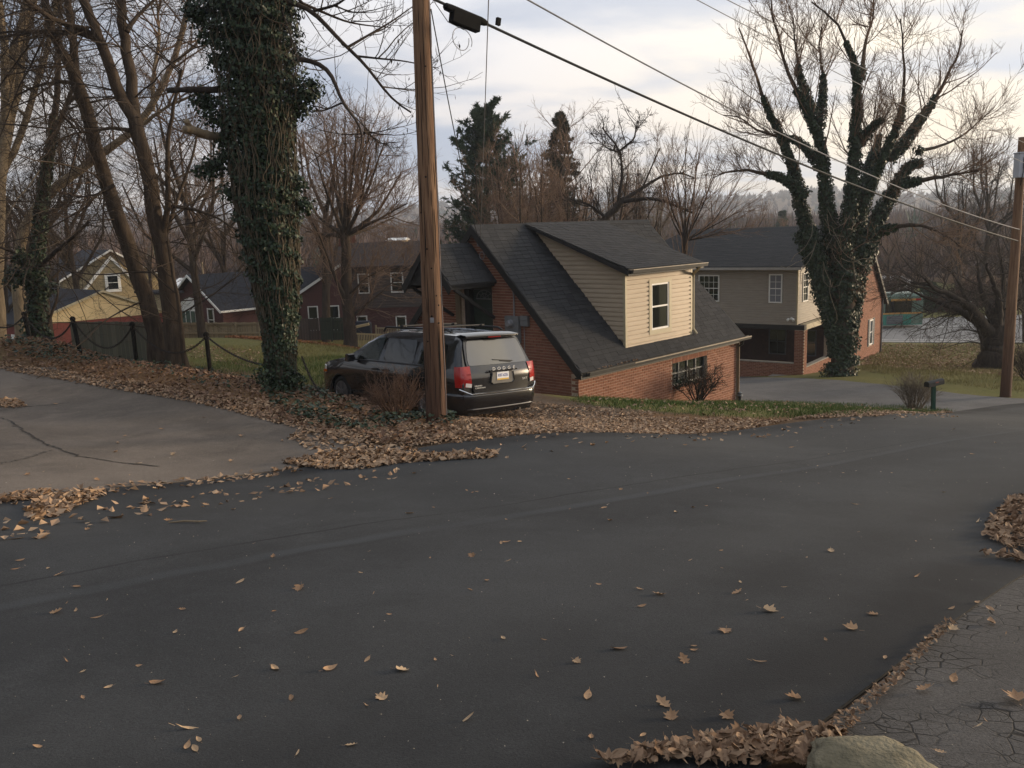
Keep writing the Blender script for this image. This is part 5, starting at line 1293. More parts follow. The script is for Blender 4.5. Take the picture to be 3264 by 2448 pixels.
Z5 = lambda pts: [(x / 2.511, y / 2.511) for x, y in pts]
Z9 = lambda pts: [(x / 3.497, y / 3.497) for x, y in pts]     # the enlarged corner, 1659 px for 700
GROVE = [dict(nc=18, t0=.12, t1=1., ang=68, angv=18, L=2.9, Lv=.4, nseg=9, up=-.012, wig=.10, rs=.0058, minr=.006, taper=.35, k=5), dict(nc=7, t0=.15, t1=1., ang=52, angv=16, L=1.15, Lv=.4, nseg=6, up=.01, wig=.13, rs=.006, minr=.0042, k=3), dict(nc=5, t0=.15, t1=1., ang=48, angv=16, L=.55, Lv=.4, nseg=4, up=.02, wig=.14, rs=.006, minr=.0032, k=3)]
# twin-trunk trees behind the chain fence
Yt = 21.6
make_tree('bare_tree', 'dark leaning bare tree with forked trunk, first left of the ivy covered giant trunk', [
    (path3([(381, 800), (380, 770), (361, 597), (346, 525), (327, 418), (307, 319), (290, 255)], Yt), .235, .17),
    (path3([(290, 255), (255, 199), (235, 131), (207, 68), (179, 0), (160, -50)], Yt, Yt - .4), .155, .10), (path3([(290, 255), (286, 215), (287, 179), (271, 108), (263, 40), (260, -60)], Yt, Yt + .5), .145, .10),
    (path3([(346, 525), (357, 470), (366, 450), (360, 358), (366, 259), (382, 207), (392, 150)], Yt, Yt - .8), .085, .035), (path3([(350, 530), (378, 446), (402, 378), (422, 319), (428, 270)], Yt, Yt + .8), .06, .025),
    (path3([(372, 445), (420, 452), (470, 470), (515, 500)], Yt, Yt - .8), .05, .02), (path3(Z9([(725, 300), (640, 220), (540, 195), (430, 160), (300, 80), (190, 0)]), Yt, Yt - 1.5), .085, .04), (path3(Z9([(720, 290), (600, 245), (480, 235), (300, 240), (120, 260), (-30, 290)]), Yt, Yt + 1.), .07, .03), (path3(Z9([(980, 985), (860, 965), (700, 990), (560, 1005), (440, 1060)]), Yt, Yt - .8), .05, .018), (path3(Z9([(960, 240), (1010, 150), (1100, 60), (1190, -20)]), Yt, Yt + .5), .06, .03)], GROVE, M_bark, M_twig, 71)
make_tree('bare_tree', 'dark bare tree leaning left between two chain posts, forking high up', [
    (path3([(350, 800), (346, 775), (322, 664), (291, 566), (275, 530), (239, 430), (207, 319), (187, 239), (168, 183)], Yt + .5), .225, .155),
    (path3([(168, 183), (147, 131), (115, 80), (96, 0), (85, -60)], Yt + .5, Yt), .13, .085), (path3([(168, 183), (160, 130), (159, 80), (145, 0), (140, -60)], Yt + .5, Yt + 1.2), .11, .075),
    (path3(Z9([(600, 700), (500, 790), (430, 960), (380, 1060)]), Yt + .5, Yt), .06, .03), (path3(Z9([(620, 650), (480, 610), (300, 640), (120, 720)]), Yt + .5, Yt + 1.4), .06, .02), (path3(Z9([(860, 1400), (720, 1480), (600, 1640)]), Yt, Yt - 1.), .05, .02)], GROVE, M_bark, M_twig, 72)
make_tree('sapling', 'thin leaning sapling stem at the right of the dark forked trunk', [(path3([(404, 800), (395, 770), (392, 700), (384, 640), (372, 590), (362, 520)], Yt - .5), .07, .035)], [dict(nc=12, t0=.3, t1=1., ang=55, angv=18, L=1.6, Lv=.4, nseg=7, up=.0, wig=.12, rs=.01, minr=.006, k=4), dict(nc=5, t0=.2, t1=1., ang=50, angv=16, L=.6, Lv=.4, nseg=4, up=.02, wig=.12, minr=.004, k=3)], M_bark, M_twig, 73, cat_='sapling')
# ivy covered trunk farther left
r_, pr_ = make_tree('ivy_tree', 'slim ivy covered tree behind the leftmost chain post', [
    (path3([(85, 760), (80, 728), (77, 597), (82, 474), (96, 398), (110, 319), (118, 260), (128, 170), (124, 70), (130, -20)], 26), .24, .05), (path3([(112, 300), (140, 235), (155, 199), (165, 150)], 26, 25.4), .09, .05), (path3([(84, 590), (100, 560), (150, 520), (190, 480)], 26, 25), .08, .04), (path3([(78, 597), (60, 560), (20, 540), (-20, 530)], 26, 25.2), .07, .03)], GROVE, M_barkd, M_twig, 74)
rng = np.random.default_rng(75)
V, F = ivy_leaves([(pr_[0][0][:11], pr_[1][0][:11] * np.linspace(1.35, 1.0, 11)), (pr_[0][3][:10], np.full(10, .2))], 6500, (.07, .12), rng, clump=.35, blobs=[(at(60, 590, 26), .6, 500), (at(40, 600, 26), .5, 350), (at(95, 620, 26), .4, 300), (at(85, 740, 26), .5, 300)])
ptag(obj('ivy', V - np.array(r_.location), F, M_ivy, r_), kind='stuff')
# sunlit trees behind, the sunlight put into their pale bark colour
PALE = [dict(nc=16, t0=.25, t1=1., ang=50, angv=16, L=3.2, Lv=.4, nseg=8, up=.02, wig=.09, rs=.011, minr=.009, taper=.35, k=4), dict(nc=7, t0=.15, t1=1., ang=46, angv=14, L=1.4, Lv=.4, nseg=5, up=.03, wig=.11, minr=.0065, k=3), dict(nc=4, t0=.2, t1=1., ang=42, angv=14, L=.7, Lv=.4, nseg=3, up=.03, wig=.12, minr=.005, k=3)]
make_tree('bare_tree', 'pale sunlit bare tree cut by the left edge of the picture', [(path3([(-9, 775), (-8, 600), (-4, 430), (6, 300), (20, 150), (45, 60), (70, -40)], 29), .27, .14), (path3([(8, 330), (40, 180), (60, 60), (85, -50)], 29, 30), .16, .09), (path3([(10, 290), (12, 130), (2, 40), (-10, -60)], 29, 28), .15, .09), (path3([(5, 378), (44, 299), (68, 219), (92, 139), (115, 60), (125, -30)], 29.2, 30), .12, .07)], PALE, M_barkp, M_twigg, 76)
make_tree('bare_tree', 'pale bare tree with a long slanting limb behind the dark forked trunks', [(path3([(60, 800), (40, 640), (30, 520), (70, 430), (120, 398), (203, 350), (279, 295), (330, 239), (382, 131), (402, 70), (408, 0)], 32), .26, .09), (path3([(330, 239), (330, 160), (345, 90), (340, 10)], 32, 33), .09, .04), (path3([(300, 275), (360, 230), (430, 200)], 32, 31), .08, .03), (path3([(382, 131), (430, 90), (450, 20)], 32, 31), .06, .03)], PALE, M_barkp, M_twigr, 77)
# lawn tree with russet crown
def fan(px, py, Y, tips, r0, r1, bend=.25):
    out = []
    for i, (tx, ty, dy) in enumerate(tips):
        mx = px + (tx - px) * .45; my = py + (ty - py) * (.45 + .12 * math.sin(i * 2.3)); mx += (tx - px) * .12
        out.append((path3([(px, py), (mx, my), (tx, ty)], Y, Y + dy, sm=3), r0 * (.8 + .3 * ((i * 7) % 3) / 3), r1))
    return out
lt = (757, 756)
LAWN = [dict(nc=13, t0=.2, t1=1., ang=42, angv=14, L=2.6, Lv=.35, nseg=7, up=.05, wig=.09, rs=.011, minr=.012, taper=.3, k=4), dict(nc=7, t0=.15, t1=1., ang=40, angv=14, L=1.35, Lv=.35, nseg=5, up=.05, wig=.11, minr=.009, k=3), dict(nc=5, t0=.2, t1=1., ang=38, angv=14, L=.75, Lv=.35, nseg=3, up=.06, wig=.12, minr=.007, k=3)]
lawnP = path3([(757, 765), (756, 740), (750, 640), (747, 560), (746, 500)], 46)
make_tree('maple_tree', 'bare round crowned tree with orange lit trunk standing on the lawn behind the minivan', [(lawnP, .36, .25)] + fan(746, 510, 46, [(680, 330, -2), (700, 270, 1), (745, 250, -1), (790, 270, 2), (830, 310, -2), (868, 370, 1), (880, 440, -2), (650, 420, 1), (662, 500, 2), (720, 300, 3), (800, 340, -4), (850, 470, 3), (770, 290, -3)], .15, .03) + [(path3([(752, 660), (720, 590), (700, 530), (675, 480)], 46, 44), .13, .03), (path3([(753, 690), (800, 650), (850, 610), (885, 560)], 46, 47), .09, .02), (path3([(750, 640), (790, 600), (830, 580)], 46, 44), .07, .02)], LAWN, M_bark, M_twigr, 81)
# clusters of dead leaves still on the lawn tree
def generic_tree(seed, h=14., spread=1., dens=1.):
    rng = np.random.default_rng(seed); n = 16
    tr = np.stack([np.linspace(0, 1, n) ** 1.0 * rng.normal(0, .3), np.linspace(0, 1, n) * rng.normal(0, .3), np.linspace(0, h * .52, n)], 1)
    limbs = [(tr, h * .018, h * .010)]
    for i in range(8):
        a = i * 2.4 + rng.uniform(0, 1); b = tr[int(rng.uniform(5, 15))]; e = b + np.array([math.cos(a) * h * .26 * spread * rng.uniform(.5, 1.1), math.sin(a) * h * .26 * spread * rng.uniform(.5, 1.1), h * rng.uniform(.25, .48)])
        m = (b + e) / 2 + np.array([math.cos(a), math.sin(a), -.3]) * h * .05; limbs.append((resample(np.array([b, m, e]), n), h * .009, h * .0025))
    P = np.stack([l[0] for l in limbs]); R = np.stack([np.linspace(l[1], l[2], n) for l in limbs])
    tv = tubes(P, R, 6)
    a = spawn(rng, P, R, int(9 * dens), .25, 1., 40, 13, h * .17, .35, 6, .06, .09, rs=.012, minr=h * .0011, taper=.3)
    b = spawn(rng, *a, int(7 * dens), .15, 1., 38, 13, h * .085, .35, 4, .06, .11, minr=h * .0008)
    c = spawn(rng, *b, 4, .2, 1., 36, 13, h * .045, .35, 2, .06, .12, minr=h * .0006)
    return tv, cat([tubes(*a, 4), tubes(*b, 3), tubes(*c, 3)])
GEN = []
for i in range(4):
    tv, cv = generic_tree(90 + i, 14, [1., .8, 1.25, .7][i], [1., 1., 1., 1.1][i])
    GEN.append((make_mesh('trunk', *tv, M_bark, True), {k: make_mesh('crown', *cv, m, True) for k, m in (('r', M_twigr), ('b', M_twig), ('g', M_twigg))}))
def place_tree(var, col, px, top, Y, label, group, name='bare_tree', zb=None, wide=1.):
    p = at(px, top, Y); zb = float(HF(np.array([p[0]]), np.array([p[1]]))[0]) if zb is None else zb; h = (p[2] - zb) / 14. / .98
    root = empty(name, (p[0], p[1], zb), label, 'tree', group); rz = (px * .37) % 6.28
    for nm, me in (('trunk', GEN[var][0]), ('crown', GEN[var][1][col])):
        o = link_mesh(nm, me, root); o.scale = (h * wide, h * wide, h); o.rotation_euler = (0, 0, rz)
        if nm == 'crown': o['kind'] = 'stuff'
    return root
BG = 'bare trees beyond the lawns'
for a in [(0, 'r', 665, 170, 58, 'tall pinkish bare tree rising behind the ivy covered giant, right side'), (1, 'r', 380, 120, 48, 'pinkish bare tree with upright twigs left of the ivy covered giant'), (3, 'b', 130, 250, 50, 'bare tree in the thicket behind the red garage'), (0, 'b', 40, 190, 40, 'bare tree crowding the left edge behind the pale trunk'), (1, 'r', 455, 300, 66, 'small bare tree above the brick cottage roof'), (2, 'r', 300, 420, 72, 'low bare tree beside the stone gabled house'), (2, 'b', -40, 330, 46, 'bare tree mostly outside the left edge'), (3, 'b', 60, 420, 33, 'dark twiggy tree right behind the slim ivy covered trunk')]:
    place_tree(*a, BG)
CG = 'bare trees clustered behind the brick house roof'
for a in [(0, 'r', 1105, 245, 62, 'russet bare tree directly right of the pine'), (1, 'r', 1150, 215, 70, 'tallest russet bare tree between the pine and the spruce'), (3, 'r', 1075, 330, 56, 'low russet bare tree in front of the pine foot'), (2, 'r', 1260, 300, 58, 'russet bare tree right of the spruce'), (0, 'r', 1185, 330, 55, 'dense russet bare tree in front of the spruce'), (1, 'g', 1290, 330, 72, 'pale bare tree behind the gnarled fruit tree'), (3, 'r', 1130, 360, 52, 'short dense bare tree over the house ridge')]:
    place_tree(*a, CG)
for a in [(1, 'r', 1405, 300, 66, 'thin bare tree with straight shoots above the dormer'), (3, 'g', 1380, 330, 60, 'pale whip like bare tree behind the gnarled fruit tree'), (1, 'b', 1330, 270, 60, 'bare tree with upright shoots, left of the gnarled fruit tree')]:
    place_tree(*a, 'slender bare trees above the dormer', wide=.7)
RG = 'bare trees beyond the highway lawn'
for a in [(1, 'b', 2090, 300, 86, 'tall vase shaped bare tree left of the right utility pole'), (3, 'b', 2140, 270, 88, 'tallest bare tree close behind the right utility pole'), (2, 'r', 1975, 470, 92, 'russet tree across the highway above the bus'), (0, 'r', 2075, 480, 95, 'russet tree across the highway behind the oak'), (3, 'r', 2190, 440, 90, 'russet tree across the highway at the right edge'), (1, 'r', 1925, 460, 100, 'russet tree across the highway beside the brick gable'), (2, 'b', 2240, 380, 60, 'bare tree cut by the right edge')]:
    place_tree(*a, RG)
for a in [(2, 'r', 1560, 420, 66, 'bare tree left of the grey sided house roof'), (0, 'r', 1660, 445, 120, 'distant pink bare tree over the grey sided house roof')]:
    place_tree(*a, 'bare trees behind the grey sided house')

# --- evergreens behind the house
def conifer(name, label, px, top, Y, rmax, n_wh, per, droop, seed, m, hb=.1, card=(.5, .13), open_=.0, tipup=.15, pw=.75):
    rng = np.random.default_rng(seed); p = at(px, top, Y); zb = float(HF(np.array([p[0]]), np.array([p[1]]))[0]); h = p[2] - zb
    root = empty(name, (p[0], p[1], zb), label, 'tree')
    tr = np.stack([np.zeros(12), np.zeros(12), np.linspace(0, h, 12)], 1); V, F = tubes(tr[None], np.linspace(h * .018, .02, 12)[None], 8); obj('trunk', V, F, M_barkd, root, smooth=True)
    Bs = []; Rs = []
    for i in range(n_wh):
        t = hb + (1 - hb) * (i / n_wh) ** .9; L = rmax * (1 - t) ** pw * rng.uniform(.7, 1.15) + .25
        for k in range(per):
            if rng.random() < open_: continue
            a = rng.uniform(0, 6.28); l = L * rng.uniform(.55, 1.1); s = np.linspace(0, 1, 8)
            z = h * t - droop * l * s + tipup * l * s ** 2.5 + rng.normal(0, .1)
            Bs.append(np.stack([np.cos(a) * l * s, np.sin(a) * l * s, z], 1)); Rs.append(np.linspace(.03, .008, 8))
    P = np.array(Bs); R = np.array(Rs)
    tw = spawn(rng, P, R, 12, .2, 1., 55, 14, .26, .3, 3, .03, .1, rel=True, minr=.006, flat=.5)
    allP = np.concatenate([resample(q, 4)[None] for q in tw[0]] + [q[None, ::2] for q in P], 0); m_ = len(allP)
    seg = rng.integers(0, 3, (m_ * 12)); idx = np.repeat(np.arange(m_), 12); f = rng.uniform(0, 1, (m_ * 12, 1))
    C = allP[idx, seg] * (1 - f) + allP[idx, seg + 1] * f; T = nrm(allP[idx, seg + 1] - allP[idx, seg]) + rng.normal(0, .55, C.shape) + [0, 0, .15]
    V1, F1 = leafcards(C, nrm(rng.normal(size=C.shape) + [0, 0, .6]), rng.uniform(card[0] * .6, card[0] * 1.2, len(C)), rng, aspect=card[1], T=T)
    ptag(obj('needles', V1, F1, m, root), kind='stuff')
    V, F = cat([tubes(P, R, 4), tubes(*tw, 3)]); ptag(obj('branches', V, F, M_barkd, root, smooth=True), kind='stuff')
conifer('pine_tree', 'tall dark green pine with drooping lower limbs behind the house, right of the pole', 1046, 222, 66, 5.2, 27, 8, .04, 101, M_needle, hb=.20, card=(.58, .11), open_=.06, tipup=.55, pw=.55)
conifer('spruce_tree', 'narrow olive spruce standing in the russet thicket behind the roof', 1208, 238, 70, 3.7, 38, 9, .35, 102, M_needle2, hb=.15, card=(.42, .16))
conifer('pine_tree', 'small far pine seen over the grey sided house roof', 1690, 456, 170, 2.6, 22, 6, .1, 103, M_needle, hb=.15, card=(.9, .2))
conifer('cedar_shrub', 'small dark evergreen across the highway right of the bus', 2010, 610, 84, 1.8, 14, 8, .1, 104, M_needle, hb=.05, card=(.5, .2))
# --- gnarled fruit tree and whippy tree beside the dormer
GN = [dict(nc=13, t0=.15, t1=1., ang=55, angv=20, L=1.5, Lv=.4, nseg=6, up=.10, wig=.20, rs=.016, minr=.014, taper=.3, k=4), dict(nc=6, t0=.15, t1=1., ang=50, angv=18, L=.6, Lv=.4, nseg=4, up=.10, wig=.24, rs=.02, minr=.011, k=3), dict(nc=3, t0=.1, t1=1., ang=50, angv=18, L=.22, Lv=.4, nseg=2, up=.1, wig=.3, minr=.012, k=3)]
make_tree('fruit_tree', 'gnarled crooked fruit tree arching over the dormer roof', [(path3([(1290, 560), (1300, 480), (1330, 450), (1350, 430)], 48), .25, .17), (path3([(1345, 435), (1400, 428), (1440, 435), (1470, 450), (1500, 460)], 48, 46), .13, .05), (path3([(1350, 430), (1390, 405), (1430, 380), (1470, 372), (1500, 385)], 48, 49), .12, .04), (path3([(1335, 445), (1345, 370), (1340, 325), (1320, 300), (1300, 275)], 48, 48), .11, .04), (path3([(1340, 325), (1370, 300), (1378, 260)], 48, 47), .07, .03), (path3([(1340, 330), (1310, 320), (1290, 300)], 48, 49), .06, .02), (path3([(1310, 470), (1270, 440), (1230, 430)], 48, 47), .10, .03)], GN, M_barkd, M_barkd, 105)
WH = [dict(nc=12, t0=.1, t1=1., ang=24, angv=10, L=2.2, Lv=.35, nseg=7, up=.03, wig=.05, rs=.008, minr=.010, taper=.35, k=4), dict(nc=6, t0=.2, t1=1., ang=22, angv=10, L=1.0, Lv=.35, nseg=4, up=.03, wig=.06, minr=.008, k=3)]
make_tree('willow_shrub', 'whippy bare tree fanning out between the dormer and the grey sided house', [(path3([(1478, 640), (1478, 560), (1480, 515)], 40), .16, .14)] + fan(1480, 520, 40, [(1430, 380, 0), (1455, 340, 1), (1480, 330, -1), (1510, 330, 1), (1545, 370, -1), (1580, 420, 1), (1600, 455, 0), (1560, 500, -1), (1440, 440, 1), (1530, 400, 0)], .06, .012), WH, M_barkd, M_twigr, 106)
rng = np.random.default_rng(107)

# --- the ivy clad many-stemmed tree before the grey sided house
def right_ivy_tree():
    Y = 38.; Z7 = lambda pts: [((2200 + x / 2.0733) / 1.47559, (y / 2.0733) / 1.47559) for x, y in pts]
    main = [([(1000, 2500), (1005, 2300), (1010, 2000), (1000, 1700), (990, 1600)], .42, .50),
            ([(900, 1900), (800, 1650), (740, 1450), (720, 1250), (680, 1080), (620, 960), (560, 800), (490, 680), (440, 560), (420, 420), (330, 250), (325, 180)], .28, .03),
            ([(960, 1700), (900, 1400), (885, 1150), (870, 1000), (850, 850), (810, 760), (740, 660), (640, 520), (610, 400), (590, 260), (520, 100), (530, -20)], .26, .03),
            ([(850, 850), (870, 700), (880, 540), (870, 420), (850, 300), (870, 180)], .14, .025), ([(810, 760), (760, 620), (720, 500), (710, 380), (690, 290), (680, 120)], .14, .025),
            ([(1010, 1700), (1060, 1300), (1090, 1050), (1100, 800), (1110, 600), (1115, 500), (1050, 330), (1010, 180), (940, 90), (800, 10)], .27, .03), ([(1115, 520), (1150, 400), (1150, 300), (1210, 120), (1215, -30)], .11, .025),
            ([(1040, 1700), (1150, 1300), (1250, 1080), (1330, 930), (1410, 770), (1415, 600), (1420, 450), (1400, 250), (1390, 120)], .24, .025), ([(1310, 1050), (1400, 980), (1450, 900), (1500, 800), (1600, 700), (1700, 500), (1780, 350), (1800, 200)], .17, .03),
            ([(1100, 1700), (1250, 1420), (1350, 1250), (1420, 1120), (1480, 1050), (1520, 1080)], .30, .14), ([(1400, 1220), (1480, 1195), (1600, 1180), (1760, 1150), (1900, 1130)], .14, .03), ([(1150, 1300), (1180, 1080), (1240, 960), (1250, 900)], .20, .08), ([(1090, 950), (1160, 900), (1220, 820), (1275, 790)], .16, .07),
            ([(760, 1300), (700, 1230), (640, 1190), (580, 1165), (480, 1140), (300, 1120), (150, 1170)], .18, .02), ([(870, 1100), (800, 1030), (760, 950), (700, 920), (630, 910), (500, 890), (400, 840), (330, 760), (215, 760)], .13, .02), ([(1250, 1530), (1400, 1490), (1550, 1490), (1700, 1560), (1800, 1640)], .12, .03), ([(1500, 1000), (1650, 970), (1800, 900), (2000, 720)], .08, .02)]
    rng = np.random.default_rng(111); limbs = []
    for i, (p, a, b) in enumerate(main):
        dy = 2.2 * math.sin(i * 2.4); limbs.append((path3(Z7(p), Y + (0 if i == 0 else .3 * math.sin(i)), Y + (0 if i == 0 else dy), n=16), a, b))
    base = limbs[0][0][0].copy()
    lv = [dict(nc=20, t0=.35, t1=1., ang=42, angv=14, L=1.95, Lv=.4, nseg=8, up=.11, wig=.09, rs=.012, minr=.012, taper=.35, k=4), dict(nc=6, t0=.2, t1=1., ang=44, angv=14, L=1.15, Lv=.4, nseg=5, up=.09, wig=.10, minr=.009, k=3), dict(nc=4, t0=.25, t1=1., ang=38, angv=12, L=.55, Lv=.4, nseg=3, up=.12, wig=.08, minr=.0075, k=3)]
    root, (P, R) = make_tree('ivy_tree', 'many stemmed ivy clad tree before the grey sided house, bare crown spread wide', limbs, lv, M_bark, M_twigr, 112, base=base)
    paths = []
    for i in range(len(limbs)):
        f = {0: 1., 1: .78, 2: .70, 3: .62, 4: .6, 5: .86, 6: .2, 7: .72, 8: .6, 9: 1., 10: .35, 11: 1., 12: 1., 13: .55, 14: .5, 15: .25, 16: .1}[i]; n = max(int(16 * f), 2)
        paths.append((P[i][:n], R[i][:n] * 1.1 + np.linspace(.13, .03, n)))
    paths.append((path3(Z7([(960, 2330), (890, 2000), (850, 1800), (800, 1640), (760, 1520)]), Y - .2), np.linspace(.22, .5, 16))); paths.append((path3(Z7([(1040, 2330), (1090, 2000), (1110, 1800), (1160, 1620), (1200, 1500)]), Y + .2), np.linspace(.22, .48, 16)))
    V, F = ivy_leaves(paths, 58000, (.085, .145), rng, spread=(.68, 1.14), clump=.30)
    ptag(obj('ivy', V - base, F, M_ivy, root), kind='stuff')
    st = []
    for i in range(15):
        p = at(1790 + rng.normal(0, 25), 450 + rng.uniform(0, 160), Y - .8); pts = [p]
        d = np.array([rng.normal(0, .3), 0, -1.])
        for s in range(7): d = nrm(d + rng.normal(0, .35, 3)); pts.append(pts[-1] + d * .3)
        st.append(pts)
    V, F = tubes(np.array(st), np.full((15, 8), .011), 4); ptag(obj('vine_stems', V - base, F, M_twigg, root, smooth=True), kind='stuff')
right_ivy_tree()
# --- the broad oak on the right lawn
OAK = [dict(nc=11, t0=.2, t1=1., ang=50, angv=18, L=2.7, Lv=.4, nseg=8, up=-.03, wig=.13, rs=.011, minr=.014, taper=.3, k=4), dict(nc=6, t0=.12, t1=1., ang=48, angv=16, L=1.25, Lv=.4, nseg=5, up=-.02, wig=.15, minr=.008, k=3), dict(nc=4, t0=.2, t1=1., ang=45, angv=16, L=.6, Lv=.4, nseg=3, up=0, wig=.16, minr=.006, k=3)]
Zr = lambda pts: [((2820 + x / 4.982) / 1.47559, (880 + y / 4.982) / 1.47559) for x, y in pts]
make_tree('oak_tree', 'broad dark oak with low spreading limbs on the lawn left of the right pole', [
    (path3(Zr([(1720, 1520), (1740, 1300), (1770, 1000), (1760, 800)]), 42), .78, .55),
    (path3(Zr([(1700, 950), (1560, 780), (1400, 560), (1250, 410), (1050, 320), (800, 230), (640, 60)]), 42, 40), .36, .06), (path3(Zr([(1640, 930), (1480, 750), (1330, 620), (1180, 530), (1000, 470), (850, 420), (700, 330), (500, 280), (300, 200)]), 42, 43.5), .26, .04), (path3(Zr([(1590, 1180), (1530, 1000), (1480, 850)]), 42, 41.5), .10, .05),
    (path3(Zr([(1740, 800), (1680, 560), (1560, 300), (1500, 100), (1480, -200)]), 42, 43), .28, .06), (path3(Zr([(1780, 820), (1830, 500), (1800, 300), (1720, 100), (1600, -200)]), 42, 41), .26, .06), (path3(Zr([(1800, 850), (1880, 600), (1870, 300), (1900, 0), (1850, -300)]), 42, 43), .22, .05), (path3(Zr([(1500, 730), (1350, 500), (1180, 100), (1000, -150)]), 42, 44), .18, .04), (path3(Zr([(1250, 410), (1000, 380), (850, 520), (640, 640)]), 41, 40), .10, .03), (path3(Zr([(1050, 320), (850, 200), (650, 120), (400, 100)]), 41, 42), .10, .03), (path3(Zr([(1820, 900), (2000, 600), (2200, 400)]), 42, 43), .2, .05)], OAK, M_barkd, M_twig, 121)

# --- bare shrubs
def shrub(name, label, base, h, w, stems, seed, m, thick=.006, kids=5, up=.02, tips=True, cat_='shrub', lean=.6):
    rng = np.random.default_rng(seed); base = np.array(base, float); base[2] = H(base[0], base[1]) - .03; root = empty(name, base, label, cat_)
    n = stems; a = rng.uniform(0, 6.28, n); rr = rng.uniform(0, 1, n) ** .6; d = nrm(np.stack([np.cos(a) * rr * lean, np.sin(a) * rr * lean, np.ones(n)], 1))
    L = h * rng.uniform(.55, 1.0, n) * (1 - .15 * rr); pts = [np.stack([np.cos(a) * rr * w * .18, np.sin(a) * rr * w * .18, np.zeros(n)], 1)]
    for s in range(6): d = nrm(d + rng.normal(0, .12, d.shape) + [0, 0, up]); pts.append(pts[-1] + d * (L / 6)[:, None])
    P = np.stack(pts, 1); R = np.linspace(thick * 1.4, thick * .5, 7)[None].repeat(n, 0)
    V, F = tubes(P, R, 4); ptag(obj('stems', V, F, m, root, smooth=True), kind='stuff')
    b = spawn(rng, P, R, kids, .3, 1., 35, 14, h * .34, .4, 4, .04, .14, minr=thick * .55); c = spawn(rng, *b, 3, .2, 1., 38, 14, h * .16, .4, 2, .05, .14, minr=thick * .45)
    V, F = cat([tubes(*b, 3), tubes(*c, 3)]); ptag(obj('twigs', V, F, m, root, smooth=True), kind='stuff')
    return root
p = onG(862, 900); p = at(858, 898, 14.9); shrub('bare_shrub', 'round reddish bare shrub beside the foot of the left utility pole', p, 1.0, .8, 64, 131, M_shrub, .006, 5, lean=.85)
p = onG(1506, 872); shrub('bare_shrub', 'dark bare shrub against the cellar window of the brick house', p, 1.45, .5, 24, 132, M_twig, .014, 9, up=.0, lean=.8)
p = at(1974, 884, 25.2); shrub('bare_shrub', 'twiggy grey bush beside the green mailbox', p, 1.3, .9, 60, 133, M_twigg, .007, 9, lean=.75)
p = at(2225, 760, 33); shrub('bare_shrub', 'bare bush behind the right utility pole', p, 1.6, 1., 40, 134, M_twig, .012, 7, lean=.7)
for i, (x, y, Y, h, m, lab) in enumerate([(2055, 690, 82, 2.4, M_shrub, 'russet roadside bush left of the guard post'), (2100, 688, 84, 3.2, M_shrub, 'tall russet roadside bush right of the guard post'), (2150, 690, 83, 2.8, M_shrub, 'reddish roadside bush seen between the oak limbs'), (2195, 690, 86, 3.2, M_shrub, 'reddish roadside bush behind the right utility pole'), (2028, 690, 86, 2.2, M_twig, 'dark roadside bush next to the bus'), (1925, 690, 95, 4.0, M_shrub, 'russet bush rising behind the bus roof')]):
    p = at(x, y, Y); r0 = H; root = shrub('roadside_bush', lab, p, h, 2.4, 90, 140 + i, m, .03, 6, lean=.8)
for i, (x, y, Y, h) in enumerate([(735, 775, 40, .5), (545, 790, 30, .55)]):
    p = at(x, y, Y)
    if i == 1: shrub('brush_heap', 'small heap of dead brush on the lawn left of the ivy giant', p, h, .8, 40, 160, M_barkd, .012, 5, lean=1.6)

# --- far woods: thousands of bare crowns no one could count
def woods():
    rng = np.random.default_rng(171); n = 8200
    az = np.radians(rng.uniform(-40, 42, n)); q_ = rng.random(n); d = np.where(q_ < .43, rng.uniform(125, 400, n), np.where(q_ < .64, rng.uniform(400, 760, n), rng.uniform(760, 1750, n))); x = np.sin(az) * d; y = np.cos(az) * d
    keep = ~((np.abs(x - 40) < 130) & (y > 55) & (y < 82)) & (y > 100); x, y, d = x[keep], y[keep], d[keep]; n = len(x)
    z = HF(x, y); h = rng.uniform(5, 10.5, n) * np.clip(d / 250, .8, 1.25); k = 42
    ev = rng.random(n) < .035
    a = rng.uniform(0, 6.28, (n, k)); el = rng.uniform(.25, 1.45, (n, k)); s0 = rng.uniform(.0, .42, (n, k)); ln = h[:, None] * rng.uniform(.35, .62, (n, k)) * (.65 + .35 * np.sin(el))
    bx = np.stack([x[:, None] + 0 * a, y[:, None] + 0 * a, z[:, None] + h[:, None] * s0], -1)
    dirv = np.stack([np.cos(a) * np.cos(el), np.sin(a) * np.cos(el), np.sin(el)], -1)
    bx = bx + dirv * (h[:, None] * rng.uniform(0, .2, (n, k)))[..., None]
    w = (d[:, None] * .0011 + .03)[..., None] * rng.uniform(.5, 1.4, (n, k, 1)); sd_ = nrm(np.stack([-np.sin(a), np.cos(a), 0 * a], -1) + rng.normal(0, .4, (n, k, 3)))
    V = np.stack([bx - sd_ * w, bx + sd_ * w, bx + dirv * ln[..., None]], 2)
    # trunks
    def out(mask, name, m, label):
        v = V[mask].reshape(-1, 3); f = np.arange(len(v)).reshape(-1, 3); obj(name, v, f, m, label=label, cat='woods', kind='stuff')
    out(~ev, 'far_woods', mat('far_wood', (.085, .060, .048), (.18, .122, .098), .02, .95, rand='island', c3=(.13, .09, .072), pos=True, spec=.05), 'brown bare woods covering the far valley and hills')
    out(ev, 'far_evergreens', M_needle, 'scattered dark evergreens in the far woods')
woods()
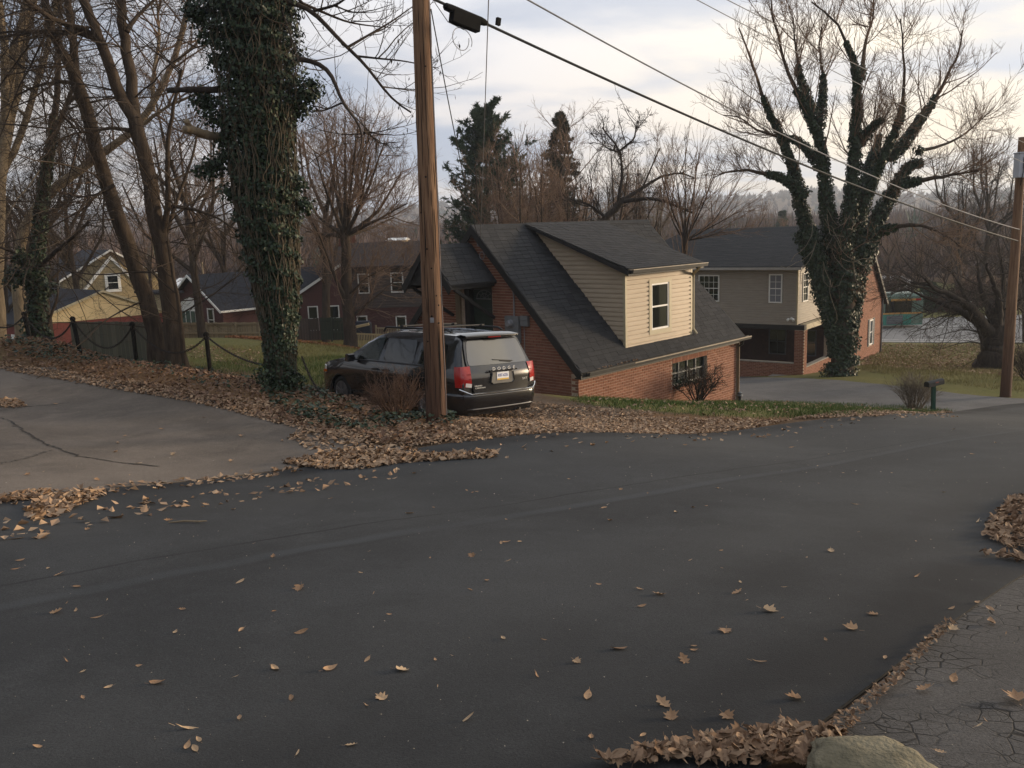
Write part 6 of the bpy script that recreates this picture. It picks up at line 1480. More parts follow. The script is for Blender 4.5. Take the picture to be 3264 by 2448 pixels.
# ------------------------------------------------------------------ the grey sided brick house on the right
M_sidg = mat('taupe_vinyl', (.285, .25, .21), (.335, .295, .245), 2., .55, spec=.3, stretch=(1, 1, 6))
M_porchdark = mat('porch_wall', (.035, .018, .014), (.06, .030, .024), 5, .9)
M_shutter = mat('slate_shutter', (.06, .065, .075), (.09, .095, .105), 8, .7)
M_conc = mat('concrete', (.24, .22, .19), (.34, .31, .27), 6, .9, .3, 40)
def build_house2():
    rng = np.random.default_rng(51); A = math.radians(126.)
    P0 = at(1734.9, 809.8, 42.); M4 = Matrix.Translation(Vector(P0)) @ Matrix.Rotation(math.pi / 2 - A, 4, 'Z')
    root = empty('sided_house', None, 'two storey house with taupe siding over a dark brick porch behind the ivy clad tree', 'house', mat4=M4)
    LU = -10.5; RV, RZ = 10.0, 7.05; EV, EZ = 15.55, 2.25; FV = 4.3
    b = MB(); b.box(LU, -.37, .03, 3.2, 2.44, 5.12); b.prism([(LU, 3.2, 2.44), (LU, FV + .3, 2.44), (LU, FV + .3, 6.0), (LU, 3.2, 5.7), (LU, 3.2, 5.12)], (-.37 - LU, 0, 0)); up = b.build('upper_storey', M_sidg, root)
    h = .117; sp = []
    for i in range(24):
        z = 2.40 + i * h
        if z > 5.1: break
        segs = [(LU, -.41)]
        for (a, c, z0, z1) in ((-5.56, -4.24, 3.36, 4.92), (-1.86, -1.04, 3.36, 4.96)):
            if z0 < z + h * .6 < z1: segs = [q for (s, e) in segs for q in ((s, min(a, e)), (max(c, s), e)) if q[1] > q[0]]
        sp += [(z, s, e, s, e) for s, e in segs]
    boards(up, (0, .03, 0), (1, 0, 0), (0, -1, 0), sp, h, M_sidg)
    sp = []
    for i in range(28):
        z = 2.44 + i * h; top = lambda zz: max(0, (zz - 5.2) / .175)
        segs = [(.06 + top(z), 4.2)]
        if 3.38 < z + h * .6 < 4.98: segs = [(.06, .62), (1.62, 4.2)]
        if z > 5.75: break
        sp += [(z, s, e, s, e) for s, e in segs]
    boards(up, (-.37, 0, 0), (0, 1, 0), (1, 0, 0), sp, h, M_sidg)
    t = MB(); t.box(-.42, -.34, .0, .07, 2.42, 5.15); t.build('corner_trim', M_trim, root)
    sash_window(root, (-5.45, .02, 3.46), (1, 0, 0), (0, -1, 0), 1.12, 1.35, M_white, cols=4, rows=2, fw=.06)
    sash_window(root, (-1.77, .02, 3.46), (1, 0, 0), (0, -1, 0), .66, 1.40, M_white, cols=2, rows=2, fw=.06, pane=glass_mat('curtained_pane', (.20, .21, .235), .1))
    sash_window(root, (-.365, .72, 3.46), (0, 1, 0), (1, 0, 0), .8, 1.42, M_white, cols=2, rows=2, fw=.06)
    # roofs
    r = MB(); th = .12
    r.prism([(LU, -.35, 5.22), (LU, RV, RZ), (LU, RV, RZ - th), (LU, -.33, 5.22 - th)], (-.08 - LU, 0, 0))
    r.prism([(LU, EV + .25, EZ - .1), (LU, RV + .001, RZ), (LU, RV + .001, RZ - th), (LU, EV + .22, EZ - .2)], (.22 - LU, 0, 0))
    r.prism([(-.36, FV - .2, 1.95), (-.36, RV - .4, RZ - .36), (-.36, RV - .4, RZ - .5), (-.36, FV - .2, 1.8)], (.58, 0, 0))
    roof = r.build('roof', M_roofbase, root)
    sl = math.hypot(RV + .35, RZ - 5.22); yv = np.array([0, RV + .35, RZ - 5.22]) / sl
    sh = shingle_rows((LU, -.37, 5.225), (1, 0, 0), yv, -.06 - LU, sl, lambda s, t: True, rng, w=.5, e=.2)
    pieces('shingle', sh, roof, M_shingle_o, M_shingle, 0, M4)
    g = MB(); g.box(LU, -.06, -.46, -.34, 5.08, 5.20); g.build('gutter', M_white if False else mat('pale_gutter', (.34, .32, .29), (.4, .38, .35), 4, .5), root)
    t = MB(); t.prism([(.21, EV + .27, EZ - .12), (.21, RV, RZ + .02), (.21, RV, RZ - .22), (.21, EV + .05, EZ - .22)], (.04, 0, 0)); t.build('rake_board', M_blacktrim, root); t = MB(); t.prism([(.21, FV - .25, 1.9), (.21, RV - .001, RZ + .02), (.21, RV - .001, RZ - .22), (.21, FV - .0, 1.85)], (.04, 0, 0)); t.build('rake_board', M_blacktrim, root)
    # brick gable body
    zt = lambda v: RZ - .15 - abs(v - RV) * (RZ - EZ) / (EV - RV)
    b = MB(); b.prism([(LU, FV, -3.), (LU, EV - .4, -3.), (LU, EV - .4, zt(EV - .4)), (LU, RV, zt(RV)), (LU, FV, zt(FV))], (-LU - .012, 0, 0)); body = b.build('brick_wall', M_mortar, root)
    kp = lambda s, z: z < zt(s + FV) - .02 and not (11.95 < s + FV < 13.35 and -.2 < z < 1.5)
    br = brick_rows((-.012, FV, 0), (0, 1, 0), EV - .4 - FV, -2.4, 6.8, (1, 0, 0), kp, rng, bw=.203)
    W = sash_window(root, (-.01, 12.3, -.1), (0, 1, 0), (1, 0, 0), .72, 1.5, M_white, fw=.07)
    for a in (11.92, 13.06):
        q = MB(); q.box(.0, .035, a, a + .34, -.16, 1.46)
        s_ = q.build('shutter', M_shutter, root)
        for i in range(9): q = MB(); q.box(.036, .05, a + .05, a + .29, -.08 + i * .165, -.08 + i * .165 + .1); q.build('louvre', M_shutter, s_)
    q = MB(); q.tube([(.06, EV - .52, zt(EV - .4)), (.06, EV - .52, -2.2)], .05, 8); q.build('downspout', M_shutter, root)
    # porch
    q = MB(); q.box(-.46, 0, .0, .46, -.7, 2.16); pl = q.build('porch_pillar', M_mortar, root)
    pb = brick_rows((-.46, .0, 0), (1, 0, 0), .46, -.5, 2.15, (0, -1, 0), lambda s, z: True, rng) + brick_rows((0., .0, 0), (0, 1, 0), .46, -.5, 2.15, (1, 0, 0), lambda s, z: True, rng, off=.1)
    q = MB(); q.box(LU, -.465, .06, .26, -.7, .49); hw = q.build('porch_wall', M_mortar, root); q = MB(); q.box(-.24, -.03, .47, FV - .01, -1.4, .28); q.build('porch_wall', M_mortar, root)
    hb = brick_rows((LU, .06, 0), (1, 0, 0), -LU - .47, -.6, .485, (0, -1, 0), lambda s, z: True, rng) + brick_rows((-.03, .47, 0), (0, 1, 0), FV - .48, -1.3, .275, (1, 0, 0), lambda s, z: True, rng)
    q = MB(); q.box(LU, -.47, .02, .30, .495, .545); q.box(-.28, .0, .47, FV - .01, .285, .335); q.build('coping', M_conc, root)
    pieces('brick', pb, pl, M_brick_o, M_brick, 150, M4); pieces('brick', hb, hw, M_brick_o, M_brick, 140, M4); pieces('brick_field', br, body, M_brick_o, M_brick, 0, M4)
    q = MB(); q.box(LU, -.0, .02, .30, 2.165, 2.40); q.build('porch_beam', M_blacktrim, root); q = MB(); q.box(-.30, .01, .31, FV - .01, 2.165, 2.42); q.build('side_beam', M_trim, root)
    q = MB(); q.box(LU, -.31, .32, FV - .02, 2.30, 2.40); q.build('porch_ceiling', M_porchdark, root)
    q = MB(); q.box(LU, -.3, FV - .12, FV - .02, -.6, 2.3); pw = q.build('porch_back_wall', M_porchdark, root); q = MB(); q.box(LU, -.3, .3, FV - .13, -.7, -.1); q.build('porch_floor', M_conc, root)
    for u in (-3.2, -1.6): sash_window(root, (u, FV - .125, .3), (1, 0, 0), (0, -1, 0), .95, 1.4, M_shutter, cols=2, rows=1, fw=.06)
    q = MB(); q.box(-1.5, .15, -.62, -.02, -.35, -.06); q.build('step', M_conc, root)
    q = MB(); q.lathe((-.62, -.02, 2.72), (0, -1, 0), [(0, .07), (.03, .07), (.05, .02), (.08, .02)], 10)
    for s in (-1, 1): q.lathe((-.62 + s * .09, -.1, 2.72), (s * .5, -.8, -.5), [(0, .03), (.05, .06), (.14, .065), (.15, 0)], 10)
    q.build('flood_lamp', M_white, root)
    q = MB(); q.lathe((-.7, 1.3, 2.30), (0, 0, -1), [(0, .02), (.18, .02), (.19, .06), (.3, .07), (.34, 0)], 8); q.build('porch_lamp', M_conc, root)
build_house2()

# ------------------------------------------------------------------ houses beyond the bank
M_roofd = mat('charcoal_roof', (.022, .022, .026), (.042, .042, .048), 6, .9, .4, 60, spec=.2)
M_roofbr = mat('brown_roof', (.040, .030, .026), (.075, .058, .05), 6, .9, .4, 60, spec=.2)
M_cream = mat('cream_siding', (.60, .46, .25), (.68, .53, .30), 2, .6)
M_redwall = mat('red_block_wall', (.165, .042, .034), (.22, .058, .045), 5, .85, .3, 30)
M_stone = mat('tan_stone', (.24, .185, .10), (.38, .30, .17), 7, .9, .5, 30)
M_dsid = mat('dark_siding', (.075, .058, .052), (.10, .078, .07), 3, .8, stretch=(1, 1, 8))
M_plum = mat('plum_brick', (.088, .043, .040), (.135, .070, .064), 9, .9, .2, 60, rand='island', c3=(.11, .055, .05), spec=.15)
def place(px, py, Y, az):
    """local frame: X runs along azimuth az, origin at the pictured point"""
    p = at(px, py, Y); return Matrix.Translation(Vector(p)) @ Matrix.Rotation(math.pi / 2 - math.radians(az), 4, 'Z'), p
def gabled(root, L, Y0, Y1, zg, rise, mw, mr, mt, over=.3, yr=None, trim=.16, gable_m=None, zg2=None):
    """walls from the ground to eave height 0; ridge along X at yr; gable face at x = 0"""
    yr = (Y0 + Y1) / 2 if yr is None else yr; s0 = rise / (yr - Y0); s1 = rise / (Y1 - yr); o = over
    b = MB(); b.box(0, L, Y0, Y1, zg, 0); w = b.build('wall', mw, root)
    b = MB(); b.prism([(0, Y0, 0.002), (0, Y1, .002), (0, yr, rise)], (L, 0, 0)); b.build('gable', gable_m or mw, root)
    r = MB()
    r.prism([(-o, Y0 - o, -o * s0 + .10), (-o, yr, rise + .10), (-o, yr, rise), (-o, Y0 - o, -o * s0)], (L + 2 * o, 0, 0))
    r.prism([(-o, Y1 + o, -o * s1 + .10), (-o, yr + .001, rise + .10), (-o, yr + .001, rise), (-o, Y1 + o, -o * s1)], (L + 2 * o, 0, 0))
    rf = r.build('roof', mr, root)
    t = MB(); x = -o - .03
    t.prism([(x, Y0 - o, -o * s0 + .11), (x, yr, rise + .12), (x, yr, rise + .12 - trim), (x, Y0 - o, -o * s0 + .11 - trim)], (.04, 0, 0)); t.prism([(x, Y1 + o, -o * s1 + .11), (x, yr + .001, rise + .12), (x, yr + .001, rise + .12 - trim), (x, Y1 + o, -o * s1 + .11 - trim)], (.04, 0, 0))
    t.build('bargeboard', mt, root)
    t = MB(); t.box(-o, L + o, Y0 - o - .1, Y0 - o, -o * s0 - .02, -o * s0 + .1); t.build('gutter', mt, root)
    return w, rf
def zg_of(p): return float(HF(np.array([p[0]]), np.array([p[1]]))[0]) - p[2] - .4
# brick cottage with an arched window
M4, p = place(480, 664, 56, 40); root = empty('brick_cottage', None, 'small dark brick cottage with white bargeboards and arched window beyond the wooden fence', 'house', mat4=M4)
gabled(root, 11, 0, 6.2, zg_of(p), 1.95, M_plum, M_roofd, M_white, over=.45)
q = MB(); q.prism([(-.02, y, z) for y, z in [(2.4, -1.9), (5.0, -1.9), (5.0, -.2)] + [(3.7 + 1.3 * math.cos(a), -.2 + .75 * math.sin(a)) for a in np.linspace(0.1, 3.04, 9)] + [(2.4, -.2)]], (-.06, 0, 0)); aw = q.build('arched_window', M_white, root)
for i in range(4): q = MB(); q.box(-.10, -.085, 2.54 + i * .61, 2.54 + i * .61 + .5, -1.8, -.35); q.build('pane', glass_mat('teal_pane', (.05, .09, .085), .1), aw)
sash_window(root, (0, 1.0, -1.6), (0, 1, 0), (-1, 0, 0), .75, 1.5, M_white, fw=.09)
# house behind the lawn tree
M4, p = place(700, 575, 62, 90); root = empty('brick_duplex', None, 'two storey dark brick and brown sided house behind the lawn tree', 'house', mat4=M4)
zg = zg_of(p); b = MB(); b.box(0, 7.6, 0, 7, zg, -3.05); b.build('brick_wall', M_plum, root); b = MB(); b.box(-.05, 7.65, -.06, 7, -3.04, 0); up = b.build('upper_wall', M_dsid, root)
boards(up, (0, -.06, 0), (1, 0, 0), (0, -1, 0), [(-3.04 + i * .19, -.05, 7.65, -.05, 7.65) for i in range(16)], .19, M_dsid)
pieces('brick', brick_rows((0, 0, 0), (1, 0, 0), 7.6, max(zg, -6.5), -3.1, (0, -1, 0), lambda s, z: not (2.0 < s < 2.9 and -5.2 < z < -3.5) and not (4.7 < s < 5.6 and -5.3 < z < -3.6), np.random.default_rng(3)), root, M_plum, M_plum, 0, M4)
r = MB(); r.prism([(-.4, -.5, -.1), (-.4, 3.5, 1.5), (-.4, 7.4, -.1), (-.4, 7.4, -.25), (-.4, 3.5, 1.3), (-.4, -.5, -.25)], (8.4, 0, 0)); rf = r.build('roof', M_roofbr, root)
b = MB(); b.box(.35, .95, 3.0, 3.6, 1.0, 2.3); b.box(.3, 1.0, 2.95, 3.65, 2.3, 2.42); b.build('chimney', M_brickwall, rf); b = MB(); b.box(1.2, 1.6, 4, 4.4, 1., 2.6); b.build('chimney', M_brick, rf)
for s, z, w, h in ((2.05, -5.15, .75, 1.6), (4.8, -5.25, .75, 1.6), (2.3, -2.0, .8, 1.4), (4.6, -2.0, .9, 1.4)): sash_window(root, (s, -.01 if z < -3 else -.08, z), (1, 0, 0), (0, -1, 0), w, h, M_white, fw=.08)
w_ = MB(); yy = -2.0; w_.box(-1.6, 1.5, yy, -.08, zg, -1.75); w_.prism([(-1.6, yy, -1.748), (1.5, yy, -1.748), (1.5, yy, .0), (-1.6 + 3.05, yy, .1)], (0, 1.9, 0)); w_.build('side_wing', M_plum, root)
t = MB(); t.prism([(-1.95, yy - .2, -1.95), (1.55, yy - .2, .22), (1.55, yy - .2, .02), (-1.95, yy - .2, -2.15)], (0, .06, 0)); t.build('bargeboard', M_white, root); t = MB(); t.prism([(-1.95, yy - .14, -1.94), (1.55, yy - .14, .23), (1.55, yy - .14, .09), (-1.95, yy - .14, -2.08)], (0, 2.2, 0)); t.build('wing_roof', M_roofbr, root)
for s in (-.9, .55): sash_window(root, (s, yy - .01, -4.3), (1, 0, 0), (0, -1, 0), .7, 1.7, M_white, fw=.07)
# cream gabled garage with red walls
M4, p = place(357, 675, 48, -48); root = empty('red_garage', None, 'low red walled garage with sunlit cream gable and charcoal roof', 'garage', mat4=M4)
w, rf = gabled(root, 9, 0, 7.2, zg_of(p), 1.35, M_redwall, M_roofd, M_trim, over=.15, yr=3.3, gable_m=M_cream, trim=.12)
sp = []
for i in range(9):
    z = i * .15; f = lambda zz: (3.3 * zz / 1.35, 7.2 - 3.9 * zz / 1.35); a, c = f(z); a1, c1 = f(min(z + .15, 1.35)); sp.append((z, a, c, a1, c1))
boards(root, (-.02, 0, 0), (0, 1, 0), (-1, 0, 0), sp, .15, M_cream)
q = MB(); q.box(1.2, 1.8, 7.2, 7.23, -1.5, -.5); q.build('side_window', M_white, root)
q = MB(); q.box(-.3, 2.6, -.75, .1, -.4, 1.0); q.build('cream_lean_to', M_cream, root); q = MB(); q.box(-.5, 2.8, -.95, .3, 1.0, 1.12); q.build('lean_to_roof', M_roofd, root)
# stone house with the double gable
M4, p = place(342, 592, 75, -38); root = empty('stone_house', None, 'tan stone house with white trimmed double gable above the red garage', 'house', mat4=M4)
w, rf = gabled(root, 9, 0, 7.4, zg_of(p), 2.1, M_stone, M_roofd, M_white, over=.35)
q = MB(); q.prism([(-.9, 1.5, -2.4), (-.9, 6.4, -2.4), (-.9, 6.4, -1.2), (-.9, 3.9, 1.5), (-.9, 1.5, -1.2)], (.9, 0, 0)); q.build('front_gable', M_stone, root)
q = MB(); q.prism([(-1.0, 6.7, -1.4), (-1.0, 3.9, 1.7), (-1.0, 3.9, 1.4), (-1.0, 6.7, -1.75)], (.08, 0, 0)); q.prism([(-1.0, 1.2, -1.4), (-1.0, 3.899, 1.7), (-1.0, 3.899, 1.4), (-1.0, 1.2, -1.75)], (.08, 0, 0)); q.build('bargeboard', M_white, root)
sash_window(root, (-.91, 3.3, -1.2), (0, 1, 0), (-1, 0, 0), 1.2, 1.5, M_white, fw=.22); sash_window(root, (1.2, 7.41, -1.6), (1, 0, 0), (0, 1, 0), .9, 1.4, M_white, fw=.15)
# white garage at the far left
M4, p = place(72, 650, 62, 88); root = empty('white_garage', None, 'white garage with panelled door and dark roof at the far left edge', 'garage', mat4=M4)
zg = zg_of(p); b = MB(); b.box(-5.6, 0, 0, 5, zg, 0); b.build('wall', M_white, root); r = MB(); r.prism([(-5.9, -.4, -.05), (-5.9, 2.5, 1.3), (-5.9, 5.4, -.05), (-5.9, 5.4, -.2), (-5.9, 2.5, 1.15), (-5.9, -.4, -.2)], (6.2, 0, 0)); r.build('roof', M_roofd, root)
q = MB(); q.box(-2.9, -.4, -.06, -.005, -2.2, -.25); dr = q.build('garage_door', M_white, root)
for i in range(4):
    for k in range(2):
        if k == 1: q = MB(); q.box(-2.78 + i * .6, -2.28 + i * .6, -.085, -.065, -.78, -.36); f = q.build('door_window', M_pane, dr)
        else: q = MB(); q.box(-2.78 + i * .6, -2.28 + i * .6, -.08, -.062, -1.4, -.95); q.build('door_panel', M_white, dr)
q = MB(); q.box(-5.9, .3, -.52, -.4, -.16, -.0); q.build('gutter', M_white, root)
# small far buildings
def far_block(name, label, x0, x1, yt, ye, Y, mw, mr, flat=False):
    a = at(x0, ye, Y); c = at(x1, ye, Y); t = at((x0 + x1) / 2, yt, Y); w = c[0] - a[0]; M4 = Matrix.Translation(Vector(a)); root = empty(name, None, label, 'building', mat4=M4); zg = zg_of(a)
    b = MB(); b.box(0, w, 0, 8, zg, 0); wl = b.build('wall', mw, root); rise = max(t[2] - a[2], .3); r = MB()
    r.prism([(-.4, -.4, 0.001), (-.4, 4, rise), (-.4, 8.4, .001)], (w + .8, 0, 0)); r.build('roof', mr, root)
    for i in range(max(1, int(w / 3))): q = MB(); q.box(.8 + i * 3, 1.8 + i * 3, -.05, -.01, -2., -.7); q.build('window', M_pane, root)
M_bluewall = mat('pale_blue_wall', (.22, .29, .38), (.28, .36, .46), 4, .7)
far_block('blue_house', 'pale blue house with white roof behind the brick cottage', 366, 402, 604, 622, 92, M_bluewall, M_white)
far_block('cream_house', 'distant cream block catching the sun above the duplex chimneys', 838, 870, 514, 520, 150, M_cream, M_white)
far_block('white_shed', 'long white building across the highway above the bus', 1895, 1968, 600, 612, 105, M_white, mat('pale_roof', (.42, .40, .38), (.5, .48, .46), 4, .8))
far_block('brick_house', 'distant orange brick house at the left edge above the white garage', -30, 60, 575, 598, 95, M_brick, M_roofd)
far_block('brown_house', 'distant house with charcoal roof left of the stone gables', 95, 205, 556, 592, 84, M_dsid, M_roofd)

# ------------------------------------------------------------------ fences, gate and deck rails
M_fgreen = mat('green_grey_board', (.060, .062, .046), (.105, .10, .075), 3, .9, .4, 14, rand='obj', c3=(.08, .078, .058), stretch=(4, 4, .5))
M_ftan = mat('tan_board', (.21, .165, .10), (.34, .27, .17), 3, .9, .4, 14, rand='obj', c3=(.27, .21, .13), stretch=(4, 4, .5))
M_fyel = mat('new_timber', (.36, .27, .14), (.46, .35, .19), 3, .8, .3, 14, rand='obj', stretch=(4, 4, .5))
def board_fence(name, label, a, b, h, m, bw=.14, gap=.008, posts=(), rails=(), sink=.1, front=True, zt=None):
    a = np.array(a, float); b = np.array(b, float); root = empty(name, a, label, 'fence'); d = b - a; L = math.hypot(d[0], d[1]); n = int(L / (bw + gap)); u = np.array([d[0], d[1], 0]) / L
    nn = np.array([u[1], -u[0], 0]);  me = unit_cube(m)
    for i in range(n):
        t = (i + .5) / n; c = d * t - np.array([0, 0, h / 2]); hh = h + .03 * math.sin(i * 4.7)
        o = link_mesh('board', me, root); o.matrix_local = Matrix.Translation(Vector(c)) @ Matrix.Rotation(math.atan2(u[1], u[0]) + .02 * math.sin(i * 2.3), 4, 'Z') @ Matrix.Diagonal((bw, .02, hh, 1))
    for r in rails: q = MB(); q.bar(d * 0 - [0, 0, r] + nn * .04, d - [0, 0, r] + nn * .04, .05, .09); q.build('rail', m, root)
    for p_ in posts: q = MB(); c = d * p_ + nn * .07; q.bar(c + [0, 0, .02], c - [0, 0, h + .1], .10, .10, up=(0, 1, 0)); q.build('post', m, root)
board_fence('panel_fence', 'dark green grey board fence behind the chain posts', at(150, 695, 37), at(335, 695, 37), 2.2, M_fgreen, bw=.16)
board_fence('panel_fence', 'short brown board fence turning away behind the forked trunks', at(337, 697, 37.2), at(392, 699, 37.4), 2.0, mat('brown_board', (.075, .052, .038), (.12, .085, .06), 3, .9, .3, 14, rand='obj'), bw=.16)
board_fence('wooden_fence', 'tan board fence with rails before the brick cottage', at(384, 697, 54), at(562, 696, 54), 1.45, M_ftan, posts=(.0, .345, .70, .99), rails=(.10, .66, 1.25))
g0, g1 = at(690, 686, 53), at(742, 686, 53)
board_fence('board_gate', 'dark green board gate left of the lawn tree', g0, g1, 1.35, mat('dark_green_board', (.028, .036, .024), (.048, .056, .038), 3, .9, .3, 14, rand='obj'), bw=.19, rails=(.2, .9), posts=(.47,))
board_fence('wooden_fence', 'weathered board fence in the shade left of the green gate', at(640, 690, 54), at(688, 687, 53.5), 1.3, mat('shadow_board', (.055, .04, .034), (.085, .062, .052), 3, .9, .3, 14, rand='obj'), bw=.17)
def railing(name, label, a, b, h, m, n, cap=True):
    a = np.array(a, float); b = np.array(b, float); root = empty(name, a, label, 'railing'); d = b - a; me = unit_cube(m)
    for i in range(n):
        c = d * ((i + .5) / n) - [0, 0, h / 2]; o = link_mesh('baluster', me, root); o.matrix_local = Matrix.Translation(Vector(c)) @ Matrix.Diagonal((.045, .045, h, 1))
    for z in (.0, h * .86): q = MB(); q.bar(-np.array([0, -.04, z]), d - [0, -.04, z], .05, .09); q.build('rail', m, root)
    for t in (0, 1.): q = MB(); c = d * t; q.bar(c + [0, 0, .2], c - [0, 0, h + .1], .1, .1, up=(0, 1, 0)); q.build('post', m, root)
railing('deck_railing', 'new yellow timber deck railing right of the lawn tree', at(768, 721, 51), at(838, 724, 51), .72, M_fyel, 20)
railing('deck_railing', 'reddish timber railing before the brick duplex window', at(812, 709, 55), at(862, 709, 55), .5, M_ftan, 14)
q = MB(); a = at(770, 706, 51.5); c = at(797, 700, 51.5); q.bar(a, c, .3, .14); ptag(q.build('timber_beam', M_fyel, None), 'short new timber beam above the yellow deck railing', 'beam')
q = MB(); a = at(784, 702, 53); q.box(a[0] - .5, a[0] + .5, a[1] - .3, a[1] + .3, a[2] - .9, a[2] + .12); q.box(a[0] - .42, a[0] + .42, a[1] - .25, a[1] + .25, a[2] + .12, a[2] + .24); ptag(q.build('covered_grill', mat('navy_cover', (.018, .02, .03), (.03, .033, .046), 4, .8), None, bevel=.05), 'navy covered grill on the deck right of the lawn tree', 'grill')

# ------------------------------------------------------------------ the bus on the highway
def build_bus():
    Y = 70.5; zt, zb = at(1950, 634, Y)[2], at(1950, 705, Y)[2]; xr = at(1994, 660, Y)[0]; base = np.array([xr - 5.5, Y + 1.25, zb - .35]); gz = float(H(xr, Y))
    M_teal = mat('teal_paint', (.030, .19, .145), (.036, .215, .165), 3, .35, coat=.5); M_green = mat('green_grey_paint', (.10, .16, .12), (.13, .19, .15), 3, .4); M_or = mat('orange_stripe', (.42, .21, .05), (.46, .24, .06), 3, .4)
    root = empty('bus', (xr - 5.5, Y + 1.2, gz), 'teal green city bus with orange stripe passing on the highway', 'bus'); L = 11.5; zz = lambda py: at(1950, py, Y)[2] - gz
    x0, x1 = -6., 5.5
    q = MB(); q.prism([(x1, -1.2, zz(702)), (x1, 1.2, zz(702)), (x1, 1.2, zz(676)), (x1, -1.2, zz(676))], (x0 - x1, 0, 0)); q.build('lower_body', M_teal, root)
    q = MB(); q.box(x0, x1 + .0, -1.19, 1.19, zz(675.8), zz(648)); q.build('window_band', M_tint, root)
    q = MB(); q.box(x0, x1 + .02, -1.22, 1.22, zz(678.5), zz(675)); q.build('stripe', M_or, root)
    q = MB(); q.prism([(x1, -1.2, zz(647.8)), (x1, -1.2, zz(641)), (x1, -1.0, zz(634.5)), (x1, 1.0, zz(634.5)), (x1, 1.2, zz(641)), (x1, 1.2, zz(647.8))], (x0 - x1, 0, 0)); q.build('roof', M_green, root)
    q = MB(); q.box(x1 - 2.6, x1 - .6, -1.225, -1.2, zz(650), zz(645.5)); q.build('roof_sign', M_or, root); q = MB(); q.box(x1 - .6, x1 - .2, -1.23, -1.2, zz(650), zz(645.5)); q.build('tail_light', M_red, root)
    q = MB(); q.box(x1 - .9, x1 + .01, -1.205, 1.205, zz(700), zz(648.5)); q.build('rear_panel', M_green, root)
    q = MB(); q.box(x1 - 2.9, x1 - 1.6, -1.225, -1.2, zz(700), zz(681)); gr = q.build('engine_grille', M_greymetal, root)
    for i in range(5): q = MB(); z = zz(699 - i * 3.6); q.box(x1 - 2.85, x1 - 1.65, -1.245, -1.226, z, z + .05); q.build('louvre', M_shutter, gr)
    for x in (x0 + 1.2, x0 + 3., x0 + 4.8, x0 + 6.6, x0 + 8.4): q = MB(); q.box(x - .05, x + .05, -1.205, -1.19, zz(675), zz(648.5)); q.build('window_post', M_green, root)
    for x in (x1 - 3.6, x0 + 2.6):
        for s in (-1, 1): q = MB(); q.lathe((x, s * .95, .48), (0, s, 0), [(0, .46), (.05, .48), (.24, .48), (.27, .40), (.2, .26), (.2, 0)], 20); q.build('wheel', M_tyre, root)
    q = MB(); q.box(x0, x1 - .3, -1.1, 1.1, .35, zz(702) - .002); q.build('underbody', M_plastic, root)
build_bus()
# ------------------------------------------------------------------ small street furniture
M_gpost = mat('green_paint', (.010, .045, .028), (.018, .062, .038), 5, .55)
b = onG(2016, 889); s_ = np.linalg.norm(b - CO) / 2800 * 1.47559   # metres per pixel there
root = empty('mailbox', b, 'dark mailbox on a green post at the driveway mouth', 'mailbox')
q = MB(); q.bar((0, 0, -.1), (-.03, 0, 52 * s_), 6.5 * s_, up=(0, 1, 0)); q.build('post', M_gpost, root)
q = MB(); z0 = 52 * s_; w = 6.2 * s_; hh = 11 * s_
prof = [(-w, z0), (w, z0), (w, z0 + hh * .55)] + [(w * math.cos(a), z0 + hh * .55 + w * .75 * math.sin(a)) for a in np.linspace(.2, math.pi - .2, 8)] + [(-w, z0 + hh * .55)]
ex = np.array([.94, .34, .10]); ey = np.array([-.34, .94, 0.])
q.prism([ey * y - ex * 19 * s_ + np.array([0, 0, z]) for y, z in prof], ex * 37 * s_); bx = q.build('box', mat('black_mailbox', (.008, .010, .012), (.013, .016, .018), 4, .65), root)
q = MB(); q.prism([ey * y * 1.06 - ex * 20.2 * s_ + np.array([0, 0, z + .005]) for y, z in prof], ex * 1.2 * s_); q.build('door', M_blacktrim, bx); q = MB(); q.bar(-ex * 2 * s_ + [0, -w - .02, z0 + hh * .6], ex * 5 * s_ + [0, -w - .02, z0 + hh * .6], .015, .03); q.build('flag', M_redwall, bx)
b = onG(1598, 868); root = empty('path_light', b, 'short dark path light with pale cap at the house corner', 'lamp')
q = MB(); q.lathe((0, 0, -.05), (0, 0, 1), [(0, .07), (.05, .08), (.08, .045), (.24, .06), (.25, .0)], 10); q.build('stem', M_blacktrim, root); q = MB(); q.lathe((0, 0, .2), (0, 0, 1), [(0, .05), (.02, .11), (.04, .10), (.05, .05), (.1, .09), (.14, .03), (.15, 0)], 10); q.build('cap', M_greymetal, root)
b = at(2084, 704, 79.5); b[2] = H(b[0], b[1]); q = MB(); q.box(b[0] - .35, b[0] + .35, b[1] - .2, b[1] + .2, b[2] - .2, b[2] + 1.05); q.box(b[0] - .4, b[0] + .4, b[1] - .25, b[1] + .25, b[2] + 1.05, b[2] + 1.15); ptag(q.build('guard_post', M_conc, None), 'grey concrete guard post on the far side of the highway', 'post')
for (x, y, Y, arm, lab) in ((1395, 462, 95, True, 'small sunlit utility pole with crossarm behind the house roof'), (436, 566, 110, False, 'thin pale pole behind the brick cottage roof')):
    t = at(x, y, Y); g = float(HF(np.array([t[0]]), np.array([t[1]]))[0]); root = empty('utility_pole', (t[0], t[1], g), lab, 'utility pole'); h_ = t[2] - g
    q = MB(); q.tube([(0, 0, -.2), (0, 0, h_)], [.17, .11], 8); q.build('shaft', M_barkp, root)
    if arm: q = MB(); q.bar((-.9, 0, h_ - .35), (.9, 0, h_ - .35), .12, .14); q.build('crossarm', M_barkp, root)
wire('power_line', sag(at(1500, 470, 95), at(1790, 464, 110), .3), .03, 'distant dark power line over the grey sided house roof', M_wire, 'power line')
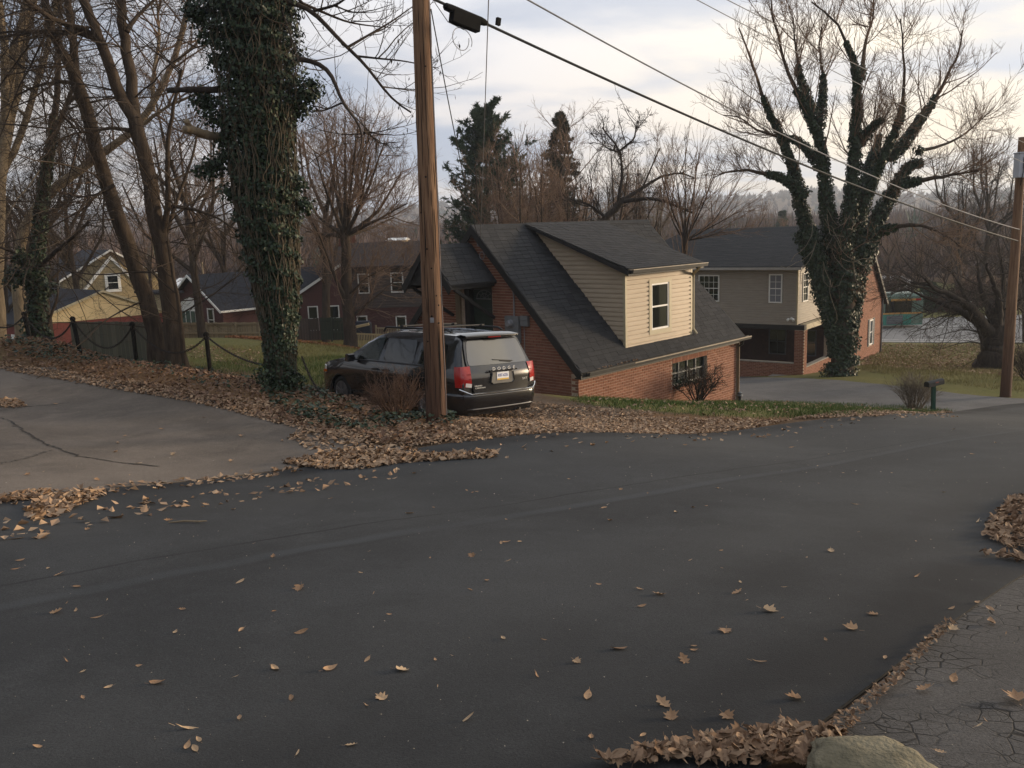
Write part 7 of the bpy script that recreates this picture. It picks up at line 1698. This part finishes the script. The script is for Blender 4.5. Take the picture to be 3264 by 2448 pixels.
# mossy boulder at the near kerb
def rock(px, py, sx, sy, sz, label, seed):
    b = onG(px, py); bm = bmesh.new(); bmesh.ops.create_icosphere(bm, subdivisions=4, radius=1.); r = np.random.default_rng(seed); ph = r.uniform(0, 6.28, 9)
    for v in bm.verts:
        p = np.array(v.co); f = 1 + .10 * math.sin(p[0] * 3 + ph[0]) * math.cos(p[1] * 2.6 + ph[1]) + .06 * math.sin(p[0] * 7 + ph[2]) * math.sin(p[1] * 8 + ph[3]) + .03 * math.sin(p[0] * 15 + p[2] * 13 + ph[4]) + r.normal(0, .012)
        p = np.sign(p) * np.abs(p) ** .66 * f; v.co = (p[0] * sx, p[1] * sy, p[2] * sz)
    me = bpy.data.meshes.new('boulder'); bm.to_mesh(me); bm.free(); me.materials.append(mat('mossy_stone', (.095, .082, .05), (.22, .19, .125), 7, .95, .9, 45, fac=(.3, .7)))
    me.polygons.foreach_set('use_smooth', np.ones(len(me.polygons), dtype=bool))
    o = link_mesh('boulder', me, None, label=label, cat='rock'); o.location = (b[0], b[1], b[2] + sz * .55); o.rotation_euler = (.04, -.05, -.25)
rock(1884, 1690, .225, .18, .055, 'flat mossy tan boulder on the leaves at the bottom edge', 9)

# ------------------------------------------------------------------ ivy and grass on the bank
def ground_ivy():
    rng = np.random.default_rng(201); parts = []
    for poly, n in (([(555, 838), (640, 828), (720, 858), (775, 880), (770, 900), (700, 890), (620, 862), (560, 850)], 1300), ([(775, 890), (860, 905), (985, 905), (980, 925), (900, 925), (820, 935), (770, 915)], 950), ([(640, 850), (690, 845), (720, 880), (680, 905), (640, 880)], 450), ([(280, 790), (460, 808), (560, 832), (540, 850), (430, 838), (300, 806)], 1100), ([(0, 738), (170, 762), (280, 785), (200, 790), (0, 765)], 900), ([(560, 850), (700, 890), (800, 935), (700, 925), (600, 885)], 500)):
        w = px_poly(poly); p = sample_poly(w, n, rng); p = p + rng.normal(0, .06, p.shape); nn = nrm(np.c_[rng.normal(0, .5, (len(p), 2)), np.ones(len(p))])
        k = np.sin(p[:, 0] * 3.1) * np.sin(p[:, 1] * 2.7) + rng.normal(0, .5, len(p)) > -.3; p = p[k]; nn = nn[k]
        parts.append(leafcards(np.c_[p, H(p[:, 0], p[:, 1]) + rng.uniform(.03, .16, len(p))], nn, rng.uniform(.055, .095, len(p)), rng, aspect=.85, fold=.15))
    V, F = cat(parts); obj('ground_ivy', V, F, M_ivy, label='dark ivy patches creeping over the leafy bank', cat='ivy', kind='stuff')
ground_ivy()
def grass(name, polys, label, seed, h=(.05, .12), m=None):
    rng = np.random.default_rng(seed); C = []
    for poly, n in polys: C.append(sample_poly(px_poly(poly), n, rng))
    p = np.concatenate(C); p = p + rng.normal(0, .12, p.shape); p = p[np.sin(p[:, 0] * .9 + 1.) * np.sin(p[:, 1] * .8) * .5 + np.sin(p[:, 0] * 2.3) * np.sin(p[:, 1] * 2.9 + 2) * .4 + rng.normal(0, .45, len(p)) > -.25]; n = len(p); a = rng.uniform(0, 6.28, n); w = rng.uniform(.004, .009, n); hh = rng.uniform(*h, n); z = H(p[:, 0], p[:, 1])
    d = np.stack([np.cos(a) * w, np.sin(a) * w, 0 * a], 1); b = np.c_[p, z]; t = b + np.c_[rng.normal(0, .4, (n, 2)) * hh[:, None], hh]
    V = np.stack([b - d, b + d, t], 1).reshape(-1, 3); obj(name, V, np.arange(3 * n).reshape(-1, 3), m, label=label, cat='grass', kind='stuff')
M_grass = mat('grass_blade', (.038, .072, .012), (.105, .15, .032), 3, .7, rand='island', c3=(.06, .09, .02), pos=True, spec=.2)
M_grassdry = mat('dry_grass_blade', (.14, .12, .04), (.30, .24, .09), 3, .7, rand='island', c3=(.18, .165, .06), pos=True, spec=.2)
grass('lawn_grass', [([(1240, 870), (1330, 880), (1480, 896), (1640, 906), (1850, 900), (2050, 888), (1990, 878), (1750, 870), (1590, 866), (1400, 862), (1250, 860)], 60000)], 'short green grass strip in front of the brick house', 211, m=M_grass)
grass('lawn_grass', [([(395, 790), (480, 812), (560, 830), (720, 850), (790, 800), (760, 768), (640, 776), (560, 778)], 30000)], 'green lawn grass behind the chain posts', 212, h=(.06, .16), m=M_grass)
grass('dry_grass', [([(1860, 800), (1960, 822), (2212, 850), (2212, 750), (1905, 745)], 45000)], 'yellowing grass of the lawn beside the highway', 213, h=(.08, .2), m=M_grassdry)
grass('dry_grass', [([(660, 745), (770, 757), (770, 730), (660, 735)], 12000), ([(395, 790), (560, 800), (660, 790), (760, 768), (790, 745), (660, 738), (560, 748), (400, 750)], 34000)], 'dry tan lawn grass around the lawn tree', 214, h=(.06, .16), m=M_grassdry)

# ------------------------------------------------------------------ single leaves and litter on the road
def road_leaves():
    rng = random.Random(301)
    named = [(648, 1280, 1, .10, 'broad tan leaf lying alone on the middle left of the road'), (1662, 1328, 1, .115, 'large pale maple leaf with a long stem on the right half of the road'), (1337, 1412, 0, .10, 'upright oval tan leaf near the bottom centre of the road'), (1567, 1373, 3, .10, 'curled maple leaf just below the large pale maple leaf'), (870, 1457, 3, .10, 'reddish curled leaf standing up on the lower road'), (713, 1455, 4, .09, 'small tan leaf left of the reddish curled leaf'), (651, 1375, 0, .09, 'flat tan leaf below the broad tan leaf'), (341, 1486, 4, .09, 'brown curled leaf in the lower left of the road'), (404, 1585, 6, .11, 'long narrow leaf near the bottom left edge of the road'), (1007, 1567, 6, .10, 'narrow slanting leaf near the bottom centre left'), (1425, 1293, 5, .10, 'ragged oak leaf above the oval tan leaf'), (1478, 1437, 2, .11, 'folded oak leaf right of the oval tan leaf'), (1434, 1533, 5, .11, 'torn oak leaf near the bottom centre right'), (1795, 1197, 2, .11, 'pale oak leaf alone on the right of the road'), (2112, 1133, 6, .12, 'pale leaf just left of the roadside leaf pile'), (167, 1276, 8, .07, 'small round pale leaf at the left of the road'), (123, 1331, 5, .10, 'jagged leaf at the far left of the road'), (212, 1343, 6, .09, 'thin curled leaf right of the jagged leaf'), (824, 1518, 3, .08, 'small brown crumpled leaf near the bottom left centre'), (505, 1106, 4, .08, 'small red leaf near the left road edge'), (1271, 1515, 0, .09, 'brown oval leaf near the bottom edge centre'), (1715, 1520, 7, .09, 'curled leaf with points above the bottom leaf pile'), (2140, 1353, 4, .10, 'thin pale leaf on the edge of the cracked pavement'), (2195, 1520, 1, .14, 'big ridged tan leaf on the cracked pavement at the right edge'), (2060, 1478, 0, .09, 'tan leaf in the middle of the cracked pavement'), (1838, 1367, 7, .10, 'maple leaf near the dark patch at the right of the road'), (1886, 1336, 3, .08, 'dull grey brown leaf near the dark patch'), (1847, 1095, 6, .10, 'leaf on the far right half of the road above the oak leaf'), (1591, 1288, 2, .10, 'pale oak leaf above the large maple leaf'), (1094, 1178, 4, .08, 'dark brown leaf on the upper middle road')]
    def put(px, py, k, s, label, group):
        if isinstance(px, tuple): b = np.array([px[0], px[1], float(H(px[0], px[1]))])
        else: b = onG(px, py)
        o = link_mesh('fallen_leaf', LEAFM[k], None, label=label, cat='leaf', group=group)
        o.location = (b[0], b[1], b[2] + .026); s *= .86; o.scale = (s, s, s * .8); o.rotation_euler = (rng.gauss(0, .15), rng.gauss(0, .15), rng.uniform(0, 6.28))
    def zone(px, py):
        w = ('left edge', 'left centre', 'right centre', 'right side')[min(int(px // 553), 3)]; v = 'far' if py < 1130 else ('middle' if py < 1380 else 'near')
        return f'small dry leaf lying on the {v} part of the road at its {w}', f'small leaves on the {v} road, {w}'
    for px, py, k, s, lab in named: put(px, py, k, s, lab, 'fallen leaves on the road')
    extra = [(45, 1218), (35, 1237), (128, 1248), (1020, 1208), (1097, 1219), (1051, 1262), (1386, 1318), (1381, 1281), (1500, 1415), (1277, 1604), (1480, 1610), (1573, 1560), (1980, 1253), (2138, 1325), (2110, 1310), (2058, 1368), (1996, 1500), (1497, 1102), (1460, 1112), (1341, 1062), (1305, 1103), (1318, 1130), (885, 1115), (417, 1080), (270, 1073), (759, 1622), (643, 1642), (630, 1520), (595, 1455), (1160, 1470), (1247, 1440), (1410, 1640), (1450, 1560), (1640, 1440), (590, 1210), (395, 1325), (520, 1265), (1710, 970), (1650, 945), (1480, 965), (1790, 985), (2100, 985), (2150, 960), (1980, 905), (2060, 930), (1550, 1060), (1230, 1040), (480, 1065), (600, 1030), (335, 1060), (445, 1095), (365, 1130), (90, 1165), (190, 1150)]
    for i, (px, py) in enumerate(extra): put(px, py, rng.randrange(9), rng.uniform(.05, .10), *zone(px, py))
    for i in range(85):
        px = rng.uniform(20, 2190); py = 1010 + (rng.random() ** 1.6) * 630
        b = onG(px, py)
        put(px, py, rng.choice([0, 4, 6, 6, 8, 2]), rng.uniform(.025, .06), *zone(px, py))
    for px, py in [(250, 980), (255, 960), (270, 945), (165, 830), (375, 985), (500, 1000), (610, 955), (120, 875), (440, 905), (520, 945), (350, 930), (60, 1030), (210, 1040), (730, 985), (300, 1005)]: put(px, py, rng.choice([0, 1, 3, 4]), rng.uniform(.08, .13), 'brown leaf lying loose on the old grey driveway', 'loose leaves on the driveway')
    b = onG(405, 1135); q = MB(); q.tube([(-.16, 0, .005), (-.03, .01, .012), (.1, -.005, .008), (.17, .01, .006)], [.006, .009, .008, .004], 6); o = ptag(q.build('stick', M_barkp, None), 'short pale stick lying on the left side of the road', 'stick'); o.location = (b[0], b[1], b[2] + .026)
    # grit and crumbs: too many to count
    r = np.random.default_rng(303); n = 1100; t = r.random(n); P = []
    Y = 2.6 + 16 * r.random(n) ** 1.7; X = r.uniform(-.75, .75, n) * Y; C = np.c_[X, Y, H(X, Y) + .028]
    V, F = leafcards(C, nrm(np.c_[r.normal(0, .3, (n, 2)), np.ones(n)]), r.uniform(.004, .012, n) * np.clip(Y / 5, .7, 2), r, aspect=.7)
    obj('road_grit', V, F, mat('pale_grit', (.12, .10, .08), (.38, .34, .29), 5, .9, rand='island', c3=(.34, .28, .2)), label='pale grit and leaf crumbs scattered over the road', cat='grit', kind='stuff')
road_leaves()
litter('leaf_litter', [([(0, 1075), (330, 1042), (660, 1003), (660, 1022), (330, 1062), (0, 1100)], 170), ([(0, 1130), (300, 1085), (640, 1040), (900, 1010), (900, 1030), (640, 1070), (300, 1130), (0, 1190)], 110), ([(1080, 960), (1660, 925), (2040, 897), (2080, 905), (1660, 950), (1080, 1000)], 150)], 'thin scatter of leaves along the road edge', 18, pile=.015, tilt=.25)
litter('leaf_litter', [([(0, 862), (40, 866), (60, 880), (30, 885), (0, 882)], 160)], 'small dark leaf heap on the driveway at the left edge', 19, pile=.03)
litter('leaf_litter', [([(1245, 806), (1250, 803), (1400, 790), (1398, 794), (1300, 804)], 0)] if False else [([(650, 925), (870, 970), (960, 985), (880, 1000), (700, 990), (620, 950)], 420)], 'loose leaves on the driveway mouth near the pole', 20, pile=.02, tilt=.3)
# a drift of leaves caught in the gutter of the brick house
_M = Matrix(HOUSE.matrix_world); r = np.random.default_rng(221); n = 130; uu = r.uniform(.6, 2.6, n)
C = np.array([_M @ Vector((u, v, z)) for u, v, z in zip(uu, r.uniform(-.03, .12, n), r.uniform(.03, .05, n))]); C[:, 2] += 0
V, F = leafcards(C, nrm(np.c_[r.normal(0, .6, (n, 2)), np.ones(n)]), r.uniform(.05, .10, n), r, aspect=.6, fold=.3)
obj('gutter_leaves', V, F, M_litter, label='dead leaves caught along the eave of the brick house', cat='leaves', kind='stuff')
# creeper at the sill of the cellar window
n = 170; C = np.array([_M @ Vector((u, v, z)) for u, v, z in zip(4.6 + 1.3 * r.random(n) ** 1.4, r.uniform(.02, .22, n), -1.12 + r.uniform(0, .30, n) ** 1.5 * 1.4)])
V, F = leafcards(C, nrm(r.normal(size=(n, 3)) + [.3, -.6, .6]), r.uniform(.05, .09, n), r, aspect=.85)
obj('creeper', V, F, M_ivy, label='green creeper growing on the cellar window sill', cat='creeper', kind='stuff')
# ------------------------------------------------------------------ thin evening haze over the valley
def haze():
    m = bpy.data.materials.new('valley_haze'); m.use_nodes = True; nt = m.node_tree; nt.nodes.remove(nt.nodes['Principled BSDF'])
    v = nt.nodes.new('ShaderNodeVolumePrincipled'); v.inputs['Color'].default_value = (.80, .88, 1., 1); v.inputs['Density'].default_value = .00042; v.inputs['Anisotropy'].default_value = .2
    nt.links.new(v.outputs[0], nt.nodes['Material Output'].inputs['Volume'])
    b = MB(); b.box(-3800, 3800, -900, 5500, -60, 78); b.build('haze', m, None, kind='stuff')
haze()
